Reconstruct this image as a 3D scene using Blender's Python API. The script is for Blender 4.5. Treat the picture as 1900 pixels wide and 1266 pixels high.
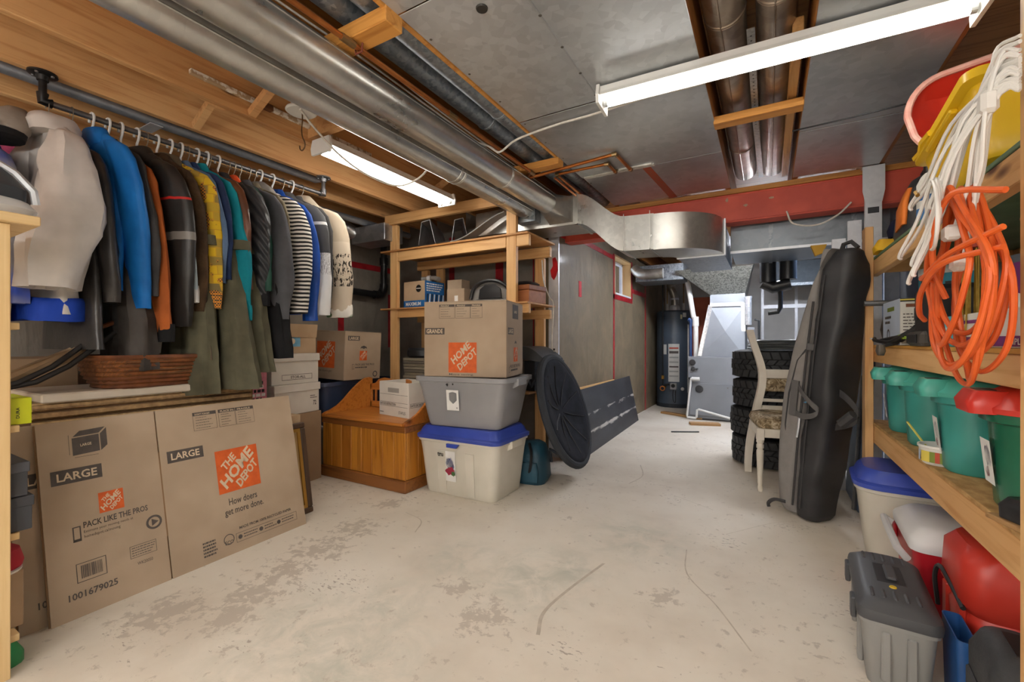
import bpy, bmesh, math, random
from mathutils import Vector, Matrix, noise
for o in list(bpy.data.objects): bpy.data.objects.remove(o, do_unlink=True)
sc = bpy.context.scene
COL = sc.collection
PI = math.pi
R = math.radians
# ------------------------------------------------------------------ camera, world, exposure
cam_d = bpy.data.cameras.new('camera'); cam = bpy.data.objects.new('camera', cam_d); COL.objects.link(cam)
cam_d.sensor_width = 36.0; cam_d.lens = 821.0/1900.0*36.0; cam_d.clip_start = 0.02; cam_d.clip_end = 60
cam_d.shift_y = 0.001
cam.location = (0, 0, 1.06); cam.rotation_euler = (R(90), 0, R(30.05))
sc.camera = cam
w = bpy.data.worlds.new('world'); sc.world = w; w.use_nodes = True
w.node_tree.nodes['Background'].inputs[0].default_value = (0.75, 0.85, 1.0, 1)
w.node_tree.nodes['Background'].inputs[1].default_value = 3.0
sc.view_settings.view_transform = 'Standard'; sc.view_settings.look = 'None'
sc.view_settings.gamma = 1.0; sc.view_settings.use_curve_mapping = False
sc.view_settings.exposure = 0.35
TUBE = 19.0          # strength of the fluorescent tubes in view
FILL_CAM = 78.0; FILL_FAR = 88.0    # strengths of the added, unseen fill lamps behind the camera and past the beam

# ------------------------------------------------------------------ materials
def lin(c):
    if isinstance(c, str):
        c = c.lstrip('#'); c = [int(c[i:i+2], 16)/255 for i in (0, 2, 4)]
    return tuple((x/12.92 if x <= .04045 else ((x+.055)/1.055)**2.4) for x in c)
MATS = {}
def _new(name):
    m = bpy.data.materials.new(name); m.use_nodes = True
    nt = m.node_tree; b = nt.nodes['Principled BSDF']
    return m, nt, b
def N(nt, t, **k):
    n = nt.nodes.new(t)
    for a, v in k.items(): setattr(n, a, v)
    return n
def coords(nt, scale=(1, 1, 1), rnd=True):
    tc = N(nt, 'ShaderNodeTexCoord'); mp = N(nt, 'ShaderNodeMapping')
    mp.inputs['Scale'].default_value = scale
    nt.links.new(tc.outputs['Object'], mp.inputs['Vector'])
    if rnd:
        oi = N(nt, 'ShaderNodeObjectInfo'); mu = N(nt, 'ShaderNodeMath', operation='MULTIPLY'); mu.inputs[1].default_value = 37.0
        nt.links.new(oi.outputs['Random'], mu.inputs[0]); nt.links.new(mu.outputs[0], mp.inputs['Location'])
    return mp.outputs[0]
def ramp(nt, fac, stops):
    r = N(nt, 'ShaderNodeValToRGB'); e = r.color_ramp.elements
    while len(e) < len(stops): e.new(0.5)
    for i, (p, c) in enumerate(stops):
        e[i].position = p; c = lin(c) if not isinstance(c, (int, float)) else (c, c, c); e[i].color = (*c, 1)
    nt.links.new(fac, r.inputs[0]); return r.outputs[0]
def tex(nt, vec, scale, detail=3, rough=.55, dist=0):
    n = N(nt, 'ShaderNodeTexNoise'); n.inputs['Scale'].default_value = scale; n.inputs['Detail'].default_value = detail
    n.inputs['Roughness'].default_value = rough; n.inputs['Distortion'].default_value = dist
    nt.links.new(vec, n.inputs['Vector']); return n.outputs[0]
def bump(nt, b, h, strength=.2, dist=.01):
    n = N(nt, 'ShaderNodeBump'); n.inputs['Strength'].default_value = strength; n.inputs['Distance'].default_value = dist
    nt.links.new(h, n.inputs['Height']); nt.links.new(n.outputs[0], b.inputs['Normal'])
def M(name, c=None, c2=None, rough=.6, metal=0, sc_=6, bp=0, bs=60, alpha=None, spec=.5, stretch=(1, 1, 1), lo=.35, hi=.65, detail=3, coat=0):
    """plain procedural material: noise between two tones, optional fine relief"""
    if name in MATS: return MATS[name]
    m, nt, b = _new(name)
    if c2 is None:
        k = lin(c); c2l = tuple(x*.86 for x in k)
    else: c2l = lin(c2)
    v = coords(nt, stretch)
    r = ramp(nt, tex(nt, v, sc_, detail), [(lo, c), (hi, c)])
    r.node.color_ramp.elements[1].color = (*c2l, 1)
    nt.links.new(r, b.inputs['Base Color'])
    b.inputs['Roughness'].default_value = rough; b.inputs['Metallic'].default_value = metal
    b.inputs['Specular IOR Level'].default_value = spec; b.inputs['Coat Weight'].default_value = coat
    if bp: bump(nt, b, tex(nt, v, bs, 2), bp, .004)
    if alpha is not None: b.inputs['Alpha'].default_value = alpha
    MATS[name] = m; return m
def EM(name, c, s):
    if name in MATS: return MATS[name]
    m, nt, b = _new(name); b.inputs['Base Color'].default_value = (1, 1, 1, 1)
    b.inputs['Emission Color'].default_value = (*lin(c), 1); b.inputs['Emission Strength'].default_value = s
    MATS[name] = m; return m
def WOOD(name, light, dark, axis='x', rough=.55, grain=1.0, knot='#5a3216', kn=1.0, blot=None):
    """sawn softwood: long grain noise along an axis, knots, a slow tone drift"""
    if name in MATS: return MATS[name]
    m, nt, b = _new(name)
    s = {'x': (1.2, 22, 22), 'y': (22, 1.2, 22), 'z': (22, 22, 1.2)}[axis]
    v = coords(nt, s); g = tex(nt, v, 1.6*grain, 4, .6, .6)
    c = ramp(nt, g, [(.30, dark), (.52, light), (.75, light)])
    v2 = coords(nt, {'x': (.5, 2, 2), 'y': (2, .5, 2), 'z': (2, 2, .5)}[axis]); slow = tex(nt, v2, 1.2, 2)
    mx = N(nt, 'ShaderNodeMix', data_type='RGBA', blend_type='MULTIPLY'); mx.inputs[0].default_value = .55
    nt.links.new(c, mx.inputs[6]); nt.links.new(ramp(nt, slow, [(.3, blot or '#b89878'), (.65, '#ffffff')]), mx.inputs[7])
    vk = coords(nt, {'x': (1.3, 4, 4), 'y': (4, 1.3, 4), 'z': (4, 4, 1.3)}[axis])
    vo = N(nt, 'ShaderNodeTexVoronoi'); vo.inputs['Scale'].default_value = 1.7*kn; nt.links.new(vk, vo.inputs['Vector'])
    kf = ramp(nt, vo.outputs['Distance'], [(.045, 1.0), (.11, 0.0)])
    mk = N(nt, 'ShaderNodeMix', data_type='RGBA'); nt.links.new(kf, mk.inputs[0]); nt.links.new(mx.outputs[2], mk.inputs[6]); mk.inputs[7].default_value = (*lin(knot), 1)
    nt.links.new(mk.outputs[2], b.inputs['Base Color']); b.inputs['Roughness'].default_value = rough
    bump(nt, b, g, .12, .003)
    MATS[name] = m; return m
def GALV(name, c='#b9bcc0', c2='#8d9196', rough=.34, scale=26, metal=.85, spang=.5):
    if name in MATS: return MATS[name]
    m, nt, b = _new(name); v = coords(nt)
    vo = N(nt, 'ShaderNodeTexVoronoi'); vo.inputs['Scale'].default_value = scale; nt.links.new(v, vo.inputs['Vector'])
    n = tex(nt, v, 3.0, 4)
    mxv = N(nt, 'ShaderNodeMix', data_type='FLOAT'); mxv.inputs[0].default_value = spang
    nt.links.new(n, mxv.inputs[2]); nt.links.new(vo.outputs['Color'], mxv.inputs[3])
    nt.links.new(ramp(nt, mxv.outputs[0], [(.25, c2), (.7, c)]), b.inputs['Base Color'])
    rr = N(nt, 'ShaderNodeMapRange'); rr.inputs[3].default_value = rough-.08; rr.inputs[4].default_value = rough+.14
    nt.links.new(mxv.outputs[0], rr.inputs[0]); nt.links.new(rr.outputs[0], b.inputs['Roughness'])
    b.inputs['Metallic'].default_value = metal
    bump(nt, b, tex(nt, v, 2.2, 2), .12, .02)
    MATS[name] = m; return m

# ------------------------------------------------------------------ geometry helpers
class G:
    def __init__(s): s.v = []; s.f = []
    def add(s, vs, fs):
        n = len(s.v); s.v += [tuple(p) for p in vs]; s.f += [tuple(i+n for i in f) for f in fs]; return s
    def box(s, x0, y0, z0, x1, y1, z1, tf=None):
        vs = [(x, y, z) for z in (z0, z1) for y in (y0, y1) for x in (x0, x1)]
        if tf: vs = [tf @ Vector(p) for p in vs]
        return s.add(vs, [(0, 2, 3, 1), (4, 5, 7, 6), (0, 1, 5, 4), (2, 6, 7, 3), (0, 4, 6, 2), (1, 3, 7, 5)])
    def cbox(s, c, d, tf=None):
        return s.box(*(c[i]-d[i]/2 for i in range(3)), *(c[i]+d[i]/2 for i in range(3)), tf=tf)
    def chbox(s, x0, y0, z0, x1, y1, z1, r=.01, tf=None):
        """box with all edges chamfered"""
        r = min(r, (x1-x0)*.49, (y1-y0)*.49, (z1-z0)*.49)
        rings = []
        for z, i in ((z0, r), (z0+r, 0), (z1-r, 0), (z1, r)):
            q = r
            rings.append([(x0+i+ (q if i == 0 else 0), y0+i, z), (x1-i-(q if i == 0 else 0), y0+i, z), (x1-i, y0+i+(q if i == 0 else 0), z), (x1-i, y1-i-(q if i == 0 else 0), z),
                          (x1-i-(q if i == 0 else 0), y1-i, z), (x0+i+(q if i == 0 else 0), y1-i, z), (x0+i, y1-i-(q if i == 0 else 0), z), (x0+i, y0+i+(q if i == 0 else 0), z)])
        if tf: rings = [[tf @ Vector(p) for p in rg] for rg in rings]
        return s.loft(rings)
    def loft(s, rings, cap=True, closed=True, loop=False):
        n = len(rings[0]); base = len(s.v)
        for rg in rings: s.v += [tuple(p) for p in rg]
        m = len(rings); rng = n if closed else n-1
        for i in range(m if loop else m-1):
            for j in range(rng):
                k = (j+1) % n; ii = (i+1) % m
                s.f.append((base+i*n+j, base+i*n+k, base+ii*n+k, base+ii*n+j))
        if cap and not loop:
            s.f.append(tuple(base+j for j in reversed(range(n)))); s.f.append(tuple(base+(m-1)*n+j for j in range(n)))
        return s
    def tube(s, pts, r, n=8, closed=False, cap=True):
        pts = [Vector(p) for p in pts]; m = len(pts)
        rs = r if isinstance(r, (list, tuple)) else [r]*m
        T = []
        for i in range(m):
            if closed: d = pts[(i+1) % m]-pts[i-1]
            else: d = pts[min(i+1, m-1)]-pts[max(i-1, 0)]
            T.append(d.normalized() if d.length > 1e-9 else Vector((0, 0, 1)))
        u = T[0].orthogonal().normalized(); rings = []
        for i in range(m):
            u = (u - T[i]*u.dot(T[i]))
            u = u.normalized() if u.length > 1e-6 else T[i].orthogonal().normalized()
            w_ = T[i].cross(u)
            rings.append([pts[i]+(u*math.cos(2*PI*k/n)+w_*math.sin(2*PI*k/n))*rs[i] for k in range(n)])
        return s.loft(rings, cap=cap and not closed, loop=closed)
    def lathe(s, prof, n=24, c=(0, 0, 0), tf=None, cap=True):
        rings = [[Vector((c[0]+r*math.cos(2*PI*k/n), c[1]+r*math.sin(2*PI*k/n), c[2]+z)) for k in range(n)] for r, z in prof]
        if tf: rings = [[tf @ p for p in rg] for rg in rings]
        return s.loft(rings, cap=cap)
    def prism(s, poly, d0, d1, axis='y', tf=None):
        """2D outline extruded along an axis; poly in the other two axes' order"""
        def m3(p, d): return {'x': (d, p[0], p[1]), 'y': (p[0], d, p[1]), 'z': (p[0], p[1], d)}[axis]
        a = [Vector(m3(p, d0)) for p in poly]; b_ = [Vector(m3(p, d1)) for p in poly]
        if tf: a = [tf @ p for p in a]; b_ = [tf @ p for p in b_]
        return s.loft([a, b_])
    def bar(s, a, b_, wd, ht, up=(0, 0, 1)):
        """rectangular bar from a to b"""
        a, b_ = Vector(a), Vector(b_); d = (b_-a).normalized(); up = Vector(up)
        if abs(d.dot(up)) > .98: up = Vector((1, 0, 0))
        sd = d.cross(up).normalized(); u = sd.cross(d).normalized()
        def rg(p): return [p+sd*x*wd/2+u*z*ht/2 for x, z in ((-1, -1), (1, -1), (1, 1), (-1, 1))]
        return s.loft([rg(a), rg(b_)])
    def mesh(s, name):
        me = bpy.data.meshes.new(name); me.from_pydata(s.v, [], s.f); me.validate()
        bm = bmesh.new(); bm.from_mesh(me); bmesh.ops.recalc_face_normals(bm, faces=bm.faces); bm.to_mesh(me); bm.free()
        return me
    def jitter(s, amp, fr=4.0, seed=0):
        o = Vector((seed*7.3, seed*3.1, seed*1.7))
        s.v = [tuple(Vector(p)+noise.noise_vector(Vector(p)*fr+o)*amp) for p in s.v]; return s
def rrect(x0, y0, x1, y1, r, z, n=4):
    r = min(r, (x1-x0)/2*.99, (y1-y0)/2*.99); out = []
    for cx_, cy_, a0 in ((x1-r, y1-r, 0), (x0+r, y1-r, 90), (x0+r, y0+r, 180), (x1-r, y0+r, 270)):
        for k in range(n+1):
            a = R(a0+90*k/n); out.append((cx_+r*math.cos(a), cy_+r*math.sin(a), z))
    return out
def rc(wd, dp, r, z, n=4): return rrect(-wd/2, -dp/2, wd/2, dp/2, r, z, n)
def smooth_mesh(me, ang=35):
    me.polygons.foreach_set('use_smooth', [True]*len(me.polygons))
    try: me.set_sharp_from_angle(angle=R(ang))
    except Exception: pass
def obj(name, g, mat, parent=None, smooth=False, loc=None, rot=None, bevel=0, sub=0):
    me = g if isinstance(g, bpy.types.Mesh) else g.mesh(name)
    if bevel:
        bm = bmesh.new(); bm.from_mesh(me)
        bmesh.ops.bevel(bm, geom=[e for e in bm.edges if e.calc_face_angle(0) > R(25)], offset=bevel, segments=2, affect='EDGES', clamp_overlap=True)
        bm.to_mesh(me); bm.free()
    if smooth: smooth_mesh(me, 35 if smooth is True else smooth)
    o = bpy.data.objects.new(name, me); COL.objects.link(o)
    if mat: me.materials.append(mat)
    if parent: o.parent = parent
    if loc: o.location = loc
    if rot: o.rotation_euler = rot
    if sub:
        md = o.modifiers.new('sub', 'SUBSURF'); md.levels = sub; md.render_levels = sub
    return o
def tag(o, label=None, cat=None, group=None, kind=None):
    if label: o['label'] = label
    if cat: o['category'] = cat
    if group: o['group'] = group
    if kind: o['kind'] = kind
    return o
def thing(name, label, cat, loc=(0, 0, 0), rz=0, group=None, rot=None):
    o = bpy.data.objects.new(name, None); COL.objects.link(o); o.empty_display_size = .05
    o.location = loc; o.rotation_euler = rot if rot else (0, 0, R(rz))
    return tag(o, label, cat, group)
def struct(name, g, mat, parent=None, label=None, smooth=False, **k):
    o = obj(name, g, mat, parent, smooth, **k)
    if not parent: o['kind'] = 'structure'
    if label: o['label'] = label
    return o
def dup(root, loc=None, rot=None, label=None):
    def cp(o, par):
        c = o.copy(); COL.objects.link(c); c.parent = par
        for ch in list(o.children): cp(ch, c)
        return c
    r = cp(root, root.parent)
    if loc: r.location = loc
    if rot: r.rotation_euler = rot
    if label: r['label'] = label
    return r
def arc(cx_, cy_, r, a0, a1, n=8): return [(cx_+r*math.cos(R(a0+(a1-a0)*k/n)), cy_+r*math.sin(R(a0+(a1-a0)*k/n))) for k in range(n+1)]
def spline(pts, n=6, closed=False):
    """Catmull-Rom through points"""
    P = [Vector(p) for p in pts]; m = len(P); out = []
    for i in range(m if closed else m-1):
        p0 = P[(i-1) % m] if closed or i > 0 else P[0]*2-P[1]; p1 = P[i]; p2 = P[(i+1) % m]
        p3 = P[(i+2) % m] if closed or i+2 < m else P[-1]*2-P[-2]
        for k in range(n):
            t = k/n; t2 = t*t; t3 = t2*t
            out.append(.5*((2*p1)+(p2-p0)*t+(2*p0-5*p1+4*p2-p3)*t2+(3*p1-p0-3*p2+p3)*t3))
    if not closed: out.append(P[-1])
    return out
# ------------------------------------------------------------------ flat print on a face
_txt = {}
def text_mesh(s, bold=0.0):
    k = (s, bold)
    if k not in _txt:
        cu = bpy.data.curves.new('t', 'FONT'); cu.body = s; cu.size = 1.0; cu.resolution_u = 2; cu.offset = bold
        o = bpy.data.objects.new('t', cu); me = bpy.data.meshes.new_from_object(o)
        vs = [(v.co.x, v.co.y) for v in me.vertices]; fs = [tuple(p.vertices) for p in me.polygons]
        bpy.data.objects.remove(o); bpy.data.meshes.remove(me); bpy.data.curves.remove(cu)
        if vs:
            x0 = min(v[0] for v in vs); x1 = max(v[0] for v in vs); y0 = min(v[1] for v in vs); y1 = max(v[1] for v in vs)
            vs = [(x-x0, y-y0) for x, y in vs]
        else: x0 = x1 = y0 = y1 = 0
        _txt[k] = (vs, fs, x1-x0, y1-y0)
    return _txt[k]
class Print:
    """ink on one flat face: O = lower-left corner, U to the right, V up (unit vectors), all in the parent's frame"""
    def __init__(s, O, U, V, off=.0008):
        s.O = Vector(O); s.U = Vector(U).normalized(); s.V = Vector(V).normalized(); s.n = s.U.cross(s.V).normalized(); s.off = off; s.g = {}; s.lift = {}
    def pt(s, x, y, l): return s.O+s.U*x+s.V*y+s.n*(s.off*l)
    def raw(s, mat, vs, fs, l=1):
        g = s.g.setdefault((mat.name, l), G()); g.add([s.pt(x, y, l) for x, y in vs], fs); return s
    def quad(s, mat, x0, y0, x1, y1, l=1): return s.raw(mat, [(x0, y0), (x1, y0), (x1, y1), (x0, y1)], [(0, 1, 2, 3)], l)
    def poly(s, mat, pts, l=1): return s.raw(mat, pts, [tuple(range(len(pts)))], l)
    def frame(s, mat, x0, y0, x1, y1, t, l=1):
        s.quad(mat, x0, y0, x1, y0+t, l); s.quad(mat, x0, y1-t, x1, y1, l); s.quad(mat, x0, y0+t, x0+t, y1-t, l); return s.quad(mat, x1-t, y0+t, x1, y1-t, l)
    def ring(s, mat, cx_, cy_, r0, r1, n=20, l=1):
        vs = [(cx_+r*math.cos(2*PI*k/n), cy_+r*math.sin(2*PI*k/n)) for r in (r0, r1) for k in range(n)]
        return s.raw(mat, vs, [(k, (k+1) % n, n+(k+1) % n, n+k) for k in range(n)], l)
    def disc(s, mat, cx_, cy_, r, n=16, l=1): return s.poly(mat, [(cx_+r*math.cos(2*PI*k/n), cy_+r*math.sin(2*PI*k/n)) for k in range(n)], l)
    def text(s, mat, t, x, y, wd, ht, rot=0, l=2, bold=.02, skew=0):
        """fit the text into a box wd x ht whose lower-left corner is x, y; rot turns it about that corner"""
        vs, fs, tw, th = text_mesh(t, bold)
        if not vs: return s
        kx, ky = wd/tw, ht/th; c, sn = math.cos(R(rot)), math.sin(R(rot))
        q = []
        for a, b_ in vs:
            a *= kx; b_ *= ky; a += b_*skew
            q.append((x+a*c-b_*sn, y+a*sn+b_*c))
        return s.raw(mat, q, fs, l)
    def lines(s, mat, x0, y0, x1, y1, n, seed=0, t=.4, l=2):
        """small print that cannot be read: broken dashes"""
        rr = random.Random(seed); h = (y1-y0)/n
        for i in range(n):
            x = x0; y = y1-(i+1)*h+h*(1-t)/2
            end = x0+(x1-x0)*rr.uniform(.6, 1)
            while x < end:
                wd = rr.uniform(.05, .16)*(x1-x0); s.quad(mat, x, y, min(x+wd, x1), y+h*t, l); x += wd+(x1-x0)*.025
        return s
    def build(s, parent, name='printing'):
        out = []
        for (mn, l), g in s.g.items():
            me = bpy.data.meshes.new(name); me.from_pydata(g.v, [], g.f)
            o = bpy.data.objects.new(name, me); COL.objects.link(o); me.materials.append(bpy.data.materials[mn]); o.parent = parent; o['kind'] = 'stuff'; out.append(o)
        return out
# ================================================================== THE ROOM
XL, XR, YF, YB, XW, YR = -3.75, 1.30, -2.6, 3.85, -1.66, 8.6
CZ = 2.26            # underside of the joists
PEEL = [(-1.8, 0.93, 0.1), (-1.86, 1.08, 0.13), (-1.94, 1.25, 0.14), (-1.97, 1.47, 0.16), (-2.01, 1.74, 0.14), (-2.14, 2.12, 0.1), (-0.95, 1.43, 0.11), (-1.16, 1.54, 0.1), (-2.04, 0.81, 0.12), (-0.38, 1.9, 0.08)]
WORN = [(-1.45, 1.01, 0.3), (-1.19, 0.97, 0.28), (-1.34, 1.25, 0.22), (-0.93, 1.75, 0.25), (-0.81, 1.9, 0.2), (-1.28, 1.74, 0.2), (-0.62, 2.4, 0.25)]
def floor_mat():
    m, nt, b = _new('painted concrete floor'); v = coords(nt, rnd=False)
    base = ramp(nt, tex(nt, v, 1.3, 5, .6), [(.3, '#cabfaf'), (.5, '#d8cfc0'), (.7, '#e0d9cc')])
    tc = N(nt, 'ShaderNodeTexCoord')
    def near(pts):
        """1 at the listed worn spots, fading to 0 at their radius"""
        out = None
        for x, y, r in pts:
            d = N(nt, 'ShaderNodeVectorMath', operation='DISTANCE'); nt.links.new(tc.outputs['Object'], d.inputs[0]); d.inputs[1].default_value = (x, y, 0)
            mr = N(nt, 'ShaderNodeMapRange'); mr.inputs[1].default_value = 0; mr.inputs[2].default_value = r*1.5; mr.inputs[3].default_value = 1; mr.inputs[4].default_value = 0; nt.links.new(d.outputs['Value'], mr.inputs[0])
            if out is None: out = mr.outputs[0]
            else:
                mm = N(nt, 'ShaderNodeMath', operation='MAXIMUM'); nt.links.new(out, mm.inputs[0]); nt.links.new(mr.outputs[0], mm.inputs[1]); out = mm.outputs[0]
        return out
    def layer(under, mask, col):
        mx = N(nt, 'ShaderNodeMix', data_type='RGBA'); nt.links.new(mask, mx.inputs[0]); nt.links.new(under, mx.inputs[6]); mx.inputs[7].default_value = (*lin(col), 1); return mx.outputs[2]
    # greenish worn haze round a few spots
    gz = N(nt, 'ShaderNodeMath', operation='MULTIPLY'); nt.links.new(near(WORN), gz.inputs[0]); nt.links.new(ramp(nt, tex(nt, v, 7, 7, .7, .5), [(.40, 0.0), (.62, .9)]), gz.inputs[1])
    c = layer(base, gz.outputs[0], '#b7b6a8')
    # peeled paint: fine noise, far likelier near the worn band, with a little everywhere
    f_ = tex(nt, v, 17, 8, .74, .3); sl = tex(nt, v, .8, 2, .5)
    ad = N(nt, 'ShaderNodeMath', operation='MULTIPLY_ADD'); nt.links.new(near(PEEL), ad.inputs[0]); ad.inputs[1].default_value = .19; nt.links.new(f_, ad.inputs[2])
    a2 = N(nt, 'ShaderNodeMath', operation='MULTIPLY_ADD'); nt.links.new(sl, a2.inputs[0]); a2.inputs[1].default_value = .22; nt.links.new(ad.outputs[0], a2.inputs[2])
    c = layer(c, ramp(nt, a2.outputs[0], [(.70, 0.0), (.75, .75)]), '#b3a89a')
    # small dark scuffs
    v3 = coords(nt, (1, 2.2, 1), rnd=False); sp = tex(nt, v3, 34, 3, .6, .4); sm = tex(nt, v, 2.6, 2)
    m2 = N(nt, 'ShaderNodeMath', operation='MULTIPLY'); nt.links.new(sp, m2.inputs[0]); nt.links.new(sm, m2.inputs[1])
    c = layer(c, ramp(nt, m2.outputs[0], [(.40, 0.0), (.42, .9)]), '#a1968a')
    nt.links.new(c, b.inputs['Base Color']); b.inputs['Roughness'].default_value = .62
    bump(nt, b, tex(nt, v, 26, 5, .65), .12, .004); return m
fl = struct('floor', G().box(XL-.2, YF-.2, -.08, XR+.2, YR+.2, 0), floor_mat())
SCUFF = M('rubber scuff', '#b1a697', '#c2b7a6', sc_=20, rough=.7)
for pts, wd in (([(-.05, 1.72), (-.18, 1.95), (-.32, 2.15), (-.36, 2.4)], .006), ([(-.72, 1.43), (-.76, 1.56), (-.74, 1.75), (-.68, 2.05)], .014), ([(-.9, 3.3), (-.86, 3.55), (-.95, 3.85)], .008),
                ([(-.2, 2.7), (.02, 3.0), (.14, 3.1)], .004), ([(-1.95, 2.05), (-1.78, 2.0), (-1.7, 1.86)], .007), ([(-.55, 3.2), (-.3, 3.05)], .004)):
    p = spline([(x, y, 0) for x, y in pts], 6); g = G()
    L = [(q.x-wd/2, q.y, .0006) for q in p]; Rr = [(q.x+wd/2, q.y+wd*.3, .0006) for q in p]
    g.add(L+Rr, [(i, i+1, len(p)+i+1, len(p)+i) for i in range(len(p)-1)]); obj('scuff_mark', g, SCUFF, fl)

def vapour_mat(name, a, b_, sheen):
    """batts behind a clear plastic vapour barrier: mottled grey with crinkled gloss"""
    m, nt, b = _new(name); v = coords(nt, rnd=False)
    nt.links.new(ramp(nt, tex(nt, v, 2.4, 6, .62, .5), [(.3, a), (.7, b_)]), b.inputs['Base Color'])
    vs = coords(nt, (1.6, 1.6, .7), rnd=False); n = tex(nt, vs, 2.2, 4, .55, 2.2)
    b.inputs['Roughness'].default_value = .6; b.inputs['Specular IOR Level'].default_value = .3; b.inputs['Coat Weight'].default_value = sheen; b.inputs['Coat Roughness'].default_value = .12
    bump(nt, b, n, .4, .03); return m
VAP = vapour_mat('vapour barrier over batts', '#77716a', '#968f84', .35)
VAPD = vapour_mat('vapour barrier, brown batts', '#665b49', '#85775f', .10)
CONC = M('foundation concrete', '#8c8882', '#6f6b66', sc_=5, rough=.85, bp=.3, bs=30, detail=6)
wl = struct('wall_left', G().box(XL-.2, YF-.2, 0, XL, YB, 2.5), VAP)
wb = struct('wall_back', G().box(XL-.2, YB, 0, XW-.1, YB+.15, 2.5), VAP)
# window wall with its opening
ww = (5.42, 6.18, 1.66, 2.16)
g = G(); x0, x1 = XW-.26, XW
g.box(x0, 3.74, 0, x1, ww[0], 2.5); g.box(x0, ww[1], 0, x1, YR, 2.5); g.box(x0, ww[0], 0, x1, ww[1], ww[2]); g.box(x0, ww[0], ww[3], x1, ww[1], 2.5)
wj = struct('wall_window', g, VAPD)
GYP = M('grey wallboard', '#cfcecb', '#c0bfbc', sc_=3, rough=.8)
struct('wall_rear', G().box(XW-.3, YR, 0, XR+.2, YR+.15, 2.5), GYP)
BRN = M('dark brown hardboard', '#5b3f2c', '#3f2a1d', sc_=4, rough=.7)
wr = struct('wall_right', G().box(XR, YF-.2, 0, XR+.15, YR+.2, 2.5), GYP)
obj('hardboard_panel', G().box(XR-.02, 1.2, .3, XR-.001, 3.05, 2.0), BRN, wr)
struct('wall_front', G().box(XL-.2, YF-.15, 0, XR+.2, YF, 2.5), GYP)
# red sheathing tape on the barriers
RED = M('red sheathing tape', '#b0222c', '#8c161f', sc_=12, rough=.4)
REDB = M('bright red tape', '#d8202c', '#b41420', sc_=12, rough=.35)
PINK = M('pink sill gasket', '#c4547c', '#8e2f52', sc_=14, rough=.6)
BLK = M('black ink', '#17181a', rough=.6)
def strip(par, mat, *b): return obj('tape_strip', G().box(*b), mat, par)
strip(wl, RED, XL, 2.98, 1.15, XL+.004, 3.05, 2.2); strip(wl, RED, XL, 2.75, 1.84, XL+.005, 3.75, 1.90); strip(wl, RED, XL, 3.66, 1.0, XL+.004, 3.72, 1.6)
strip(wl, RED, XL, 3.72, 1.1, XL+.004, 3.78, 2.2)
strip(wl, PINK, XL, -.6, 2.13, XL+.02, 2.2, 2.24)
strip(wb, RED, -3.02, YB-.004, .9, -2.95, YB, 2.2); strip(wb, RED, -2.42, YB-.004, .9, -2.33, YB, 2.2); strip(wb, RED, -1.99, YB-.004, .9, -1.9, YB, 2.2)
strip(wj, REDB, XW, 3.76, 2.03, XW+.006, 4.02, 2.13); strip(wj, RED, XW, 3.9, 2.08, XW+.006, 5.36, 2.13); strip(wj, REDB, XW, 4.22, 1.52, XW+.004, 4.29, 1.68)
strip(wj, RED, XW, 5.37, .3, XW+.004, 5.42, 2.16); strip(wj, RED, XW, 7.0, 0, XW+.004, 7.06, 2.1)
strip(wj, RED, XW, 5.37, 1.60, XW+.004, 6.26, 1.66); strip(wj, RED, XW, 6.18, 1.66, XW+.004, 6.26, 2.18); strip(wj, RED, XW, 6.26, 1.75, XW+.004, 7.0, 1.81)
# scribbled print on the concrete by the coats
pr_ = Print((XL+.004, .0, 1.6), (0, 1, 0), (0, 0, 1), .002); pr_.lines(BLK, .36, .05, .42, .42, 9, 3, .5); pr_.build(wl, 'stencil_print')
# window: frame, pane, deep wooden jamb
WFR = M('white vinyl window frame', '#e8eaee', rough=.4); JAMB = WOOD('raw pine jamb', '#d8b682', '#c09a62', 'z', kn=.4)
xf = x1-.15
win = tag(obj('window_1', G().box(xf, ww[0], ww[2], xf+.04, ww[0]+.05, ww[3]).box(xf, ww[1]-.05, ww[2], xf+.04, ww[1], ww[3]).box(xf, ww[0], ww[2], xf+.04, ww[1], ww[2]+.05).box(xf, ww[0], ww[3]-.05, xf+.04, ww[1], ww[3]).box(xf, 5.78, ww[2], xf+.04, 5.83, ww[3]), WFR), kind='structure', label='small basement window in the grey insulated wall')
gl, nt, b = _new('window pane'); b.inputs['Base Color'].default_value = (.95, .97, 1, 1); b.inputs['Transmission Weight'].default_value = 1; b.inputs['Roughness'].default_value = .05; b.inputs['IOR'].default_value = 1.1
obj('pane', G().box(xf+.015, ww[0]+.05, ww[2]+.05, xf+.02, 5.78, ww[3]-.05), gl, win); obj('pane', G().box(xf+.015, 5.83, ww[2]+.05, xf+.02, ww[1]-.05, ww[3]-.05), gl, win)
jt = .022
obj('jamb', G().box(xf+.04, ww[0], ww[2], x1+.005, ww[0]+jt, ww[3]), JAMB, win); obj('jamb', G().box(xf+.04, ww[1]-jt, ww[2], x1+.005, ww[1], ww[3]), JAMB, win)
obj('sill', G().box(xf+.04, ww[0]+jt, ww[2], x1+.012, ww[1]-jt, ww[2]+jt), WFR, win); obj('head_jamb', G().box(xf+.04, ww[0]+jt, ww[3]-jt, x1+.005, ww[1]-jt, ww[3]), JAMB, win)
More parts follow.
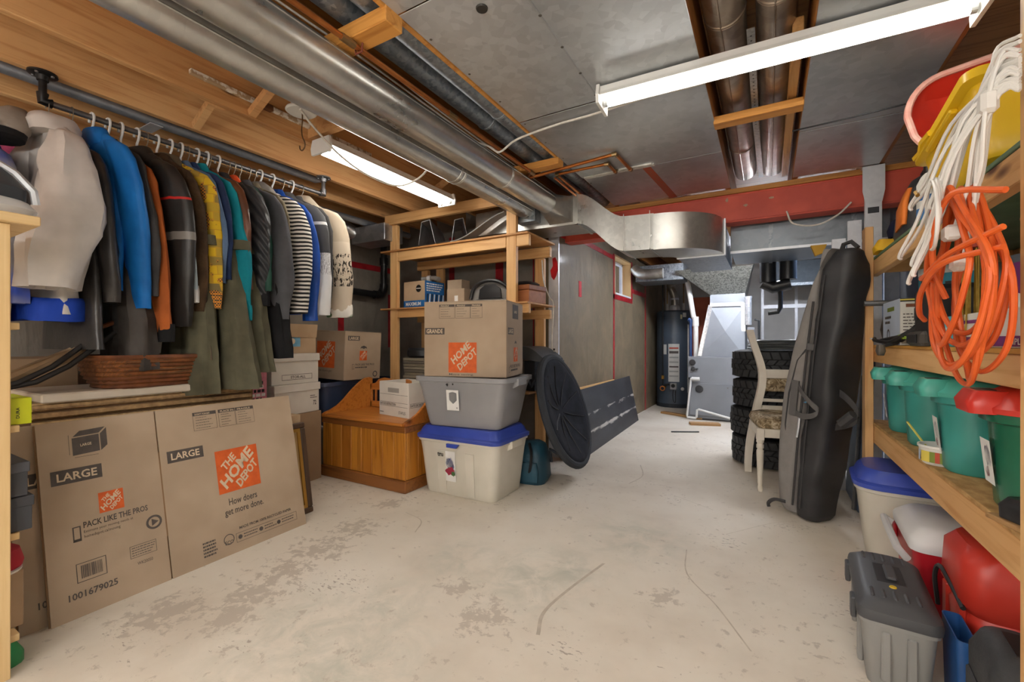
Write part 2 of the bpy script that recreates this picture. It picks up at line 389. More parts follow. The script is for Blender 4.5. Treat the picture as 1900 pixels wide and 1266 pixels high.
# steel corner stud where the alcove meets the window wall
STEEL = GALV('bright steel stud', '#e6e9ee', '#cfd3da', .35, 40, .35, .2)
g = G().box(XW-.1, 3.72, 0, XW, 3.725, 2.03).box(XW-.1, 3.725, 0, XW-.095, 3.76, 2.03).box(XW-.005, 3.725, 0, XW, 3.739, 2.03)
t1 = struct('trim_1', g, STEEL, label='bright steel corner stud beside wooden storage rack')
obj('punch_out', G().box(XW-.065, 3.717, .93, XW-.035, 3.7199, 1.0), M('stud hole', '#3b3d42'), t1)
obj('red_tape_patch', G().prism([(XW-.07, 1.66), (XW-.045, 1.63), (XW-.02, 1.67), (XW-.005, 1.72), (XW-.012, 1.8), (XW-.03, 1.84), (XW-.06, 1.83), (XW-.055, 1.76), (XW-.08, 1.72)], 3.715, 3.7199, 'y'), REDB, t1)
# ================================================================== CEILING
PLYC = WOOD('subfloor boards', '#b98a58', '#8d6238', 'x', kn=.5)
JST = WOOD('joist wood', '#dcb07a', '#c08c54', 'y', blot='#c39a6a', kn=.9)
JSTO = WOOD('aged orange joist wood', '#b07434', '#84501f', 'y', blot='#8e5c30', kn=.7)
BLOCK = WOOD('amber pine block', '#d69a4c', '#b87a30', 'x', kn=.5)
ce = struct('ceiling', G().box(XL-.2, YF-.2, 2.495, XR+.2, YR+.2, 2.53), PLYC)
JX = [-3.61, -3.21, -2.815, -2.405, -1.99, -1.60, -1.155, -.70, -.27, .17, .65, 1.06]
for i, x in enumerate(JX):
    obj('joist', G().chbox(x-.019, YF, CZ, x+.019, YR if x > XW else YB, 2.494, .002), JST if x < -1.7 else JSTO, ce)
# blocking and bridging between the joists
for a, b_ in (((-1.97, 1.30), (-2.38, 1.30)), ((-2.43, 1.22), (-2.79, 1.22)), ((-1.97, 2.75), (-2.38, 2.75))):
    obj('bridging', G().bar((a[0], a[1], 2.275), (b_[0], b_[1], 2.47), .038, .036, (0, 1, 0)), JST, ce)
    obj('bridging', G().bar((b_[0], b_[1]+.045, 2.275), (a[0], a[1]+.045, 2.47), .038, .036, (0, 1, 0)), JST, ce)
obj('blocking', G().chbox(-2.386, 1.68, 2.28, -2.01, 1.72, 2.47, .002), JST, ce)
obj('strap_block', G().chbox(-1.578, 1.13, 2.20, -1.17, 1.215, 2.259, .003), BLOCK, ce)
obj('strap_block', G().chbox(-1.578, 2.62, 2.215, -1.17, 2.70, 2.259, .003), BLOCK, ce)
obj('strap_block', G().chbox(-.255, 2.61, 2.235, .155, 2.69, 2.275, .003), BLOCK, ce)
obj('furring_strip', G().chbox(.085, 2.1, 2.29, .125, 3.86, 2.36, .003), WOOD('pale furring', '#c9985c', '#a97a42', 'y'), ce)
# sheet metal panning
PAN = GALV('dull galvanised pan', '#ccd0d2', '#b0b4b7', .36, 30, .55, .35)
PAN2 = GALV('grey galvanised pan', '#bec2c5', '#a0a4a8', .34, 22, .6, .3)
EDGE = M('dark seam', '#3a3a3a', rough=.6)
def pan(x0_, y0_, x1_, y1_, z, m): return obj('sheet_metal_panel', G().chbox(x0_, y0_, z-.004, x1_, y1_, z, .0015), m, ce)
pan(-1.172, YF, -.25, 1.19, CZ-.001, PAN); pan(-1.172, 1.196, -.25, 2.105, CZ-.001, PAN); pan(-1.172, 2.111, -.25, 3.045, CZ-.004, PAN2); pan(-1.165, 3.05, -.70, 3.8, CZ-.002, PAN2); pan(-.695, 3.05, -.25, 3.8, CZ-.005, PAN2)
pan(.155, YF, .65, 3.0, CZ-.001, PAN2); pan(.155, 3.006, .645, 3.8, CZ-.003, PAN2)
for x_, y_, l in ((-.72, 1.2, .9), (.28, 2.95, .02)): obj('seam_flange', G().box(x_-.003, y_, CZ-.0075, x_+.003, y_+l, CZ-.0051), PAN2, ce)
SCR = M('screw head', '#6e6a64', metal=.8, rough=.4)
for k in range(5): obj('screw', G().lathe([(.007, -.003), (.005, -.005)], 8, (-.72, 1.25+.2*k, CZ-.0045)), SCR, ce)
for k in range(9): obj('screw', G().lathe([(.006, -.003), (.004, -.005)], 8, (-1.15, 1.35+.26*k, CZ-.0045)), SCR, ce)
obj('knockout_plug', G().lathe([(.022, -.006), (.02, -.012), (.008, -.013)], 14, (-.885, 1.315, CZ)), M('dark plug', '#3d3a36', metal=.5), ce)
CAULK = M('silver caulk', '#d9d7d0', '#bdbab2', sc_=30, rough=.45, bp=.4, bs=70)
obj('caulk_bead', G().box(-1.15, 3.025, CZ-.014, -.66, 3.06, CZ-.006).jitter(.006, 20, 1), CAULK, ce)
obj('caulk_bead', G().cbox((-.78, 3.02, CZ-.01), (.22, .03, .014)).jitter(.008, 20, 4), CAULK, ce)
obj('red_sealant_strip', G().add([(-.745, 3.06, CZ-.0105), (-.69, 3.06, CZ-.0105), (-.64, 3.82, CZ-.0105), (-.70, 3.82, CZ-.0105)], [(0, 1, 2, 3)]), M('red sealant', '#b0492f', '#9a5a40', sc_=40, rough=.7), ce)
obj('edge_strip', G().box(-1.19, YF, CZ-.012, -1.174, 2.6, CZ), BLOCK, ce)

# red steel beam with its timber plate
RB = M('red oxide primer', '#d65a45', '#bd4a39', sc_=4, rough=.55, bp=.1)
PATCH = M('bare scraped steel', '#b89a80', '#a07862', sc_=18, rough=.6)
bm_ = thing('steel_beam', 'red painted steel beam with a wood plate under the joists', 'beam', (0, 3.87, 2.0))
obj('flange', G().chbox(-1.9, 0, .0, 1.29, .15, .014, .003), RB, bm_); obj('flange', G().chbox(-1.9, 0, .206, 1.29, .15, .22, .003), RB, bm_)
obj('web', G().box(-1.9, .069, .014, 1.29, .081, .206), RB, bm_)
obj('face_plate', G().box(-1.9, .002, .014, 1.29, .012, .206), RB, bm_)
obj('wood_plate', G().chbox(-1.9, -.01, .221, 1.29, .16, .259, .003), BLOCK, bm_)
def blob(x, z, w_, h_, seed):
    rr = random.Random(seed); n = 16
    return [(x+w_*math.cos(2*PI*k/n)*rr.uniform(.6, 1.1), z+h_*math.sin(2*PI*k/n)*rr.uniform(.6, 1.1)) for k in range(n)]
pp = Print((0, .002, 0), (1, 0, 0), (0, 0, 1), .001)
for x, z, w_, h_, s in ((-.385, .05, .055, .035, 1), (-.15, .12, .018, .012, 2), (-.62, .1, .02, .008, 3), (-.28, .18, .012, .02, 4), (.02, .15, .02, .01, 5), (-.75, .06, .02, .02, 6)): pp.poly(PATCH, blob(x, z, w_, h_, s))
pp.build(bm_, 'scraped_patch')

# ------------------------------------------------------------------ round ducts
DUCT = GALV('bright galvanised duct', '#d2d1cb', '#adadaa', .28, 34, .82, .18)
DUCTG = GALV('spangled galvanised duct', '#99a0a6', '#6d757d', .38, 60, .7, .6)
DUCTW = GALV('warm galvanised duct', '#b7aa9c', '#8d8072', .3, 20, .85, .3)
def round_duct(label, x, z, r, y0_, y1_, mat, crimps=(), seam=None, group=None):
    t = thing('round_duct', label, 'duct', (x, y0_, z), group=group)
    obj('pipe', G().lathe([(r, 0), (r, y1_-y0_)], 32, tf=Matrix.Rotation(R(-90), 4, 'X')), mat, t, True)
    for c in crimps:
        obj('crimp', G().lathe([(r, -.012), (r+.004, -.008), (r+.004, -.002), (r, .002), (r+.003, .006), (r, .012)], 32, (0, 0, c-y0_), Matrix.Rotation(R(-90), 4, 'X'), cap=False), mat, t, True)
    if seam is not None:
        a = R(seam); cx_, cz_ = math.cos(a)*r, math.sin(a)*r
        obj('lock_seam', G().tube([(cx_, .0, cz_), (cx_, y1_-y0_, cz_)], .004, 6), mat, t)
    return t
GD = 'round heating ducts'
round_duct('shiny round duct nearest the fluorescent light over the coats', -1.695, 2.135, .078, YF+.1, 3.22, DUCT, (2.2, 2.24), -20, GD)
round_duct('shiny round duct that flares into the rectangular trunk', -1.486, 2.14, .08, YF+.1, 3.12, DUCT, (2.45,), 25, GD)
round_duct('spangled dark round duct running above the copper pipe', -1.40, 2.345, .06, YF+.1, 3.84, DUCTG, (2.13,), None, GD)
round_duct('grey round duct tucked against the left edge of sheet metal', -1.265, 2.33, .055, YF+.1, 3.84, DUCTG, (2.05,), None, GD)
round_duct('thin grey round duct beside brown joist left of copper pipe', -1.49, 2.42, .05, YF+.1, 3.84, DUCTG, (), None, GD)
round_duct('left one of two round ducts in the open joist bay', -.15, 2.385, .075, 1.2, 3.86, DUCTW, (1.95, 3.3), -100, GD)
round_duct('right one of two round ducts in the open joist bay', .03, 2.38, .072, 1.2, 3.86, DUCTW, (1.9,), -95, GD)
PERF = M('perforated strap steel', '#b9b6b0', '#9a968f', sc_=60, rough=.35, metal=.6)
st = thing('hanger_strap', 'perforated steel strap between two round ducts in open bay', 'strap', (-.06, 2.0, 2.31))
obj('band', G().add([(-.015, .0, 0), (.015, 0, 0), (.015, .9, -.01), (-.015, .9, -.01), (.03, 1.84, .0), (0, 1.84, 0)], [(0, 1, 2, 3), (3, 2, 4, 5)]), PERF, st)
HOLE = M('strap holes', '#4a4744')
for k in range(26): obj('hole', G().lathe([(.004, 0), (.004, -.0006)], 8, (0, .05+.033*k, -.0012-.011*(.05+.033*k))), HOLE, st)

# rectangular trunk: boot, offset, curved elbow, then under the beam
tr = thing('rectangular_trunk_duct', 'silver rectangular trunk duct with curved elbow below red beam', 'duct', (0, 0, 0))
def sect(x, yc, z0_, z1_, dy): return [(x, yc-dy, z0_), (x, yc+dy, z0_), (x, yc+dy, z1_), (x, yc-dy, z1_)]
obj('straight_section', G().loft([sect(-2.25, 3.42, 2.0, 2.2, .17), sect(-1.29, 3.42, 1.985, 2.215, .17)]), DUCT, tr)
rings = []
for k in range(11):
    t = k/10; s_ = t*t*(3-2*t); rings.append(sect(-1.285+.36*t, 3.42+.03*s_, 1.985-.245*s_, 2.215-.215*s_, .17))
obj('offset_section', G().loft(rings), DUCT, tr, 40)
rings = [sect(-.925, 3.45, 1.74, 2.0, .17), sect(-.72, 3.46, 1.735, 1.995, .17)]
obj('lower_section', G().loft(rings), DUCT, tr)
rings = []
ecx, ecy, ri, ro = -.72, 3.72, .09, .43
for k in range(13):
    a = R(-90+90*k/12); c_, s_ = math.cos(a), math.sin(a)
    rings.append([(ecx+ro*c_, ecy+ro*s_*1.0, 1.73), (ecx+ri*c_, ecy+ri*s_, 1.73), (ecx+ri*c_, ecy+ri*s_, 1.99), (ecx+ro*c_, ecy+ro*s_, 1.99)])
obj('curved_elbow', G().loft(rings), DUCT, tr, 40)
for x in (-1.295, -.925, -.735):
    zz = (1.985, 2.215) if x < -1 else (1.738, 1.998)
    w_ = .02 if x < -1 else .004
    obj('drive_cleat', G().box(x-w_/2, 3.24, zz[0]-.008, x+w_/2, 3.249, zz[1]+.008).box(x-w_/2, 3.24, zz[0]-.008, x+w_/2, 3.6, zz[0]-.001), DUCT, tr)
obj('drive_cleat', G().box(-.63, 3.715, 1.72, -.28, 3.735, 1.729).box(-.289, 3.715, 1.72, -.278, 3.735, 2.0), STEEL, tr)
obj('cross_over', G().box(-.63, 3.735, 1.735, -.29, 4.6, 1.985), DUCTG, tr)
# round-to-square boot where the near duct joins
rings = []
for k in range(6):
    t = k/5; ring = []
    for j in range(24):
        a = 2*PI*j/24+PI/4; ca, sa = math.cos(a), math.sin(a)
        mxx = max(abs(ca), abs(sa)); sqx, sqz = ca/mxx*.10, sa/mxx*.10
        ring.append((-1.486+(.08*ca*(1-t)+sqx*t)+.06*t, 3.10+.15*t, 2.14+(.08*sa*(1-t)+sqz*t)-.035*t))
    rings.append(ring)
obj('square_boot', G().loft(rings), DUCT, tr, 50)
rings = [[(x+.06*t, y+.12*t, z-.01*t) for x, y, z in sect(-1.695, 3.18, 2.055, 2.215, .0)] for t in (0, 1)]
obj('side_boot', G().box(-1.78, 3.15, 2.03, -1.61, 3.25, 2.2), DUCTG, tr)
# long return duct past the beam
rt = thing('return_duct', 'wide grey return air duct running behind the red beam', 'duct', (0, 0, 0))
DUCTR = GALV('plain grey duct', '#8c949b', '#7a8289', .4, 24, .6, .25)
obj('body', G().chbox(-.27, 4.1, 1.80, .76, 4.75, 2.2, .004), DUCTR, rt)
for x in (.02, .55): obj('drive_cleat', G().box(x-.015, 4.088, 1.79, x+.015, 4.0999, 2.2).box(x-.015, 4.09, 1.79, x+.015, 4.75, 1.7985), DUCTG, rt)
obj('bottom_flange', G().box(-.27, 4.085, 1.792, .76, 4.0995, 1.812), STEEL, rt)

# ------------------------------------------------------------------ copper, cables, ceiling bits
COP = M('copper pipe', '#c07d45', '#a5602f', sc_=9, rough=.32, metal=.85); SOLD = M('tarnished copper fitting', '#9a7a52', '#7e6a48', sc_=20, rough=.4, metal=.8)
cp = thing('copper_pipe', 'long copper water pipe running beside dark round duct', 'pipe', (-1.355, YF, 2.183))
obj('run', G().tube([(0, 0, 0), (0, 5.2, 0)], .011, 10), COP, cp, True)
obj('run', G().tube([(.07, 5.42, .02), (.03, 6.35, .03)], .008, 8), COP, cp, True)
for y in (3.72, 4.35, 5.2): obj('coupling', G().tube([(0, y-.03, 0), (0, y+.03, 0)], .0145, 10), SOLD, cp, True)
obj('pipe_clip', G().tube([(-.02, 3.772, .015), (-.017, 3.772, -.016), (.017, 3.772, -.016), (.02, 3.772, .015)], .004, 6), M('dark clip', '#7a3a26'), cp)
def copper_branch(label, pts, r):
    t = thing('copper_pipe', label, 'pipe', pts[0], group=None); o_ = Vector(pts[0]); q = [Vector(p)-o_ for p in pts]
    for a, b_ in zip(q, q[1:]): obj('run', G().tube([a, b_], r, 10), COP, t, True)
    for p, a in zip(q[1:-1], q):
        d = (p-a).normalized()*.022; obj('elbow', G().tube([p-d, p, p+(q[q.index(p)+1]-p).normalized()*.022], r*1.35, 10), SOLD, t, True)
    return t
copper_branch('copper pipe crossing the ceiling to the far elbow', [(-1.355, 2.6, 2.19), (-1.46, 2.72, 2.2), (-.825, 2.715, 2.235), (-.81, 3.02, 2.235), (-.81, 3.02, 2.248)], .011)
copper_branch('shorter copper pipe loop nearer the rectangular trunk', [(-1.28, 3.4, 2.225), (-1.28, 2.83, 2.23), (-.915, 2.84, 2.235), (-.912, 3.01, 2.235), (-.912, 3.01, 2.248)], .01)
CAB = M('white cable sheath', '#e3dfd6', '#cfcac0', sc_=30, rough=.5)
def cable(label, pts, r=.005, mat=CAB, name='cable', cat='cable', n=6):
    o_ = Vector(pts[0]); g = G().tube(spline([Vector(p)-o_ for p in pts], 5), r, n)
    return tag(obj(name, g, mat, None, True, loc=o_), label, cat)
cable('white cable crossing the sheet metal ceiling to the shop light', [(-1.55, 2.02, 2.24), (-1.41, 2.15, 2.2), (-1.35, 2.19, 2.165), (-1.25, 2.215, 2.225), (-1.0, 2.2, 2.24), (-.78, 2.19, 2.238), (-.5, 2.17, 2.24), (-.25, 2.17, 2.235), (-.1, 2.12, 2.25)], .006)
cable('white cable looping below fluorescent light over the coats', [(-2.12, 1.45, 2.28), (-2.16, 1.56, 2.24), (-2.17, 1.75, 2.15), (-2.16, 1.95, 2.1), (-2.11, 2.15, 2.09), (-1.96, 2.2, 2.14), (-1.86, 2.18, 2.23), (-1.85, 1.99, 2.28)], .006)
cable('white cable along the wooden joist behind the bright ducts', [(-2.1, 1.45, 2.3), (-2.0, 1.62, 2.25), (-1.95, 1.85, 2.25), (-1.93, 2.1, 2.27)], .005)
for k, (dx, dz) in enumerate(((0, 0), (.012, .02), (.02, .055))):
    cable(['lowest cream cable stapled along brown joist above duct', 'middle cream cable stapled along brown joist above duct', 'upper cream cable sagging along brown joist above duct'][k],
          [(-1.562+dx, -.5, 2.285+dz), (-1.56+dx, .9, 2.285+dz), (-1.565+dx, 1.4, 2.30+dz*.7), (-1.56+dx, 1.9, 2.29+dz*.4), (-1.565+dx, 2.7, 2.285+dz*.4), (-1.565+dx, 3.6, 2.29+dz*.2)], .0045)
cable('thin dark wire sagging beneath the right sheet metal panel', [(.12, 2.95, 2.25), (.3, 2.85, 2.215), (.5, 2.8, 2.205), (.75, 2.85, 2.24)], .004, M('dark wire', '#2b2b2d', rough=.5))
cable('cream wire drooping under red beam beside the steel post', [(.12, 3.86, 2.03), (.16, 3.84, 1.93), (.3, 3.84, 1.90), (.42, 3.83, 1.95), (.5, 3.83, 2.03)], .006)
# painted rail, junction cover and S-hook in the left bay
RAILM = M('flaking white paint on rail', '#e0dbd0', '#a78f70', sc_=28, rough=.6, lo=.45, hi=.55)
ra = thing('ceiling_rail', 'flaking white painted rail on joist behind junction cover', 'rail', (-2.37, 1.05, 2.345))
obj('track', G().chbox(-.012, 0, -.012, .012, .34, .012, .002), RAILM, ra); obj('track', G().chbox(-.012, .38, -.012, .012, 1.1, .012, .002), RAILM, ra)
obj('joiner', G().chbox(-.016, .33, -.016, .016, .4, .016, .002), M('rust', '#6e4327', rough=.8), ra)
jc = thing('junction_cover', 'white round junction box cover beside joist bridging', 'junction box', (-2.17, 1.49, 2.305))
obj('cover_disc', G().lathe([(.075, .0), (.078, -.008), (.07, -.014), (.0, -.016)], 28), M('white plastic cover', '#d9d6cf', rough=.5), jc, True); obj('box_body', G().lathe([(.05, .04), (.05, 0)], 16), PAN2, jc)
hk = [(0, 0, 0), (0, .0, -.05), (-.006, 0, -.09), (.0, 0, -.13), (.02, .0, -.165), (.02, 0, -.19), (.0, 0, -.205), (-.018, 0, -.195), (-.022, 0, -.175)]
tag(obj('wire_hook', G().tube(spline(hk, 5), .0035, 6), M('rusty wire', '#6b5236', rough=.5, metal=.6), None, True, loc=(-2.16, 1.49, 2.292)), 'rusty wire hook hanging from the junction cover', 'hook')

# ------------------------------------------------------------------ fluorescent fixtures
WEN = M('white enamel', '#e9e8e4', '#dddcd7', sc_=3, rough=.4); TUBEM = EM('lit fluorescent tube', '#fff9f0', TUBE); FILLM_CAM = EM('lit fluorescent tube, rest of room', '#fffaf4', FILL_CAM); FILLM_FAR = EM('lit fluorescent tube, furnace end', '#f3f6ff', FILL_FAR)  # last two tube materials belong to the added fill lamps
def fixture(label, c, rz, L, tubes, wd, tmat, group='fluorescent shop lights', bare=False):
    t = thing('fluorescent_light', label, 'light', c, rz, group)   # local x along the tube, z=0 at the ceiling side
    if bare:      # added fill lamps only: slim batten on two chains, tubes open all round
        obj('housing', G().prism([(-.018, 0), (.018, 0), (.018, -.03), (-.018, -.03)], -L/2, L/2, 'x'), WEN, t)
        for s_ in (-1, 1): obj('chain', G().tube([(s_*L*.35, 0, 0), (s_*L*.35, 0, CZ-c[2])], .003, 5), SCR, t)
    else:
        obj('housing', G().prism([(-wd*.34, 0), (wd*.34, 0), (wd*.42, -.03), (-wd*.42, -.03)], -L/2, L/2, 'x'), WEN, t)
        obj('reflector', G().prism([(-wd*.42, -.03), (wd*.42, -.03), (wd*.50, -.048), (wd*.48, -.05), (wd*.40, -.034), (-wd*.40, -.034), (-wd*.48, -.05), (-wd*.50, -.048)], -L/2, L/2, 'x'), WEN, t)
    for y in tubes:
        tb = obj('tube', G().tube([(-L/2+.03, y, -.062), (L/2-.03, y, -.062)], .016, 14), tmat, t, True)
        for s_ in (-1, 1): obj('tube_cap', G().tube([(s_*(L/2-.03), y, -.062), (s_*(L/2-.012), y, -.062)], .0165, 14), M('tube cap', '#bfc2c4', metal=.5), tb)
    for s_ in (-1, 1):
        k = .3 if bare else 1
        obj('end_plate', G().prism([(-wd*.5*k, .0), (wd*.5*k, .0), (wd*.6, -.05), (wd*.55, -.088), (-wd*.55, -.088), (-wd*.6, -.05)], s_*(L/2)-.007, s_*(L/2)+.007, 'x'), WEN, t)
    return t
fixture('long fluorescent shop light under the sheet metal ceiling', (-.03, 2.045, 2.245), 2.0, 1.30, (0,), .13, TUBEM)
fixture('fluorescent shop light with two tubes over the coats', (-2.265, 2.27, 2.255), 90, 1.17, (-.04, .04), .15, TUBEM)
fixture('added chain hung fill light behind the camera on the left', (-2.3, -1.2, 1.75), 90, 1.22, (-.04, .04), .15, FILLM_CAM, bare=True)  # three unseen fill lamps, added to brighten the near room and ceiling
fixture('added chain hung fill light behind the camera in the middle', (-.9, -1.1, 1.75), 0, 1.22, (-.04, .04), .15, FILLM_CAM, bare=True)
fixture('added chain hung fill light behind the camera on the right', (.45, -1.2, 1.75), 0, 1.22, (-.04, .04), .15, FILLM_CAM, bare=True)
fixture('added unseen fill light over the furnace past the beam', (-.3, 5.6, 2.255), 0, 1.22, (-.04, .04), .15, FILLM_FAR)  # two fill lamps hidden past the beam, added to brighten the furnace end
fixture('added unseen fill light over the tyres past the beam', (.35, 5.25, 2.255), 0, .9, (-.04, .04), .15, FILLM_FAR)
# ================================================================== CARDBOARD HELPERS
CARD = M('kraft cardboard', '#b5a18a', '#a7927b', sc_=3, rough=.8, bp=.08, bs=90); CARDE = M('cardboard edge', '#8e6f50', rough=.85)
CARDD = M('browner cardboard', '#a48a6e', '#93795d', sc_=3, rough=.8)
WCARD = M('white carton board', '#e2ddd3', '#d6d0c5', sc_=4, rough=.75); TANC = M('tan carton board', '#c9ae8d', '#bb9e7c', sc_=4, rough=.8)
INK = M('dark grey ink', '#4c4642', '#57504b', sc_=30, rough=.7); ORG = M('orange ink', '#dd6426', '#cf5a20', sc_=30, rough=.65); PAPER = M('pale print paper', '#ddd3c2', rough=.7); CREAM = M('cardboard coloured lettering', '#dcc7aa', rough=.75)
WHT = M('white lettering', '#efefec', rough=.6)
def logo(p, x, y, s_, ly=1, lines=('THE', 'HOME', 'DEPOT'), ink=None):
    """orange square with slanted stencil lettering running up to the right"""
    ink = ink or CREAM
    p.quad(ORG, x, y, x+s_, y+s_, ly)
    if len(lines) == 3:
        p.text(ink, 'THE', x+.19*s_, y+.50*s_, .40*s_, .17*s_, 44, ly+1, .03, .2)
        p.text(ink, 'HOME', x+.18*s_, y+.07*s_, 1.02*s_, .27*s_, 44, ly+1, .035, .2)
        p.text(ink, 'DEPOT', x+.50*s_, y+.035*s_, .68*s_, .20*s_, 44, ly+1, .035, .2)
    else:
        p.text(ink, lines[0], x+.20*s_, y+.26*s_, .86*s_, .24*s_, 44, ly+1, .03, .2); p.text(ink, lines[1], x+.42*s_, y+.05*s_, .86*s_, .23*s_, 44, ly+1, .03, .2)
def open_carton(t, wd, dp, ht, mat, th=.004, z0=0, taper=0):
    """hollow carton: bottom and four walls in one mesh"""
    g = G(); r0 = [rc(wd, dp, .003, z0, 1), rc(wd+taper, dp+taper, .003, z0+ht, 1), rc(wd-2*th+taper, dp-2*th+taper, .003, z0+ht, 1), rc(wd-2*th, dp-2*th, .003, z0+th, 1)]
    g.loft(r0); return obj('body', g, mat, t)
# ================================================================== FLATTENED BOXES
def flat_print(p, fold, H, small=False):
    # left panel
    p.poly(INK, [(.10, .615), (.10, .685), (.185, .69), (.185, .62)], 1); p.poly(INK, [(.103, .690), (.125, .712), (.207, .717), (.185, .694)], 1); p.poly(INK, [(.189, .62), (.189, .69), (.211, .713), (.211, .64)], 1)
    p.text(CREAM, 'LARGE', .125, .648, .035, .011, 3)
    p.quad(INK, .09, .62, .0915, .70); p.quad(INK, .105, .606, .18, .6075)
    p.quad(INK, .03, .51, .185, .566); p.text(CREAM, 'LARGE', .047, .522, .122, .032)
    logo(p, .165, .365, .082)
    p.text(INK, 'PACK LIKE THE PROS', .112, .325, .215, .024); p.text(INK, 'Estimate your moving needs at', .112, .303, .16, .013, bold=0); p.text(INK, 'homedepot.ca/moving', .112, .283, .115, .015, bold=0)
    p.frame(INK, .079, .28, .104, .338, .004); p.quad(INK, .079, .28, .104, .29)
    p.ring(INK, .345, .268, .021, .03); p.ring(INK, .345, .268, .0, .0175, 3)
    p.frame(INK, .08, .125, .172, .197, .0025)
    rr = random.Random(5); x = .094
    while x < .158:
        wd = rr.choice((.0012, .002, .0032)); p.quad(INK, x, .138, x+wd, .187); x += wd+rr.choice((.0012, .002))
    p.text(INK, '1001679025', .052, .068, .15, .026)
    p.frame(INK, .25, .145, .345, .195, .0018); p.lines(INK, .256, .15, .34, .19, 4, 2, .3); p.text(INK, 'WK20050', .272, .112, .055, .013, bold=0)
    # right panel
    a = fold
    p.quad(INK, a+.03, .505, a+.185, .56); p.text(CREAM, 'LARGE', a+.046, .517, .122, .032)
    logo(p, a+.235, .30, .215)
    p.text(INK, 'How doers', a+.275, .235, .145, .034, bold=.01); p.text(INK, 'get more done.', a+.25, .18, .2, .042, bold=.01)
    for x0_, x1_, hd in ((a+.155, a+.265, "DON'T FORGET"), (a+.275, a+.36, 'PLACE IN:'), (a+.362, a+.46, 'FRAGILE')):
        p.frame(INK, x0_, .635, x1_, .725, .0015); p.quad(INK, x0_, .708, x1_, .725); p.text(CREAM, hd, x0_+.01, .711, .07, .009); p.lines(INK, x0_+.012, .64, x1_-.02, .705, 5, int(x0_*90), .18)
    p.text(INK, 'MADE FROM 100% RECYCLED PAPER', a+.31, .105, .29, .014); p.frame(INK, a+.29, .045, a+.63, .09, .0018)
    for k, x in enumerate((.31, .42, .52)): p.disc(INK, a+x, .068, .011, 10); p.lines(INK, a+x+.018, .055, a+x+.09, .082, 2, k, .35)
    p.ring(INK, a+.255, .075, .022, .026); p.text(INK, 'ECO', a+.235, .052, .04, .018); p.lines(INK, a+.135, .03, a+.205, .105, 5, 9, .55)
def flat_box(label, x, y, W, H, fold, lean, rz=0):
    t = thing('flattened_moving_box', label, 'box', (x, y, .0), 0)
    t.rotation_euler = (0, R(-lean), R(rz))
    g1 = G(); T = .006
    g1.box(-T, 0, 0, 0, fold-.003, H); o1 = obj('panel', g1, CARD, t)
    g2 = G().box(-T, fold+.003, 0, 0, W, H); obj('panel', g2, CARD, t)
    obj('fold_crease', G().box(-T, fold-.003, .19, -.001, fold+.003, H-.19), CARDE, t)
    obj('rear_panel', G().box(-2*T-.002, -.004, .002, -T-.002, W-.004, H-.004), CARDE, t)
    p = Print((0, 0, 0), (0, 1, 0), (0, 0, 1), .0006); flat_print(p, fold, H); p.build(t)
    return t
flat_box('flattened cardboard moving box leaning in front with orange square print', -2.287, .562, 1.073, .757, .39, 12.2, 2.4)
flat_box('second flattened cardboard box mostly hidden behind the front one', -2.318, .488, 1.06, .752, .39, 12.2, 2.4)

# ================================================================== PALE SHELF UNIT AT THE LEFT EDGE
PALE = WOOD('pale birch board', '#e3c795', '#d3b27c', 'z', grain=.6, kn=.05, blot='#dcc6a0')
PALEY = WOOD('pale birch board flat', '#e3c795', '#d3b27c', 'y', grain=.6, kn=.05, blot='#dcc6a0')
cb = thing('shelf_unit', 'pale birch shelf unit cut off by the left picture edge', 'shelf unit', (-2.06, 0, 0))
for y0_ in (.34, -.42):
    for x0_ in (-.022, -.44): obj('post', G().chbox(x0_, y0_, 0, x0_+.022, y0_+.075, 1.432, .002), PALE, cb)
for z in (.10, .425, .77, 1.1): obj('shelf', G().chbox(-.438, -.40, z, -.026, .44, z+.022, .002), PALEY, cb)
obj('top', G().chbox(-.46, -.45, 1.433, .03, .475, 1.463, .003), PALEY, cb)
def gear():
    t = thing('moulded_gear', 'grey black and white moulded plastic gear on pale shelf top', 'gear', (-2.13, .37, 1.463), 20)
    obj('base', G().loft([rc(.16, .2, .05, 0), rc(.18, .22, .06, .025), rc(.15, .18, .05, .05), rc(.09, .14, .04, .065)]), M('white moulded plastic', '#e4e2de', rough=.35), t, True)
    obj('shell', G().loft([[(x*.8+.0, y*.9, z) for x, y, z in rc(.16, .2, .06, .045)], rc(.15, .18, .06, .09), [(x-.02, y, z) for x, y, z in rc(.12, .14, .05, .14)], [(x-.04, y, z) for x, y, z in rc(.06, .08, .03, .19)]]), M('dark grey shell', '#3f4246', rough=.35), t, True)
    obj('strap', G().tube([(.07, .09, .05), (.075, .08, .09), (.05, .05, .14), (-.01, .02, .185), (-.04, 0, .2)], .011, 6), M('silver strap', '#b9bcbf', rough=.4, metal=.3), t, True)
gear()
def mini_box(name, label, loc, d, mat, rz=0, lid=None, cat='box'):
    t = thing(name, label, cat, loc, rz); obj('body', G().chbox(-d[0]/2, -d[1]/2, 0, d[0]/2, d[1]/2, d[2]*(.72 if lid else 1), .002), mat, t)
    if lid: obj('lid', G().chbox(-d[0]/2-.004, -d[1]/2-.004, d[2]*.7, d[0]/2+.004, d[1]/2+.004, d[2], .002), lid, t)
    return t
YG = M('lime yellow carton', '#c9cf1e', '#b8c012', sc_=8, rough=.45)
t = mini_box('carton', 'lime yellow carton on the middle shelf of pale unit', (-2.20, .39, .793), (.2, .16, .085), YG); p = Print((.1, -.08, 0), (0, 1, 0), (0, 0, 1)); p.text(BLK, 'DURA', .132, .02, .035, .008, 90); p.build(t)
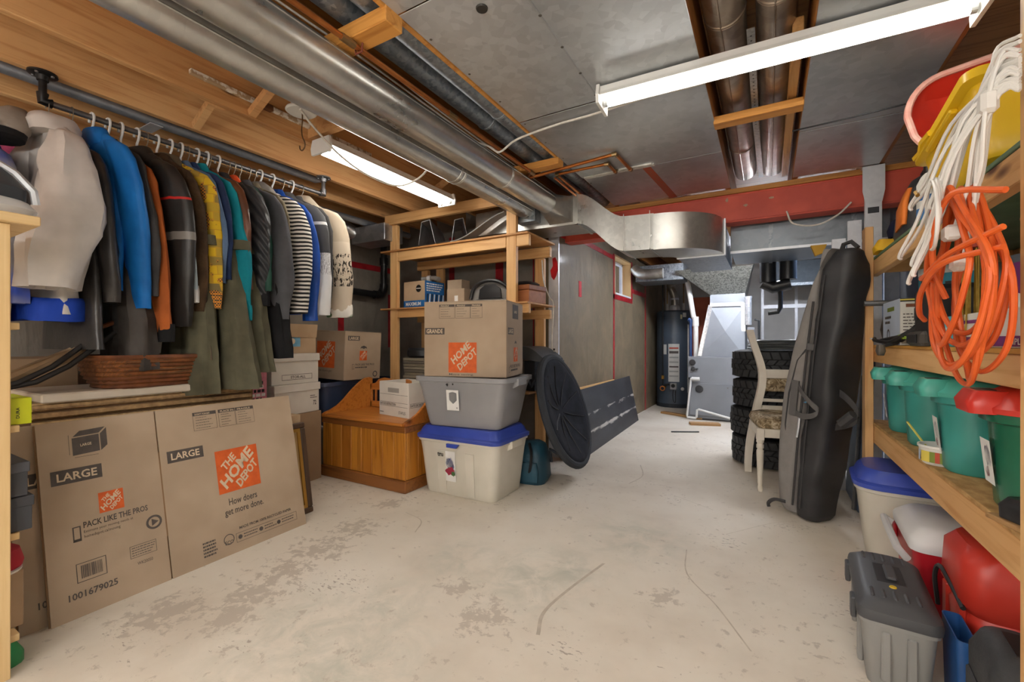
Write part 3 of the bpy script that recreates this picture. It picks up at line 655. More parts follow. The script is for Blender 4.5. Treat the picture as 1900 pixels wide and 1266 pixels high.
DKB = M('slate grey shoebox board', '#43454a', '#37393d', sc_=6, rough=.6)
mini_box('shoebox', 'dark grey shoebox on the lower shelf of pale unit', (-2.225, .38, .448), (.26, .18, .11), DKB, lid=DKB); mini_box('shoebox', 'dark grey shoebox stacked on another in pale unit', (-2.22, .375, .56), (.25, .17, .11), DKB, lid=M('shoebox lid', '#4e5056', rough=.55))
mini_box('shoebox', 'brown shoebox on the bottom shelf under the red cap', (-2.24, .40, .123), (.2, .12, .183), CARDD)
RC = M('red cap cloth', '#b01f2d', '#8d1522', rough=.8)
t = thing('baseball_cap', 'red cap with white brim edge below dark shoeboxes', 'cap', (-2.185, .395, .315)); obj('crown', G().lathe([(.07, 0), (.075, .02), (.065, .06), (.03, .085), (.0, .09)], 20), RC, t, True); obj('brim', G().loft([rc(.16, .13, .06, -.006), rc(.165, .135, .06, .002)]), M('cap brim', '#ded8d0'), t, True)
BSH = M('black shoe leather', '#27272a', '#1b1b1d', rough=.45)
def shoe(label, loc, rz):
    t = thing('shoe', label, 'shoe', loc, rz, 'black shoes on the bottom shelf')
    prof = [(-.13, .03, .10), (-.10, .038, .115), (-.04, .04, .10), (.03, .042, .075), (.09, .04, .055), (.13, .025, .045)]
    obj('upper', G().loft([[(x, wd*math.cos(a), .012+h*max(0, math.sin(a))) for a in [2*PI*k/14 for k in range(14)]] for x, wd, h in prof]), BSH, t, True)
    obj('sole', G().loft([[(x*1.02, y, z) for x, y, z in [(a, b_*1.05, zz) for a, b_ in ([(q[0], q[1]) for q in prof]+[(q[0], -q[1]) for q in reversed(prof)])]] for zz in (0, .016)]), M('pale sole', '#8c8880'), t)
    return t
shoe('black shoe nearest on the bottom shelf of pale unit', (-2.20, .30, .122), -75); shoe('black shoe behind another on the bottom shelf', (-2.20, .19, .122), -75)
GRB = M('green plastic bag', '#1f8a4c', '#156b39', rough=.35, bp=.4, bs=20)
g = G().loft([[(x*k, y*k, z) for x, y, z in rc(.14, .16, .05, 0)] for k in (1,)]+[[(x*k, y*k, zz) for x, y, z in rc(.14, .16, .05, 0)] for k, zz in ((1.05, .03), (.8, .06), (.3, .085))]).jitter(.02, 9, 3)
g.v = [(x, y, max(z, 0)) for x, y, z in g.v]
tag(obj('plastic_bag', g, GRB, None, True, loc=(-2.18, .39, 0)), 'crumpled green plastic bag on floor under pale shelf unit', 'bag')

# ================================================================== WICKER TRUNK, BASKET, BAGS BEHIND THE FLAT BOXES
def wicker_mat(name, a, b_, sx, sz):
    if name in MATS: return MATS[name]
    m, nt, b = _new(name); v = coords(nt, (1, 1, 1))
    br = N(nt, 'ShaderNodeTexBrick'); br.inputs['Scale'].default_value = sx; br.inputs['Mortar Size'].default_value = .02; br.inputs['Brick Width'].default_value = .55; br.inputs['Row Height'].default_value = .22
    br.inputs['Color1'].default_value = (*lin(a), 1); br.inputs['Color2'].default_value = (*lin(b_), 1); br.inputs['Mortar'].default_value = (*lin('#6b4f30'), 1)
    mp = N(nt, 'ShaderNodeMapping'); mp.inputs['Rotation'].default_value = (R(90), 0, R(90)); nt.links.new(v, mp.inputs['Vector']); nt.links.new(mp.outputs[0], br.inputs['Vector'])
    mx = N(nt, 'ShaderNodeMix', data_type='RGBA', blend_type='MULTIPLY'); mx.inputs[0].default_value = .6; nt.links.new(br.outputs['Color'], mx.inputs[6]); nt.links.new(ramp(nt, tex(nt, v, 40, 3), [(.3, '#8a6f50'), (.7, '#ffffff')]), mx.inputs[7])
    nt.links.new(mx.outputs[2], b.inputs['Base Color']); b.inputs['Roughness'].default_value = .7; bump(nt, b, br.outputs['Fac'], -.5, .01); MATS[name] = m; return m
SEAG = wicker_mat('woven seagrass', '#dcc090', '#bd9c6e', 16, 1)
RATT = M('brown rattan cane', '#7a4826', '#5c3218', sc_=20, rough=.5)
BOARD = M('off white melamine', '#d9cfc0', '#cec3b2', sc_=5, rough=.5)
wt = thing('wicker_chest', 'woven seagrass chest with off-white lid behind flattened boxes', 'chest', (-2.80, 1.02, 0))
# woven body: horizontal strands standing proud, over a core
g = G(); obj('core', G().box(-.21, -.44, 0, .20, .44, .79), M('trunk core', '#5d4328', rough=.8), wt)
sm = None
for k in range(24):
    z = .005+k*.034; pts = []
    for j in range(45):
        y = -.44+.88*j/44; pts.append((.205+.008*math.sin(j*PI+k*PI), y, z))
    o_ = obj('strand', G().tube(pts, .015, 5), SEAG, wt, True) if k > 12 else None
obj('lower_weave', G().box(.2, -.44, 0, .215, .44, .45), SEAG, wt)
obj('lid', G().chbox(-.22, -.42, .807, .235, .45, .845, .006), BOARD, wt); obj('woven_top', G().box(-.21, -.44, .7905, .205, .44, .806), SEAG, wt)
obj('corner_panel', G().box(-.2, .44, 0, .2, .455, .80), M('amber trunk side', '#7d5a30', rough=.6), wt)
bk = thing('wicker_basket', 'brown wicker basket with arched handle on the chest lid', 'basket', (-2.70, 1.0, .846), 4)
rings = [rc(.26, .36, .09, 0, 5), rc(.30, .42, .1, .06, 5), rc(.32, .45, .11, .14, 5), rc(.31, .44, .105, .14, 5), rc(.28, .4, .095, .02, 5)]
obj('liner', G().loft(rings), M('rattan liner', '#5a3417', rough=.7), bk, True)
for k in range(7):
    z = .008+k*.019; s_ = min(1, .0+z/.06) if z < .06 else 1
    wd = .262+(.04*min(z/.06, 1))+max(0, z-.06)*.25; dp = .364+(.06*min(z/.06, 1))+max(0, z-.06)*.37
    pts = [(x*(1+.012*(-1)**i), y*(1+.012*(-1)**i), z) for i, (x, y, _) in enumerate(rrect(-wd/2, -dp/2, wd/2, dp/2, .1, z, 8))]
    obj('woven_row', G().tube(pts, .0105, 5, closed=True), RATT if k < 3 else wicker_mat('amber cane', '#9c6130', '#7c4722', 30, 1), bk, True)
obj('rim', G().tube([(x, y, .142) for x, y, _ in rrect(-.165, -.23, .165, .23, .11, 0, 8)], .013, 6, closed=True), RATT, bk, True)
obj('handle', G().tube([(0, -.22, .14), (0, -.235, .2), (0, -.2, .27), (0, -.1, .32), (0, 0, .33), (0, .1, .32), (0, .2, .27), (0, .235, .2), (0, .22, .14)], .011, 6), RATT, bk, True)
BG1 = M('beige bag cloth', '#a98f70', '#8b7356', sc_=6, rough=.85); BG2 = M('black strap cloth', '#1f1c1b', rough=.7)
t = thing('cloth_bag', 'draped beige bag with black straps slumped on the chest', 'bag', (-2.66, .66, .846), 0)
rings = []
for k in range(9):
    f = k/8; rings.append([(.05*math.cos(a)*(1-.3*f)-.02+.012*math.sin(5*a+2*f), (-.17+.30*f)+.02*math.sin(a), .03+.17*f+.045*math.sin(a)*(1-.25*f)+.006*math.sin(7*a)) for a in [2*PI*j/20 for j in range(20)]])
g = G().loft(rings); g.v = [(x, y, max(z, .002)) for x, y, z in g.v]; obj('pouch', g, BG1, t, True)
for o_ in (-.02, .03): obj('strap', G().tube([(.055, -.19+o_, .03), (.07, -.1+o_, .05), (.065, 0+o_, .11), (.05, .09+o_, .19), (.02, .17+o_, .26)], .011, 6), BG2, t, True)
mini_box('cardboard_box', 'brown box in the shade behind the slumped bag', (-3.31, .55, .0), (.5, .6, .98), CARDD)
PB = M('khaki liner', '#6f6a58', rough=.8)

# framed picture leaning behind the far end of the flat boxes
fr = thing('picture_frame', 'dark picture frame with gold inner edge behind flattened boxes', 'picture frame', (-2.44, 1.36, 0)); fr.rotation_euler = (0, R(-9), R(3))
FRM = WOOD('dark walnut frame', '#5b4634', '#3b2c20', 'z', kn=.1); GOLDF = M('gold slip', '#b98b3a', rough=.4, metal=.5)
W_, H_ = .42, .56
for b_ in ((-.03, 0, 0, 0, W_, .035), (-.03, 0, H_-.035, 0, W_, H_), (-.03, 0, .035, 0, .035, H_-.035), (-.03, W_-.035, .035, 0, W_, H_-.035)): obj('moulding', G().chbox(*b_, .006), FRM, fr)
for b_ in ((-.02, .035, .035, -.006, W_-.035, .055), (-.02, .035, H_-.055, -.006, W_-.035, H_-.035), (-.02, .035, .055, -.006, .055, H_-.055), (-.02, W_-.055, .055, -.006, W_-.035, H_-.055)): obj('gold_slip', G().box(*b_), GOLDF, fr)
obj('picture', G().box(-.024, .055, .055, -.014, W_-.055, H_-.055), M('tan picture mount', '#c2a574', '#b0925f', rough=.7), fr)
mini_box('carton', 'plain tan carton standing behind the picture frame', (-2.62, 1.70, 0), (.1, .12, .60), TANC)

# ================================================================== CARTONS AND TOTES PAST THE COATS
def stor_all(label, loc, rz, words, lidless=False):
    t = thing('storage_carton', label, 'carton', loc, rz); obj('body', G().chbox(-.16, -.2, 0, .16, .2, .2, .003), WCARD, t)
    obj('lid', G().chbox(-.168, -.208, .165, .168, .208, .222, .004), WCARD, t)
    p = Print((.16, -.2, 0), (0, 1, 0), (0, 0, 1), .001); p2 = Print((-.16, -.2, 0), (1, 0, 0), (0, 0, 1), .001)
    for q, wd in ((p, .4), (p2, .32)):
        if words: q.frame(INK, wd*.2, .03, wd*.85, .07, .003); q.text(INK, words, wd*.38, .04, wd*.32, .02)
        else: q.text(INK, '72', wd*.85, .05, .03, .035); q.lines(INK, wd*.78, .1, wd*.95, .13, 2, 1, .4)
    p.build(t); p2.build(t); return t
STOX, STOY = -3.18, 2.02
mini_box('cardboard_box', 'cardboard box under the two white storage cartons', (STOX, STOY, 0), (.36, .42, .527), CARDD, 6)
stor_all('white storage carton, lower of two beside navy tote', (STOX+.01, STOY, .528), 8, None); stor_all('white lidded storage carton, upper of two, with framed lettering', (STOX, STOY, .752), 5, 'STOR-ALL')
t = thing('open_carton', 'small open tan carton with blue label atop storage cartons', 'carton', (STOX-.02, STOY+.03, .976), 3)
open_carton(t, .3, .34, .12, TANC); fl_ = obj('flap', G().box(-.15, -.006, 0, .15, 0, .09), TANC, t, loc=(0, -.17, .12), rot=(R(6), 0, 0)); obj('flap', G().box(0, -.17, 0, .005, .17, .10), TANC, t, loc=(.15, 0, .12), rot=(0, R(8), 0))
p = Print((.15, -.17, .03), (0, 1, 0), (0, 0, 1)); LBL = M('pale blue label', '#7fb4cf', '#6aa3c2', sc_=20); p.quad(LBL, .07, .02, .2, .09); p.disc(CREAM, .135, .06, .022, 14, 2); p.build(t, 'blue_label')
p = Print((-.15, -.17, .0), (1, 0, 0), (0, 0, 1)); p.quad(LBL, .06, .03, .2, .115); p.disc(CREAM, .13, .085, .022, 14, 2); p.build(t, 'blue_label')
# printed poster carton
PKC = M('pink poster print', '#d48a98', '#bf7384', sc_=20)
t = mini_box('poster_carton', 'pink and white carton with bold black print behind coats', (-3.05, 1.72, .0), (.1, .16, .86), M('poster white', '#e4ded8'), 10)
p = Print((.05, -.08, 0), (0, 1, 0), (0, 0, 1)); p.quad(PKC, .0, .5, .16, .86); rr = random.Random(4)
for i in range(5):
    x = .02
    while x < .12:
        wd = rr.uniform(.015, .035); p.quad(BLK if i % 2 == 0 else WHT, x, .66+i*.028, x+wd, .68+i*.028, 2); x += wd+.008
p.build(t)

# ---- totes
def tote(name, label, loc, rz, wt_, dt, wb_, db, ht, mat, lidmat=None, lid_h=.03, rim=.02, cat='tote', ribs=0, group=None, r=.05, domed=0, handles=True, lid_name='lid'):
    t = thing(name, label, cat, loc, rz, group); th = .006
    def lerp(a, b_, f): return a+(b_-a)*f
    rings = [rc(wb_-.02, db-.02, r*.8, 0, 5), rc(wb_, db, r, .012, 5)]
    for f in (.25, .5, .75): rings.append(rc(lerp(wb_, wt_, f), lerp(db, dt, f), r, ht*f, 5))
    rings += [rc(wt_, dt, r, ht-.035, 5), rc(wt_+rim, dt+rim, r*1.1, ht-.03, 5), rc(wt_+rim, dt+rim, r*1.1, ht, 5), rc(wt_-2*th, dt-2*th, r, ht, 5), rc(wb_-2*th, db-2*th, r*.9, .012, 5)]
    obj('tub', G().loft(rings), mat, t, 40)
    if ribs:
        for s_ in (-1, 1):
            for k in range(ribs):
                x = wb_*(.5-(k+.5)/ribs)*.8
                obj('rib', G().loft([[(x-.03, s_*(db/2-.004), .02), (x+.03, s_*(db/2-.004), .02), (x+.03, s_*(db/2+.008), .02), (x-.03, s_*(db/2+.008), .02)][::s_], [(x-.035, s_*(dt/2-.016), ht*.78), (x+.035, s_*(dt/2-.016), ht*.78), (x+.035, s_*(dt/2+.002), ht*.78), (x-.035, s_*(dt/2+.002), ht*.78)][::s_]]), mat, t)
    if handles:
        for s_ in (-1, 1): obj('handle', G().loft([[(s_*a, b_, c) for a, b_, c in ((wt_/2-.01, -.08, ht-.075), (wt_/2-.01, .08, ht-.075), (wt_/2+.028, .07, ht-.055), (wt_/2+.028, -.07, ht-.055))], [(s_*a, b_, c) for a, b_, c in ((wt_/2-.01, -.08, ht-.01), (wt_/2-.01, .08, ht-.01), (wt_/2+.028, .07, ht-.01), (wt_/2+.028, -.07, ht-.01))]]), mat, t)
    if lidmat:
        W1, D1 = wt_+rim+.016, dt+rim+.016; z = ht-.012
        lr = [rc(W1, D1, r*1.1, z, 5), rc(W1+.004, D1+.004, r*1.1, z+.02, 5), rc(W1-.01, D1-.01, r*1.1, z+.026, 5)]
        if domed: lr += [rc(W1-.03, D1-.03, r, z+.03, 5), rc(W1-.055, D1-.055, r, z+domed*.75, 5), rc(W1-.09, D1-.09, r, z+domed, 5)]
        else: lr += [rc(W1-.04, D1-.04, r, z+.026, 5), rc(W1-.06, D1-.06, r*.9, z+lid_h-.012, 5)]
        obj(lid_name, G().loft(lr), lidmat, t, 40)
    return t
GREYP = M('grey tote plastic', '#98989a', '#8e8e90', sc_=3, rough=.42); NAVY = M('navy tote plastic', '#3d4a66', '#35415b', sc_=3, rough=.4); NAVYD = M('dark navy tote plastic', '#252c45', '#1e2439', sc_=3, rough=.4)
LGREY = M('light grey lid plastic', '#b7babf', rough=.45)
tote('tote', 'grey tote with pale lid on the floor left of bench', (-3.42, 2.60, 0), 12, .42, .5, .36, .44, .35, GREYP, LGREY, handles=False)
tote('tote', 'slate blue ribbed tote stacked on the grey tote', (-3.40, 2.58, .366), 12, .42, .5, .34, .42, .355, NAVY, None, ribs=3, handles=False)
t = tote('tote', 'dark navy tote with sticker under the slanted moving box', (-3.40, 3.12, .366), 8, .36, .4, .3, .34, .34, NAVYD, None, handles=False)
p = Print((-.165, -.168, .1), (1, 0, 0), (0, -.06, 1), .004); p.quad(PAPER, .04, .07, .10, .17); p.lines(M('green print', '#6f9a4a'), .045, .09, .095, .16, 3, 2, .6); p.build(t, 'sticker')
tote('tote', 'dark tote on the floor supporting the navy sticker tote', (-3.40, 3.14, 0), 8, .40, .42, .34, .36, .36, NAVYD, None, handles=False)

def moving_box(label, loc, rot, wd, dp, ht, faces, top='flaps'):
    """closed moving carton; faces: list of (side, painter)"""
    t = thing('moving_box', label, 'box', loc); t.rotation_euler = rot
    obj('body', G().chbox(-wd/2, -dp/2, 0, wd/2, dp/2, ht, .004), CARD, t)
    for s_ in (-1, 1): obj('top_flap', G().chbox(-wd/2, min(0, s_*dp/2)+.001, ht, wd/2, max(0, s_*dp/2)-.001, ht+.005, .001), CARD, t)
    fr_ = {'front': ((-wd/2, -dp/2, 0), (1, 0, 0)), 'right': ((wd/2, -dp/2, 0), (0, 1, 0))}
    for side, fn in faces:
        O, U = fr_[side]; p = Print(O, U, (0, 0, 1), .0008); fn(p); p.build(t)
    return t
def pr_big(p):
    p.quad(INK, .015, .255, .135, .30); p.text(CREAM, 'GRANDE', .025, .262, .1, .03)
    for x0_, x1_ in ((.1, .185), (.19, .27), (.27, .345)): p.frame(INK, x0_, .345, x1_, .42, .0015); p.quad(INK, x0_, .405, x1_, .42); p.lines(INK, x0_+.01, .35, x1_-.015, .4, 4, int(x0_*80), .15)
    logo(p, .175, .03, .185, 1, ('HOME', 'DEPOT')); p.text(INK, 'More saving.', .18, .006, .15, .014, bold=0)
def pr_small(p, wd=.4):
    p.quad(INK, .04, .255, .17, .295); p.text(CREAM, 'LARGE', .05, .262, .108, .026)
    p.frame(INK, .14, .345, .26, .43, .004); p.quad(INK, .148, .353, .252, .422); p.text(CREAM, 'LARGE', .17, .38, .06, .016)
    p.poly(INK, [(.17, .205), (.18, .217), (.2, .222), (.22, .217), (.23, .205), (.215, .207), (.2, .2), (.185, .207)])
    logo(p, .155, .105, .085, 1, ('HOME', 'DEPOT')); p.text(INK, 'PACK LIKE THE PROS', .11, .07, .22, .018); p.lines(INK, .12, .045, .28, .065, 1, 3, .6); p.frame(INK, .08, .04, .1, .085, .003)
    p.ring(INK, .35, .04, .018, .026)
def pr_tip(p):
    p.quad(INK, .03, .345, .16, .385); p.text(CREAM, 'LARGE', .042, .352, .105, .026)
    p.poly(INK, [(.17, .275), (.18, .292), (.21, .302), (.24, .292), (.25, .275), (.23, .28), (.21, .272), (.19, .28)])
    logo(p, .165, .17, .085, 1, ('HOME', 'DEPOT')); p.text(INK, 'PACK LIKE THE PROS', .12, .125, .22, .018); p.lines(INK, .12, .1, .28, .118, 1, 3, .6); p.frame(INK, .085, .095, .108, .14, .003); p.ring(INK, .355, .045, .018, .028)
def pr_left(p): p.text(ORG, ' ', 0, 0, .1, .1); logo(p, .15, .10, .23, 1, ('HOME', 'DEPOT')); p.text(INK, 'How doers get', .16, .06, .19, .025, bold=0)
moving_box('cardboard moving box tipped on the blue totes below coats', (-3.38, 2.74, .735), (R(-1), R(2), R(2)), .50, .42, .42, [('front', pr_left), ('right', pr_tip)])
# ================================================================== CLOTHES ROD AND COATS
IRON = M('black iron pipe', '#3b3a3a', '#2c2b2b', sc_=12, rough=.4, metal=.7); GPIPE = M('dull steel pipe', '#8f9092', '#77787b', sc_=12, rough=.35, metal=.8)
RX, RZ = -2.80, 2.135
rod = thing('clothes_rod', 'steel clothes rod hung from ceiling by pipe flanges', 'clothes rod', (RX, .66, RZ))
obj('rod', G().tube([(0, .0, 0), (0, 1.44, 0)], .0135, 14), GPIPE, rod, True)
for y, m_ in ((0, IRON), (1.44, GPIPE)):
    obj('elbow', G().tube([(0, y+(.03 if y == 0 else -.03), 0), (0, y, 0), (0, y, .035)], .021, 12), m_, rod, True)
    obj('drop_pipe', G().tube([(0, y, .03), (0, y, .112)], .014, 12), m_, rod, True)
    fl2 = obj('flange', G().lathe([(.05, .124), (.05, .116), (.024, .111), (.02, .09)], 22, (0, y, 0)), m_, rod, True)
    for a in range(4): obj('bolt', G().lathe([(.007, .116), (.006, .108)], 8, (.036*math.cos(PI/4+a*PI/2), y+.036*math.sin(PI/4+a*PI/2), 0)), GPIPE, fl2)
# galvanised drip channel along the joist behind the rod
ch = thing('metal_channel', 'grey galvanised channel along the joists behind the clothes rod', 'channel', (-2.955, YF, 2.29))
obj('channel', G().tube([(0, 0, 0), (0, 4.75, 0), (.02, 4.8, .02)], .03, 14), GALV('grey conduit', '#aab1ba', '#8d949e', .35, 30, .6, .3), ch, True)
obj('strap', G().box(-.1, 3.7, -.035, .04, 3.76, -.031), STEEL, ch)
round_duct("thin grey pipe on the joists behind the right coats", -3.38, 2.215, .03, 1.2, 3.6, GALV("grey conduit"))

WPL = M('white plastic hanger', '#e6e6e4', rough=.35); WIRE = M('wire hanger', '#a8a294', rough=.3, metal=.8); BPL = M('black plastic hanger', '#2a2a2c', rough=.4)
def hanger(label, y, mat=None, rz=0, tilt=0, r=None):
    mat = mat or WPL; r = r or (.0055 if mat is WPL else .0022)
    t = thing('coat_hanger', label, 'hanger', (RX, y, RZ), rz, 'coat hangers on the clothes rod')
    R_ = .0135+r+.001; hook = [(-R_*1.0, 0, -.022), (-R_, 0, 0)]+[(-R_*math.cos(R(a)), 0, R_*math.sin(R(a))) for a in range(20, 181, 20)]+[(R_, 0, -.015), (.012, 0, -.04), (0, 0, -.06), (0, 0, -.09)]
    obj('hook', G().tube(hook, r, 7), mat, t, True)
    obj('shoulder_bar', G().tube([(-.17, 0, -.20), (-.12, 0, -.165), (-.03, 0, -.108), (0, 0, -.092), (.03, 0, -.108), (.12, 0, -.165), (.17, 0, -.20)], r*1.05, 7), mat, t, True)
    obj('lower_bar', G().tube([(-.17, 0, -.20), (-.155, 0, -.212), (.155, 0, -.212), (.17, 0, -.20)], r*.9, 7), mat, t, True)
    return t
def ell(cx_, cy_, z, ax, ay, n=20, ph=0, fold=0, k=5, pw=2.6):
    out = []
    for j in range(n):
        a = 2*PI*j/n; c, s_ = math.cos(a), math.sin(a)
        rr = 1+fold*math.sin(k*a+ph)
        q = (abs(c)**pw+abs(s_)**pw)**(-1/pw)
        out.append((cx_+ax*c*q*rr, cy_+ay*s_*q*rr, z))
    return out
def fold_ring(ring, cx_, cy_, z, amp, seed, fr=2.2):
    """cloth folds: push ring points in and out with vertical-running noise"""
    out = []
    for a, b_, c in ring:
        d = Vector((a-cx_, b_-cy_, 0)); u = d.normalized() if d.length > 1e-6 else d
        k = noise.noise(Vector((u.x*fr+seed*3.7, u.y*fr+seed*1.9, z*3.2+seed)))+.5*noise.noise(Vector((u.x*fr*2.3+seed, u.y*fr*2.3, z*7+seed*2)))
        out.append((a+u.x*amp*k, b_+u.y*amp*k, c))
    return out
def lerp_prof(prof, n):
    out = []
    for p, q in zip(prof, prof[1:]):
        for k in range(n): out.append(tuple(x+(y_-x)*k/n for x, y_ in zip(p, q)))
    out.append(prof[-1]); return out
def garment(label, cat, y, mat, length=.68, sl=.60, hw=.22, th=.045, rz=0, drop=0, collar=None, cuff=None, hem=None, sleeve_mat=None, wr=.011, seed=0, sr=.058, x=0, open_=0, hood=None, name='jacket', flare=1.0, thin=1.0, swing=0, bell=False, swy=.045, bth=1.0):
    """a coat on its hanger: local x = along the hanger towards the aisle, y = along the rod, z up; origin at the neck"""
    t = thing(name, label, cat, (RX+x, y, RZ-.098-drop), rz); rnd = random.Random(seed); ph = rnd.uniform(0, 6); th *= .66 if y > .7 else 1
    prof = lerp_prof([(.0, .055, .6), (-.02, .085, .75), (-.05, .15, .85), (-.085, .195, .95), (-.13, .205, 1), (-.22, .2, 1.05), (-.35, .195, 1.1), (-.48, .2, 1.12), (-.6, .205, 1.15), (-.68, .21, 1.2)], 2)
    rings = []; n = 32; am = wr*1.7
    for z, w_, tk in prof:
        zz = z if z > -.13 else -.13+(z+.13)*(length-.13)/.55
        f = min(1, -zz/.3); r0 = ell(0, 0, zz, w_*hw/.22*(1+(flare-1)*max(0, -zz)/length), th*bth*tk*(.75+.25*f), n, ph, .0, 6)
        rings.append(fold_ring(r0, 0, 0, zz, am*f, seed, 2.6))
    last = rings[-1]; rings.append([(a*.93, b_*.8, c+.004) for a, b_, c in last]); rings.append([(a*.9, b_*.7, c+.05) for a, b_, c in last])
    obj('body', G().loft(rings), mat, t, 60)
    for s_ in (1, -1):
        sh = hw*.86; dy = 0; off = rnd.uniform(-.015, .02); bow = rnd.uniform(-.012, .02)
        path = lerp_prof([(sh-.09, -.04, .25, .45), (sh-.05, -.052, .6, .75), (sh-.01, -.075, .88, .95), (sh+.025, -.12, 1.05, 1.06), (sh+.048, -.20, 1.12, 1.12), (sh+.056+off*.4+bow, -.31, 1.06, 1.06), (sh+.06+off*.8+bow, -.42, .96, 1.0), (sh+.055+off, -.52, .86, .93), (sh+.05+off*1.2, -.6, .74, .84)], 2)
        rg = []
        for px_, pz, kx, ky in path:
            zz = pz*sl/.6; q_ = (.5+.75*min(1, -pz/.42)) if bell else 1; kx *= q_; ky *= q_; cx_ = s_*px_+s_*swing*(zz*zz); cy_ = swy*min(1, max(0, (-pz-.07)/.53))**1.1 if s_ > 0 else 0
            rg.append(fold_ring(ell(cx_, cy_, zz, sr*kx, th*.9*thin*ky, 20, 0, 0, 5, 2.2), cx_, cy_, zz, am*1.25*min(1, -zz*4), seed+s_*11, 1.7))
        l_ = rg[-1]; cxm = sum(p[0] for p in l_)/20; cym = sum(p[1] for p in l_)/20
        rg.append([(cxm+(a-cxm)*.82, cym+(b_-cym)*.8, c+.002) for a, b_, c in l_]); rg.append([(cxm+(a-cxm)*.75, cym+(b_-cym)*.75, c+.06) for a, b_, c in l_])
        so = obj('sleeve', G().loft(rg), sleeve_mat or mat, t, 60)
        if cuff:
            ce_ = [[(cxm+(a-cxm)*k, cym+(b_-cym)*k, c+dz) for a, b_, c in l_] for k, dz in ((1.08, .06), (1.13, .03), (1.1, -.025), (.9, -.028), (.85, .02))]
            obj('cuff', G().loft(ce_, cap=False), cuff, so, 60)
    if collar:
        cr = [ell(0, 0, -.075, .135, th*.9, 18), ell(.0, 0, -.03, .10, th*1.05, 18), ell(.0, 0, .008, .075, th*.85, 18), ell(0, 0, .01, .06, th*.6, 18), ell(0, 0, -.04, .05, th*.5, 18)]
        obj('collar', G().loft(cr).jitter(wr, 8, seed+9), collar, t, 60)
    if hood:
        hr = [ell(0, .0, -.12, .12, th*1.0, 18), ell(.01, -.01, -.06, .13, th*1.25, 18), ell(.0, -.015, -.01, .10, th*1.1, 18), ell(0, -.01, .03, .06, th*.7, 18)]
        obj('hood', G().loft(hr).jitter(wr*2, 8, seed+5), hood, t, 60)
    if hem:
        e0 = ell(0, 0, -length, .212*hw/.22*flare, th*1.22, n, ph, .05, 6)
        obj('hem_band', G().loft([[(a*k, b_*k, c+dz) for a, b_, c in e0] for k, dz in ((1.0, .07), (1.06, .05), (1.03, -.03), (.85, -.03))]).jitter(wr, 7, seed), hem, t, 60)
    return t
def CL(name, a, b_=None, rough=.85, bp=.25, bs=40, s_=8, spec=.25): return M('cloth '+name, a, b_, rough, 0, s_, bp, bs, spec=spec)
def LE(name, a, b_=None): return M('leather '+name, a, b_, .38, 0, 10, .45, 26, spec=.55)
def stripes_mat():
    m, nt, b = _new('cloth black and white stripes'); v = coords(nt, (1, 1, 1)); wv = N(nt, 'ShaderNodeTexWave'); wv.bands_direction = 'Z'; wv.inputs['Scale'].default_value = 13; wv.inputs['Distortion'].default_value = 1.8; wv.inputs['Detail'].default_value = .5; wv.inputs['Detail Scale'].default_value = .8
    nt.links.new(v, wv.inputs['Vector']); nt.links.new(ramp(nt, wv.outputs['Fac'], [(.47, '#1b1a1b'), (.53, '#d9d4cc')]), b.inputs['Base Color']); b.inputs['Roughness'].default_value = .9; return m
def zones(name, stops, rough=.85, mixn=None):
    """colour by height on the garment, with optional printed speckle"""
    m, nt, b = _new(name); tc = N(nt, 'ShaderNodeTexCoord'); sp = N(nt, 'ShaderNodeSeparateXYZ'); nt.links.new(tc.outputs['Object'], sp.inputs[0])
    ad = N(nt, 'ShaderNodeMath', operation='ADD'); ad.inputs[1].default_value = 1.0; nt.links.new(sp.outputs[2], ad.inputs[0])
    r = ramp(nt, ad.outputs[0], stops); r.node.color_ramp.interpolation = 'CONSTANT'; out = r
    if mixn:
        sc2, thr, col, lo_, hi_, st = mixn; v = coords(nt, st); n = tex(nt, v, sc2, 3, .6, .5); k = ramp(nt, n, [(thr, 0.0), (thr+.03, 1.0)])
        band = ramp(nt, ad.outputs[0], [(0, 0.0), (lo_, 1.0), (hi_, 0.0)]); band.node.color_ramp.interpolation = 'CONSTANT'
        mu = N(nt, 'ShaderNodeMath', operation='MULTIPLY'); nt.links.new(k, mu.inputs[0]); nt.links.new(band, mu.inputs[1])
        mx = N(nt, 'ShaderNodeMix', data_type='RGBA'); nt.links.new(mu.outputs[0], mx.inputs[0]); nt.links.new(r, mx.inputs[6]); mx.inputs[7].default_value = (*lin(col), 1); out = mx.outputs[2]
    nt.links.new(out, b.inputs['Base Color']); b.inputs['Roughness'].default_value = rough; return m
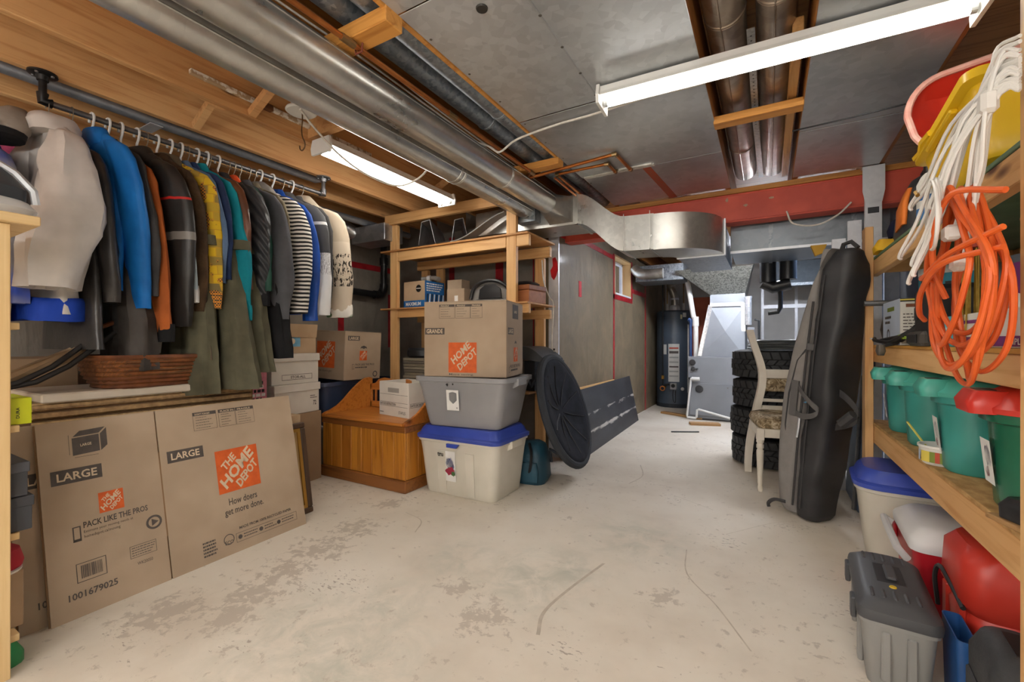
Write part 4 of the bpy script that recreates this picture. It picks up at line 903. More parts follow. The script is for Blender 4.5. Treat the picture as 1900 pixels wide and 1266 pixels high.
def yellow_print():
    m, nt, b = _new('cloth yellow block print'); v = coords(nt, (1, 1, 1)); mp = N(nt, 'ShaderNodeMapping'); mp.inputs['Rotation'].default_value = (R(90), 0, 0); nt.links.new(v, mp.inputs['Vector'])
    br = N(nt, 'ShaderNodeTexBrick'); br.inputs['Scale'].default_value = 13; br.inputs['Brick Width'].default_value = .7; br.inputs['Row Height'].default_value = .6; br.inputs['Mortar Size'].default_value = .03; br.inputs['Bias'].default_value = -.1
    br.inputs['Color1'].default_value = (*lin('#d9b321'), 1); br.inputs['Color2'].default_value = (*lin('#5d5646'), 1); br.inputs['Mortar'].default_value = (*lin('#c2972c'), 1); nt.links.new(mp.outputs[0], br.inputs['Vector'])
    ck = N(nt, 'ShaderNodeTexChecker'); ck.inputs['Scale'].default_value = 120; ck.inputs['Color1'].default_value = (*lin('#d98b2b'), 1); ck.inputs['Color2'].default_value = (*lin('#4a4230'), 1); nt.links.new(v, ck.inputs['Vector'])
    n = ramp(nt, tex(nt, v, 9, 2), [(.55, 0.0), (.58, 1.0)]); mx = N(nt, 'ShaderNodeMix', data_type='RGBA'); nt.links.new(n, mx.inputs[0]); nt.links.new(br.outputs[0], mx.inputs[6]); nt.links.new(ck.outputs[0], mx.inputs[7])
    nt.links.new(mx.outputs[2], b.inputs['Base Color']); b.inputs['Roughness'].default_value = .9; return m
def puffer():
    m, nt, b = _new('cloth black quilted'); v = coords(nt, (1, 1, 1)); wv = N(nt, 'ShaderNodeTexWave'); wv.bands_direction = 'DIAGONAL'; wv.inputs['Scale'].default_value = 9; wv.inputs['Distortion'].default_value = 1.5; nt.links.new(v, wv.inputs['Vector'])
    b.inputs['Base Color'].default_value = (*lin('#2f3033'), 1); b.inputs['Roughness'].default_value = .5; bump(nt, b, wv.outputs['Fac'], .8, .012); return m
WJ = CL('white shell', '#d2cdc8', '#c4bfba', .6, .1); WJB = CL('royal blue', '#1c43ae', '#15358f', .7); BLU = CL('bright blue shell', '#1c74c4', '#1565b0', .55, .1)
BLKL = LE('black', '#262524', '#1a1918'); BLKL2 = LE('worn black', '#2f2c2a', '#1e1c1b'); CHAR = CL('charcoal wool', '#4a4949', '#3c3b3b'); RUST = CL('rust orange', '#b5622e', '#9d5226'); FUR = CL('brown fur', '#4f3b27', '#33251a', .95, .9, 60)
DENIM = CL('faded denim', '#9fb0b8', '#c9d2d4'); TEAL = CL('teal knit', '#128a98', '#0e7684'); BRL = LE('brown', '#6b4028', '#51301e'); GREYJ = CL('grey twill', '#55565a', '#47484c'); NAVYC = CL('navy', '#2b3c63', '#223050'); ROY = CL('royal shirt', '#1d4fa8', '#183f88', .5); STEELB = CL('steel blue', '#5d7391', '#4c617e')
OLIVE = CL('olive trousers', '#5f5c49', '#4e4b3b', .8); TAUPE = CL('taupe', '#6f5f50', '#5d4f43'); DGREEN = CL('dark green', '#1f4a3c', '#183a30', .5); ORNG = CL('orange trim', '#e2582a', '#cf4b20'); STONE = CL('stone', '#bcae9b', '#a99b87'); BLACKC = CL('black', '#1d1d1f', '#161618'); CREAMC = CL('cream', '#d9cdb9', '#c9bba4')
JERS = zones('cloth charcoal jersey with white lower sleeve', [(0, '#d6d6d6'), (.60, '#47484b'), (.78, '#c9c9c9'), (.80, '#47484b')], .8, (8, .56, '#2b2b2d', .46, .62, (60, 60, 4)))
TREES = zones('cloth beige with tree print', [(0, '#c6b8a4'), (.5, '#cbbda9'), (.7, '#bdae99')], .9, (75, .52, '#2f2823', .40, .62, (1, 1, .4)))
STRP = stripes_mat(); YPR = yellow_print(); PUF = puffer(); CAMO = CL('beige camouflage', '#8f8570', '#5d5644', s_=16); GREYL = CL('grey print', '#8a8580', '#6f6b66', s_=12)
MOTO = zones('leather black with red and white sleeve bands', [(0, '#232221'), (.52, '#7d7a76'), (.56, '#232221'), (.715, '#c1261f'), (.728, '#262524')], .4)
coats = [
 ('white windbreaker with royal blue hem at the near rod end', 'jacket', .675, WJ, dict(length=.86, sl=.76, hw=.17, th=.088, rz=6, collar=WJ, hem=WJB, sr=.11, thin=1.1, drop=.0, wr=.02, bell=True, x=.06, swy=-.075, bth=.55)),
 ('white and blue striped jacket at the far left of rod', 'jacket', .50, CL('pale grey shell', '#b9bab8', '#1c43ae', .7, s_=3), dict(length=.8, sl=.7, th=.05, rz=0, x=-.10, drop=.12, collar=WJB)),
 ('black leather jacket between white windbreaker and blue jacket', 'jacket', .755, BLKL2, dict(length=.96, sl=.75, th=.05, rz=4, collar=BLKL2, flare=1.35, drop=.05, sr=.07, wr=.009)),
 ('bright blue hooded jacket near the left of the rod', 'jacket', .825, BLU, dict(length=.76, sl=.84, th=.05, rz=8, sr=.085, collar=BLU, x=.03, swy=.075, drop=-.02, wr=.008)),
 ('charcoal wool coat behind the bright blue jacket', 'coat', .885, CHAR, dict(length=.9, sl=.76, th=.042, sr=.07, rz=8, collar=CHAR)),
 ('rust orange sleeve jacket left of the motorcycle jacket', 'jacket', .935, CHAR, dict(length=.78, sl=.92, th=.036, sleeve_mat=RUST, rz=8, sr=.07, cuff=BLACKC, drop=.03)),
 ('black leather motorcycle jacket with red and white sleeve bands', 'jacket', 1.0, BLKL, dict(length=.72, sl=.90, th=.058, rz=12, sr=.092, collar=BLKL, x=.02, wr=.012, sleeve_mat=MOTO)),
 ('pale denim jacket sleeve peeking below the motorcycle jacket', 'jacket', 1.04, DENIM, dict(length=.6, sl=.70, th=.034, rz=10, sr=.06, drop=.05, cuff=CL('white cuff', '#d5d5d3'))),
 ('brown fur coat behind the yellow print hoodie', 'coat', 1.085, FUR, dict(length=.88, sl=.82, th=.05, rz=10, collar=FUR, sr=.08, sleeve_mat=FUR)),
 ('yellow and grey block print hoodie', 'hoodie', 1.145, YPR, dict(length=.80, sl=.80, th=.05, rz=14, sr=.082, hood=CL('brown knit', '#6b5f4a', '#4f4535'))),
 ('steel blue shirt right of yellow print hoodie', 'shirt', 1.195, STEELB, dict(length=.72, sl=.66, th=.034, rz=8, sr=.06, collar=STEELB)),
 ('navy shirt left of the teal sweater', 'shirt', 1.23, NAVYC, dict(length=.75, sl=.64, th=.032, rz=8, sr=.06, collar=NAVYC)),
 ('teal sweater with long sleeves', 'sweater', 1.275, TEAL, dict(length=.70, sl=.84, th=.042, rz=12, sr=.075, collar=TEAL, cuff=TEAL, swy=.08, drop=-.01)),
 ('brown leather jacket between teal sweater and quilted coat', 'jacket', 1.325, BRL, dict(length=.82, sl=.68, th=.04, rz=8, sr=.066, collar=BRL)),
 ('black quilted puffer jacket', 'jacket', 1.385, PUF, dict(length=.66, sl=.74, th=.055, rz=14, sr=.095, collar=PUF, cuff=BLACKC, swy=.07)),
 ('dark green jacket with orange collar trim', 'jacket', 1.445, DGREEN, dict(length=.72, sl=.68, th=.04, rz=8, sr=.065, collar=ORNG)),
 ('grey twill blazer left of the camouflage shirt', 'jacket', 1.51, GREYJ, dict(length=.84, sl=.84, th=.052, rz=14, sr=.092, collar=GREYJ)),
 ('beige camouflage shirt left of striped hoodie', 'shirt', 1.565, CAMO, dict(length=.72, sl=.68, th=.034, rz=12, sr=.06, collar=CAMO)),
 ('black and white striped hoodie', 'hoodie', 1.635, STRP, dict(length=.76, sl=.80, th=.06, rz=16, sr=.1, hood=GREYL, swy=.02)),
 ('royal blue shirt right of striped hoodie', 'shirt', 1.715, ROY, dict(length=.80, sl=.84, th=.04, rz=16, sr=.075, collar=ROY)),
 ('charcoal jersey with white glove print on the sleeve', 'jersey', 1.785, JERS, dict(length=.74, sl=.80, th=.055, rz=16, sr=.095, collar=CHAR)),
 ('plain dark grey jacket between jersey and beige pullover', 'jacket', 1.85, CHAR, dict(length=.72, sl=.72, th=.04, rz=16, sr=.07, collar=CHAR)),
 ('beige pullover with black tree print', 'pullover', 1.925, TREES, dict(length=.72, sl=.78, th=.055, rz=20, sr=.105, hood=STONE, cuff=M('cloth white green cuff', '#dcd8d0', '#4e6a48', sc_=14, rough=.9, lo=.55, hi=.62))),
]
for i, (lb, cat, y, m_, kw) in enumerate(coats):
    nm = {'coat': 'coat', 'shirt': 'shirt', 'hoodie': 'hoodie', 'sweater': 'sweater', 'jersey': 'jersey', 'pullover': 'pullover'}.get(cat, 'jacket')
    t = garment(lb, cat, y, m_, seed=i+1, name=nm, **kw)
    wire = i in (0, 1, 2, 7, 11, 15, 16, 17, 20, 22)
    word = lb.split(' with ')[0].split(' behind')[0].split(' left of')[0].split(' right of')[0].split(' between')[0].split(' near')[0].split(' at ')[0].split(' peeking')[0]
    hanger(('thin wire hanger of the ' if wire else 'white plastic hanger of the ')+word, y, WIRE if wire else WPL, kw.get('rz', 0))
    if cat == 'jersey':
        pj = Print((.19, -.062, -.30), (1, 0, 0), (0, 0, 1), .003); pj.text(WHT, 'BLK', -.02, .06, .09, .03); pj.text(WHT, '41', -.01, .0, .08, .05); pj.build(t, 'lettering')
# long trousers and coats hanging low in the middle
def trousers(label, y, mat, top, length, rz, x=0, hw=.15, th=.05, seed=0, cat='trousers', sway=0, name='trousers', flare=1.35):
    t = thing(name, label, cat, (RX+x, y, RZ-.19-top-.36), rz); length -= .36; rnd = random.Random(seed)
    for s_ in (-1, 1):
        rg = []
        for k in range(12):
            f = k/11; rg.append(ell(s_*hw*.5*(.6+.4*f)+sway*f*f, rnd.uniform(-.004, .004), -length*f, hw*.5*(.6+(flare-.6)*f), th*(1+.25*f), 20, seed+3*f, .14*f+.03, 7, 2))
        l_ = rg[-1]; rg.append([(a*.96, b_*.8, c+.01) for a, b_, c in l_])
        obj('leg', G().loft(rg).jitter(.008, 6, seed+s_), mat, t, 60)
    obj('waistband', G().loft([ell(0, 0, z, hw*1.02, th*1.1, 20, 0, 0, 5) for z in (.03, -.02)]), mat, t, 60)
    hanger('thin wire hanger of the '+label.split(' hanging')[0], y, WIRE, rz); return t
trousers('olive trousers hanging low below the fur coat', 1.19, OLIVE, .0, 1.16, 8, .14, .17, .06, 3, sway=-.03)
trousers('long olive raincoat hanging low behind teal sweater', 1.34, OLIVE, .0, 1.14, 10, .14, .19, .062, 5, 'coat', .04, 'coat')
trousers('olive drab trousers hanging left of the grey blazer', 1.475, OLIVE, .0, 1.06, 10, .12, .16, .05, 8, sway=.03)
trousers('black trousers hanging low behind the grey blazer', 1.60, BLACKC, .0, .98, 10, .12, .18, .05, 11)
trousers('dark grey ski trousers hanging low under bright blue jacket', .93, CL('dark ski cloth', '#48433f', '#38332f', .6), .0, 1.02, 6, .12, .15, .055, 13, flare=1.2)
trousers('taupe trousers hanging below the yellow print hoodie', 1.19, TAUPE, .0, .98, 8, .14, .14, .04, 17, flare=1.1)
PLD = M('cloth bright pixel plaid', '#d9d2c8', '#222a6b', sc_=30, rough=.9, lo=.45, hi=.5)
t = thing('scarf', 'bright multicolour plaid scarf hanging below teal sweater', 'scarf', (RX+.2, 1.36, 1.16)); obj('cloth', G().loft([ell(.0, 0, z, .05+.01*k, .02, 16, k, .05, 4, 2) for k, z in enumerate((0, -.06, -.12, -.19))]).jitter(.006, 9, 2), PLD, t, 60)
obj('border', G().loft([ell(0, 0, z, .082, .022, 16, 3, .05, 4, 2) for z in (-.17, -.195)]), M('cloth maroon', '#5b1f35'), t, 60)
t = thing('cap', 'grey cloth cap clipped to the near end of the rod', 'cap', (RX+.03, .575, 1.985), 0); obj('crown', G().loft([ell(0, 0, .07, .02, .03, 16, 0, 0, 5, 2), ell(.01, -.02, .03, .07, .06, 16, 0, 0, 5, 2), ell(.03, -.05, -.04, .10, .085, 16, 0, 0, 5, 2), ell(.03, -.06, -.07, .09, .08, 16, 0, 0, 5, 2)]), CL('cap grey', '#a39a90', '#8f867c'), t, 60); obj('band', G().loft([ell(.03, -.06, -.06, .1, .085, 16, 0, 0, 5, 2), ell(.03, -.065, -.085, .098, .083, 16, 0, 0, 5, 2)]), BLACKC, t, 60)
# ================================================================== WOODEN STORAGE RACK
PINE = WOOD('pine stud upright', '#e4b87e', '#d09c62', 'z', kn=.7, blot='#d2b48c'); PINEX = WOOD('pine stud crosswise', '#e4b87e', '#d09c62', 'x', kn=.7, blot='#d2b48c'); PINEY = WOOD('pine stud lengthwise', '#e6ba80', '#d29e62', 'y', kn=.8, blot='#d6b98f')
PLY = WOOD('plywood shelf', '#c9955c', '#b27e46', 'x', kn=.3)
rk = thing('storage_rack', 'wooden storage rack built of pine studs and plywood', 'rack', (0, 3.08, 0))
for x in (-3.128, -1.835): obj('post', G().chbox(x, 0, 0, x+.089, .038, 2.17 if x < -3 else 2.13, .002), PINE, rk)
for x in (-3.128, -2.93, -1.80): obj('rear_post', G().chbox(x, .44, 0, x+.089, .478, 1.80, .002), PINE, rk)
obj('top_rail', G().chbox(-3.16, -.039, 2.168, -1.9, -.001, 2.257, .002), PINEX, rk)
obj('rail', G().chbox(-3.035, -.0, 1.826, -1.84, .036, 1.914, .002), PINEX, rk); obj('rail', G().chbox(-1.742, 0, 1.826, -1.63, .036, 1.914, .002), PINEX, rk)
obj('rail', G().chbox(-3.035, .0, 1.29, -1.84, .036, 1.364, .002), PINEX, rk); obj('rail', G().chbox(-1.742, 0, 1.29, -1.63, .036, 1.364, .002), PINEX, rk)
obj('rear_rail', G().chbox(-3.15, .40, 1.80, -1.635, .439, 1.888, .002), PINEX, rk); obj('rear_rail', G().chbox(-3.15, .40, 1.262, -1.635, .439, 1.34, .002), PINEX, rk)
obj('plywood_shelf', G().chbox(-3.24, -.02, 1.916, -1.63, .5, 1.932, .002), PLY, rk)
obj('plywood_shelf', G().chbox(-3.24, -.02, 1.366, -1.63, .5, 1.381, .002), PLY, rk)
obj('plywood_shelf', G().chbox(-3.10, .04, .64, -1.65, .5, .656, .002), PLY, rk); obj('rail', G().chbox(-3.035, .0, .56, -1.84, .036, .64, .002), PINEX, rk)
RY = 3.08
# on the middle shelf
BLUC = M('blue carton ink', '#1f6fb5', '#175a98', sc_=14)
t = mini_box('carton', 'tan and blue carton with white lettering on the rack shelf', (-2.88, RY+.2, 1.382), (.28, .26, .25), M('tan carton face', '#c4a98a', rough=.7), -4)
p = Print((-.14, -.13, 0), (1, 0, 0), (0, 0, 1), .001); p.quad(BLUC, 0, 0, .28, .07); p.text(WHT, 'MAXIMUM', .03, .02, .2, .035, 0, 2, .03); p.disc(BLK, .2, .18, .035, 18); p.quad(WHT, .17, .178, .23, .184, 2); p.build(t)
p = Print((.14, -.13, 0), (0, 1, 0), (0, 0, 1), .001); p.quad(BLUC, 0, 0, .26, .25); rr = random.Random(3)
for k in range(8): p.poly(WHT if k % 2 else BLK, [(.02+.03*k, .04), (.035+.03*k, .04), (.045+.03*k, .13), (.03+.03*k, .13)], 2)
p.lines(WHT, .02, .15, .24, .235, 4, 2, .5, 2); p.build(t)
t = thing('hose_coupling', 'silver grey hose coupling lying on the blue carton', 'hose', (-2.80, RY+.2, 1.633), 20); obj('hose', G().tube(spline([(-.09, 0, .03), (-.04, .01, .035), (.02, 0, .04), (.07, -.02, .03), (.1, -.04, .02)], 5), .022, 10), M('grey hose', '#8f8c88', '#77746f', rough=.5), t, True); obj('collar', G().tube([(-.03, .008, .036), (.0, .004, .038)], .029, 12), STEEL, t, True)
mini_box('small_carton', 'tall plain cardboard carton beside the blue carton', (-2.54, RY+.3, 1.382), (.16, .14, .26), CARD, 3)
t = mini_box('small_carton', 'small cardboard carton with white label on rack shelf', (-2.40, RY+.14, 1.382), (.2, .14, .15), CARD, -3); p = Print((-.1, -.07, 0), (1, 0, 0), (0, 0, 1)); p.quad(WHT, .09, .03, .13, .09); p.build(t, 'label')
# a moulded grey and black seat shell
t = thing('seat_shell', 'grey and black moulded plastic seat shell on rack shelf', 'seat shell', (-2.06, RY+.2, 1.382), 5); SHG = M('grey shell plastic', '#8a8884', '#7a7874', rough=.45); SHB = M('black shell plastic', '#242426', rough=.4)
obj('base', G().loft([rc(.42, .24, .08, 0), rc(.44, .26, .09, .03), rc(.36, .2, .08, .05)]), SHG, t, True)
rg = []
for k in range(9):
    f = k/8; x = -.2+.4*f; h = .17*math.sin(PI*min(1, .25+f*.6)); rg.append([(x, -.1, .03), (x, -.1, .04+h*.7), (x, -.05, .05+h), (x, .05, .05+h), (x, .1, .04+h*.7), (x, .1, .03)])
obj('shell', G().loft(rg), SHG, t, True)
obj('side_vent', G().tube(spline([(-.19, -.11, .05), (-.15, -.112, .15), (-.04, -.112, .20), (.08, -.112, .19), (.17, -.112, .13), (.19, -.11, .05)], 4), .016, 8), SHB, t, True)
obj('inner_pad', G().loft([rc(.22, .012, .004, .05), rc(.2, .012, .004, .13), rc(.1, .012, .004, .165)]), SHB, t, True, loc=(.0, -.11, 0))
# wooden box at the right end
t = thing('wooden_box', 'small varnished wooden box at right end of rack shelf', 'box', (-1.745, RY+.2, 1.382), -6); obj('body', G().chbox(-.1, -.13, 0, .1, .13, .1, .004), WOOD('varnished red pine', '#a5673a', '#8a5028', 'x', kn=.3), t); obj('lid', G().chbox(-.103, -.133, .102, .103, .133, .145, .005), WOOD('varnished red pine'.replace('varnished', 'dark'), '#91562f', '#743f1f', 'x', kn=.3), t)
obj('clasp', G().box(-.07, -.137, .085, -.045, -.131, .12), STEEL, t); t2 = thing('black_pouch', 'flat black pouch lying on the small wooden box', 'pouch', (-1.76, RY+.2, 1.529)); obj('pouch', G().loft([rc(.16, .2, .03, 0), rc(.18, .22, .04, .015), rc(.15, .19, .04, .03)]), SHB, t2, True)
# on top: foil duct pieces and plastic sheets
FOIL = GALV('crinkled foil', '#c6c8cb', '#94979c', .3, 14, .85, .4)
for lb, x, y, rz, L in (('bent sheet metal duct offcut at the left on the rack top', -2.75, RY+.2, 25, .5), ('bent sheet metal duct offcut beside the first on the rack top', -2.48, RY+.24, 38, .42)):
    t = thing('duct_offcut', lb, 'duct offcut', (x, y, 1.933), rz, 'sheet metal offcuts on the rack'); obj('bent_sheet', G().prism([(-.08, 0), (-.078, 0), (-.05, .2), (.02, .22), (.07, .02), (.072, .02), (.024, .226), (-.054, .206)], -L/2, L/2, 'y'), FOIL, t)
PLS = M('grey plastic sheet', '#a3a3a1', '#8c8c8b', sc_=4, rough=.3)
def curled(label, x, y, z, rz, wd, L, h, mat):
    t = thing('plastic_sheet', label, 'plastic sheet', (x, y, z), rz); rg = []
    for k in range(10):
        f = k/9; xx = -L/2+L*f; zz = h*(1-math.cos(PI*f*.9))/2; rg.append([(xx, -wd/2, zz), (xx, wd/2*(1-.3*f), zz+.02*f), (xx, wd/2*(1-.3*f), zz+.02*f+.004), (xx, -wd/2, zz+.004)])
    obj('sheet', G().loft(rg), mat, t, True); obj('rolled_edge', G().tube([r_[0] for r_ in rg], .006, 6), mat, t, True); return t
curled('grey curled plastic sheet leaning up at right of rack top', -2.13, RY+.07, 1.936, 0, .14, .55, .19, PLS)
tag(obj('dark_tray', G().loft([rc(.3, .16, .03, 0), rc(.32, .18, .03, .014)]), M('dark tray', '#3f3f40', rough=.5), None, loc=(-2.42, RY+.09, 1.934)), 'flat dark tray at the front edge of rack top', 'tray')
# under the rack
PBIN = M('black bin plastic', '#232427', '#191a1c', rough=.45)
t = tote('storage_bin', 'black storage bin on the low shelf of the rack', (-2.55, RY+.26, .657), 0, .4, .36, .34, .3, .28, PBIN, None, handles=False, cat='bin')
t = thing('paper_stack', 'stack of tan papers and folders on low rack shelf', 'papers', (-2.93, RY+.25, .657)); rr = random.Random(8)
for k in range(9): obj('folder', G().chbox(-.13+rr.uniform(-.01, .01), -.14, k*.028, .13+rr.uniform(-.01, .01), .14, k*.028+.025, .003), M('folder %d' % (k % 3), ['#7f735f', '#6b6255', '#8d8370'][k % 3], rough=.8), t)
t = thing('spare_tyre', 'worn black tyre lying on papers under the rack', 'tyre', (-2.93, RY+.26, .909)); obj('tread', G().lathe([(.10, .0), (.15, .0), (.165, .02), (.165, .07), (.15, .09), (.10, .09), (.10, 0)], 24), PBIN, t, True)
obj('sidewall', G().lathe([(.1, .0905), (.148, .0905), (.148, .093), (.1, .093)], 24), PBIN, t)
t = thing('plastic_cover', 'dark plastic cover with silver latch under the rack', 'cover', (-2.12, RY+.28, .657), 10); obj('shell', G().loft([rc(.36, .3, .06, 0), rc(.34, .28, .06, .14), rc(.28, .22, .06, .24), rc(.14, .16, .05, .36), rc(.05, .1, .02, .42)]), M('dark cover', '#2c2d31', rough=.35), t, True); obj('latch', G().chbox(-.06, -.165, .05, .06, -.15, .075, .004), STEEL, t)
t = thing('plastic_cover', 'charcoal plastic rain cover poking out right of the rack', 'cover', (-1.66, 3.34, .905), -12)
rg = []
for k in range(8):
    f = k/7; x = -.12+.26*f; rg.append([(x, -.14, .02-.03*f), (x, .14, .02-.03*f), (x, .13, .12-.1*f+.03*math.sin(PI*f)), (x, -.13, .12-.1*f+.03*math.sin(PI*f))])
obj('shell', G().loft(rg), M('charcoal cover', '#3d4043', '#313437', rough=.45), t, True); obj('lip', G().tube([(.14, -.14, -.005), (.15, 0, -.008), (.14, .14, -.005)], .01, 6), SHB, t)
tag(obj('support_crate', G().chbox(-.05, -.1, 0, .05, .1, .245, .004), PBIN, None, loc=(-1.705, 3.33, .657)), 'small black crate on low rack shelf behind saucer chair', 'crate')
cable('cream cord hanging down beside the rack rear post', [(-1.72, 3.50, 1.78), (-1.70, 3.49, 1.6), (-1.64, 3.48, 1.45), (-1.60, 3.47, 1.40), (-1.60, 3.47, 1.25), (-1.61, 3.47, 1.1), (-1.60, 3.46, .99), (-1.56, 3.42, .985)], .006)

# corner plumbing and flexible duct on the left wall
ABS = M('black drain pipe', '#222325', '#191a1b', rough=.35)
t = thing('drain_pipe', 'black plastic drain pipe with elbow on the left wall', 'pipe', (-3.66, 2.3, 1.60)); obj('pipe', G().tube([(0, 0, 0), (0, 1.08, -.03)], .036, 14), ABS, t, True); obj('elbow', G().tube(spline([(0, 1.07, -.03), (0, 1.15, -.02), (.01, 1.19, .03), (.01, 1.2, .09)], 4), .044, 14), ABS, t, True); obj('riser', G().tube([(.01, 1.2, .06), (.01, 1.2, .60)], .036, 14), ABS, t, True); obj('hub', G().tube([(.01, 1.2, .3), (.01, 1.2, .38)], .046, 14), ABS, t, True)
t = thing('wall_duct', 'short silver duct with elbow entering above the rack', 'duct', (-3.55, 3.0, 2.12)); obj('elbow', G().tube(spline([(-.1, -.22, .1), (-.04, -.12, .08), (0, 0, .02), (.06, .06, -.02)], 4), .065, 14), FOIL, t, True); obj('box_section', G().chbox(.0, -.02, -.10, .45, .22, .06, .004), FOIL, t)

# ================================================================== TOY BENCH
HON = WOOD('honey varnished pine', '#c98238', '#a8621f', 'x', .38, kn=.4, blot='#c08850'); HONZ = WOOD('honey varnished pine boards', '#c8862f', '#9c5f1c', 'z', .36, kn=.8, blot='#a87838'); HOND = WOOD('dark varnished pine', '#8f5a2a', '#6f421c', 'x', .36, kn=.3)
bn = thing('toy_bench', 'honey pine storage bench with curved arms and slotted back', 'bench', (-2.635, 2.30, 0))
Wb, Db = .885, .50
obj('plinth', G().chbox(-Wb/2-.012, -.012, 0, Wb/2+.012, Db, .085, .006), HOND, bn)
obj('carcass', G().box(-Wb/2+.016, .016, .085, Wb/2-.016, Db-.01, .42), HONZ, bn)
nb = 8
for k in range(nb):
    x0_ = -Wb/2+Wb*k/nb; obj('plank', G().chbox(x0_+.0015, .002, .086, x0_+Wb/nb-.0015, .016, .42, .003), HONZ, bn)
for k in range(4):
    y0_ = .018+(Db-.03)*k/4; obj('side_plank', G().chbox(Wb/2-.0155, y0_+.001, .086, Wb/2-.001, y0_+(Db-.03)/4-.001, .42, .003), HONZ, bn); obj('side_plank', G().chbox(-Wb/2+.001, y0_+.001, .086, -Wb/2+.0155, y0_+(Db-.03)/4-.001, .42, .003), HONZ, bn)
obj('apron', G().chbox(-Wb/2-.004, -.004, .42, Wb/2+.004, Db, .465, .004), HOND, bn)
obj('seat_lid', G().chbox(-Wb/2+.022, -.014, .466, Wb/2-.022, Db-.03, .488, .006), HON, bn)
arm = [(-.012, .466), (-.012, .488), (.02, .502), (.07, .515), (.13, .54), (.20, .59), (.28, .66), (.36, .715), (.42, .745), (.47, .75), (.5, .74), (.5, .466)]
for s_ in (-1, 1): obj('arm', G().prism(arm, s_*(Wb/2-.009)-.011, s_*(Wb/2-.009)+.011, 'x'), HON, bn, bevel=.003)
bk_top = [(-Wb/2+.02, .69), (-.36, .70), (-.32, .735), (-.26, .75), (-.12, .735), (0, .748), (.12, .735), (.26, .75), (.32, .735), (.36, .70), (Wb/2-.02, .69)]
obj('back_top_rail', G().prism([(-Wb/2+.02, .64)]+bk_top+[(Wb/2-.02, .64)], Db-.03, Db-.008, 'y'), HON, bn, bevel=.003)
obj('back_bottom_rail', G().chbox(-Wb/2+.02, Db-.03, .489, Wb/2-.02, Db-.008, .54, .003), HON, bn)
for k in range(9):
    x = -.36+.72*k/8; obj('back_spindle', G().chbox(x-.011, Db-.027, .54, x+.011, Db-.011, .64, .003), HON, bn)
for x in (-.424, .424): obj('back_stile', G().chbox(x-.02, Db-.03, .489, x+.02, Db-.008, .69, .003), HON, bn)
for y in (.40, .43): obj('screw', G().lathe([(.005, 0), (.004, .003)], 8, tf=Matrix.Translation((Wb/2+.001, y, .69)) @ Matrix.Rotation(R(90), 4, 'Y')), BLK, bn)
# banker's box on the seat
t = thing('file_box', 'open white file box with hand hole on the bench seat', 'file box', (-2.475, 2.625, .489), -9)
open_carton(t, .37, .27, .262, WCARD, .006)
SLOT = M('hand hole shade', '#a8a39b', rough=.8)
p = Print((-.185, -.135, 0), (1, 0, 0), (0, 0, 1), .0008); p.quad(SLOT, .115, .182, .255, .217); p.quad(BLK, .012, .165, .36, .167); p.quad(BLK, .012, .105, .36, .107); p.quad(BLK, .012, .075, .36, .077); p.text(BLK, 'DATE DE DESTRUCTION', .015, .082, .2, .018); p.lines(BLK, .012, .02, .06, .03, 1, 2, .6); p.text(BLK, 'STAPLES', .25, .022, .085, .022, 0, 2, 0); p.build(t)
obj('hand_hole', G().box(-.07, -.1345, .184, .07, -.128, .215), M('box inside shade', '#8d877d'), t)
p = Print((.185, -.135, 0), (0, 1, 0), (0, 0, 1), .0008); p.quad(BLK, .012, .105, .26, .107); p.quad(BLK, .012, .075, .26, .077); p.text(BLK, 'DATE DE DESTRUCTION', .015, .082, .2, .018); p.build(t)

# ================================================================== TOTE STACK WITH THE TALL BOX
IVORY = M('ivory tote plastic', '#d8d3c6', '#cbc6b8', sc_=3, rough=.42, spec=.45); BLID = M('cobalt blue lid plastic', '#3a4fae', '#33469c', sc_=3, rough=.35)
ST = (-1.84, 2.63); SRZ = 1
t = tote('lidded_tote', 'ivory tote with cobalt blue lid under the grey tote', (ST[0], ST[1], 0), SRZ, .66, .46, .58, .40, .40, IVORY, BLID, domed=.085, ribs=2, r=.06, handles=True)
p = Print((-.06, -.206, .075), (1, 0, 0), (0, -.08, 1), .006); p.quad(WHT, -.09, .03, .06, .24); p.text(BLK, 'tru', -.085, .20, .05, .028); p.poly(M('blue flower print', '#2d4c9c'), blob(.015, .155, .04, .05, 3)); p.poly(M('crimson flower print', '#a22a45'), blob(.02, .105, .045, .035, 4), 2); p.poly(M('leaf print', '#3f6b3c'), blob(.045, .09, .018, .02, 5), 3); p.disc(M('blue flower print'), -.06, .14, .014, 10); p.quad(M('maroon mark', '#8e3040'), -.08, .055, -.062, .08); p.build(t, 'paper_label')
obj('latch_tab', G().loft([[(x, y-.246, z) for x, y, z in [(-.05, 0, .372), (.05, 0, .372), (.04, -.01, .35), (-.04, -.01, .35)]], [(x, y-.262, z) for x, y, z in [(-.05, 0, .372), (.05, 0, .372), (.04, -.01, .35), (-.04, -.01, .35)]]]), BLID, t)
t = tote('open_tote', 'grey open tote holding up the tall moving box', (ST[0]+.01, ST[1], .476), 6, .69, .47, .56, .38, .345, GREYP, None, r=.05, rim=.03)
p = Print((-.07, -.225, .12), (1, 0, 0), (0, -.1, 1), .004); p.quad(WHT, -.02, .0, .075, .14); p.poly(M('grey shield print', '#85888c'), [(.0, .12), (.03, .128), (.06, .12), (.06, .07), (.03, .045), (.0, .07)]); p.disc(BLK, .058, .018, .006, 8); p.poly(BLK, blob(-.01, .175, .01, .012, 2)); p.poly(BLK, blob(.035, .18, .007, .007, 6)); p.build(t, 'paper_label')
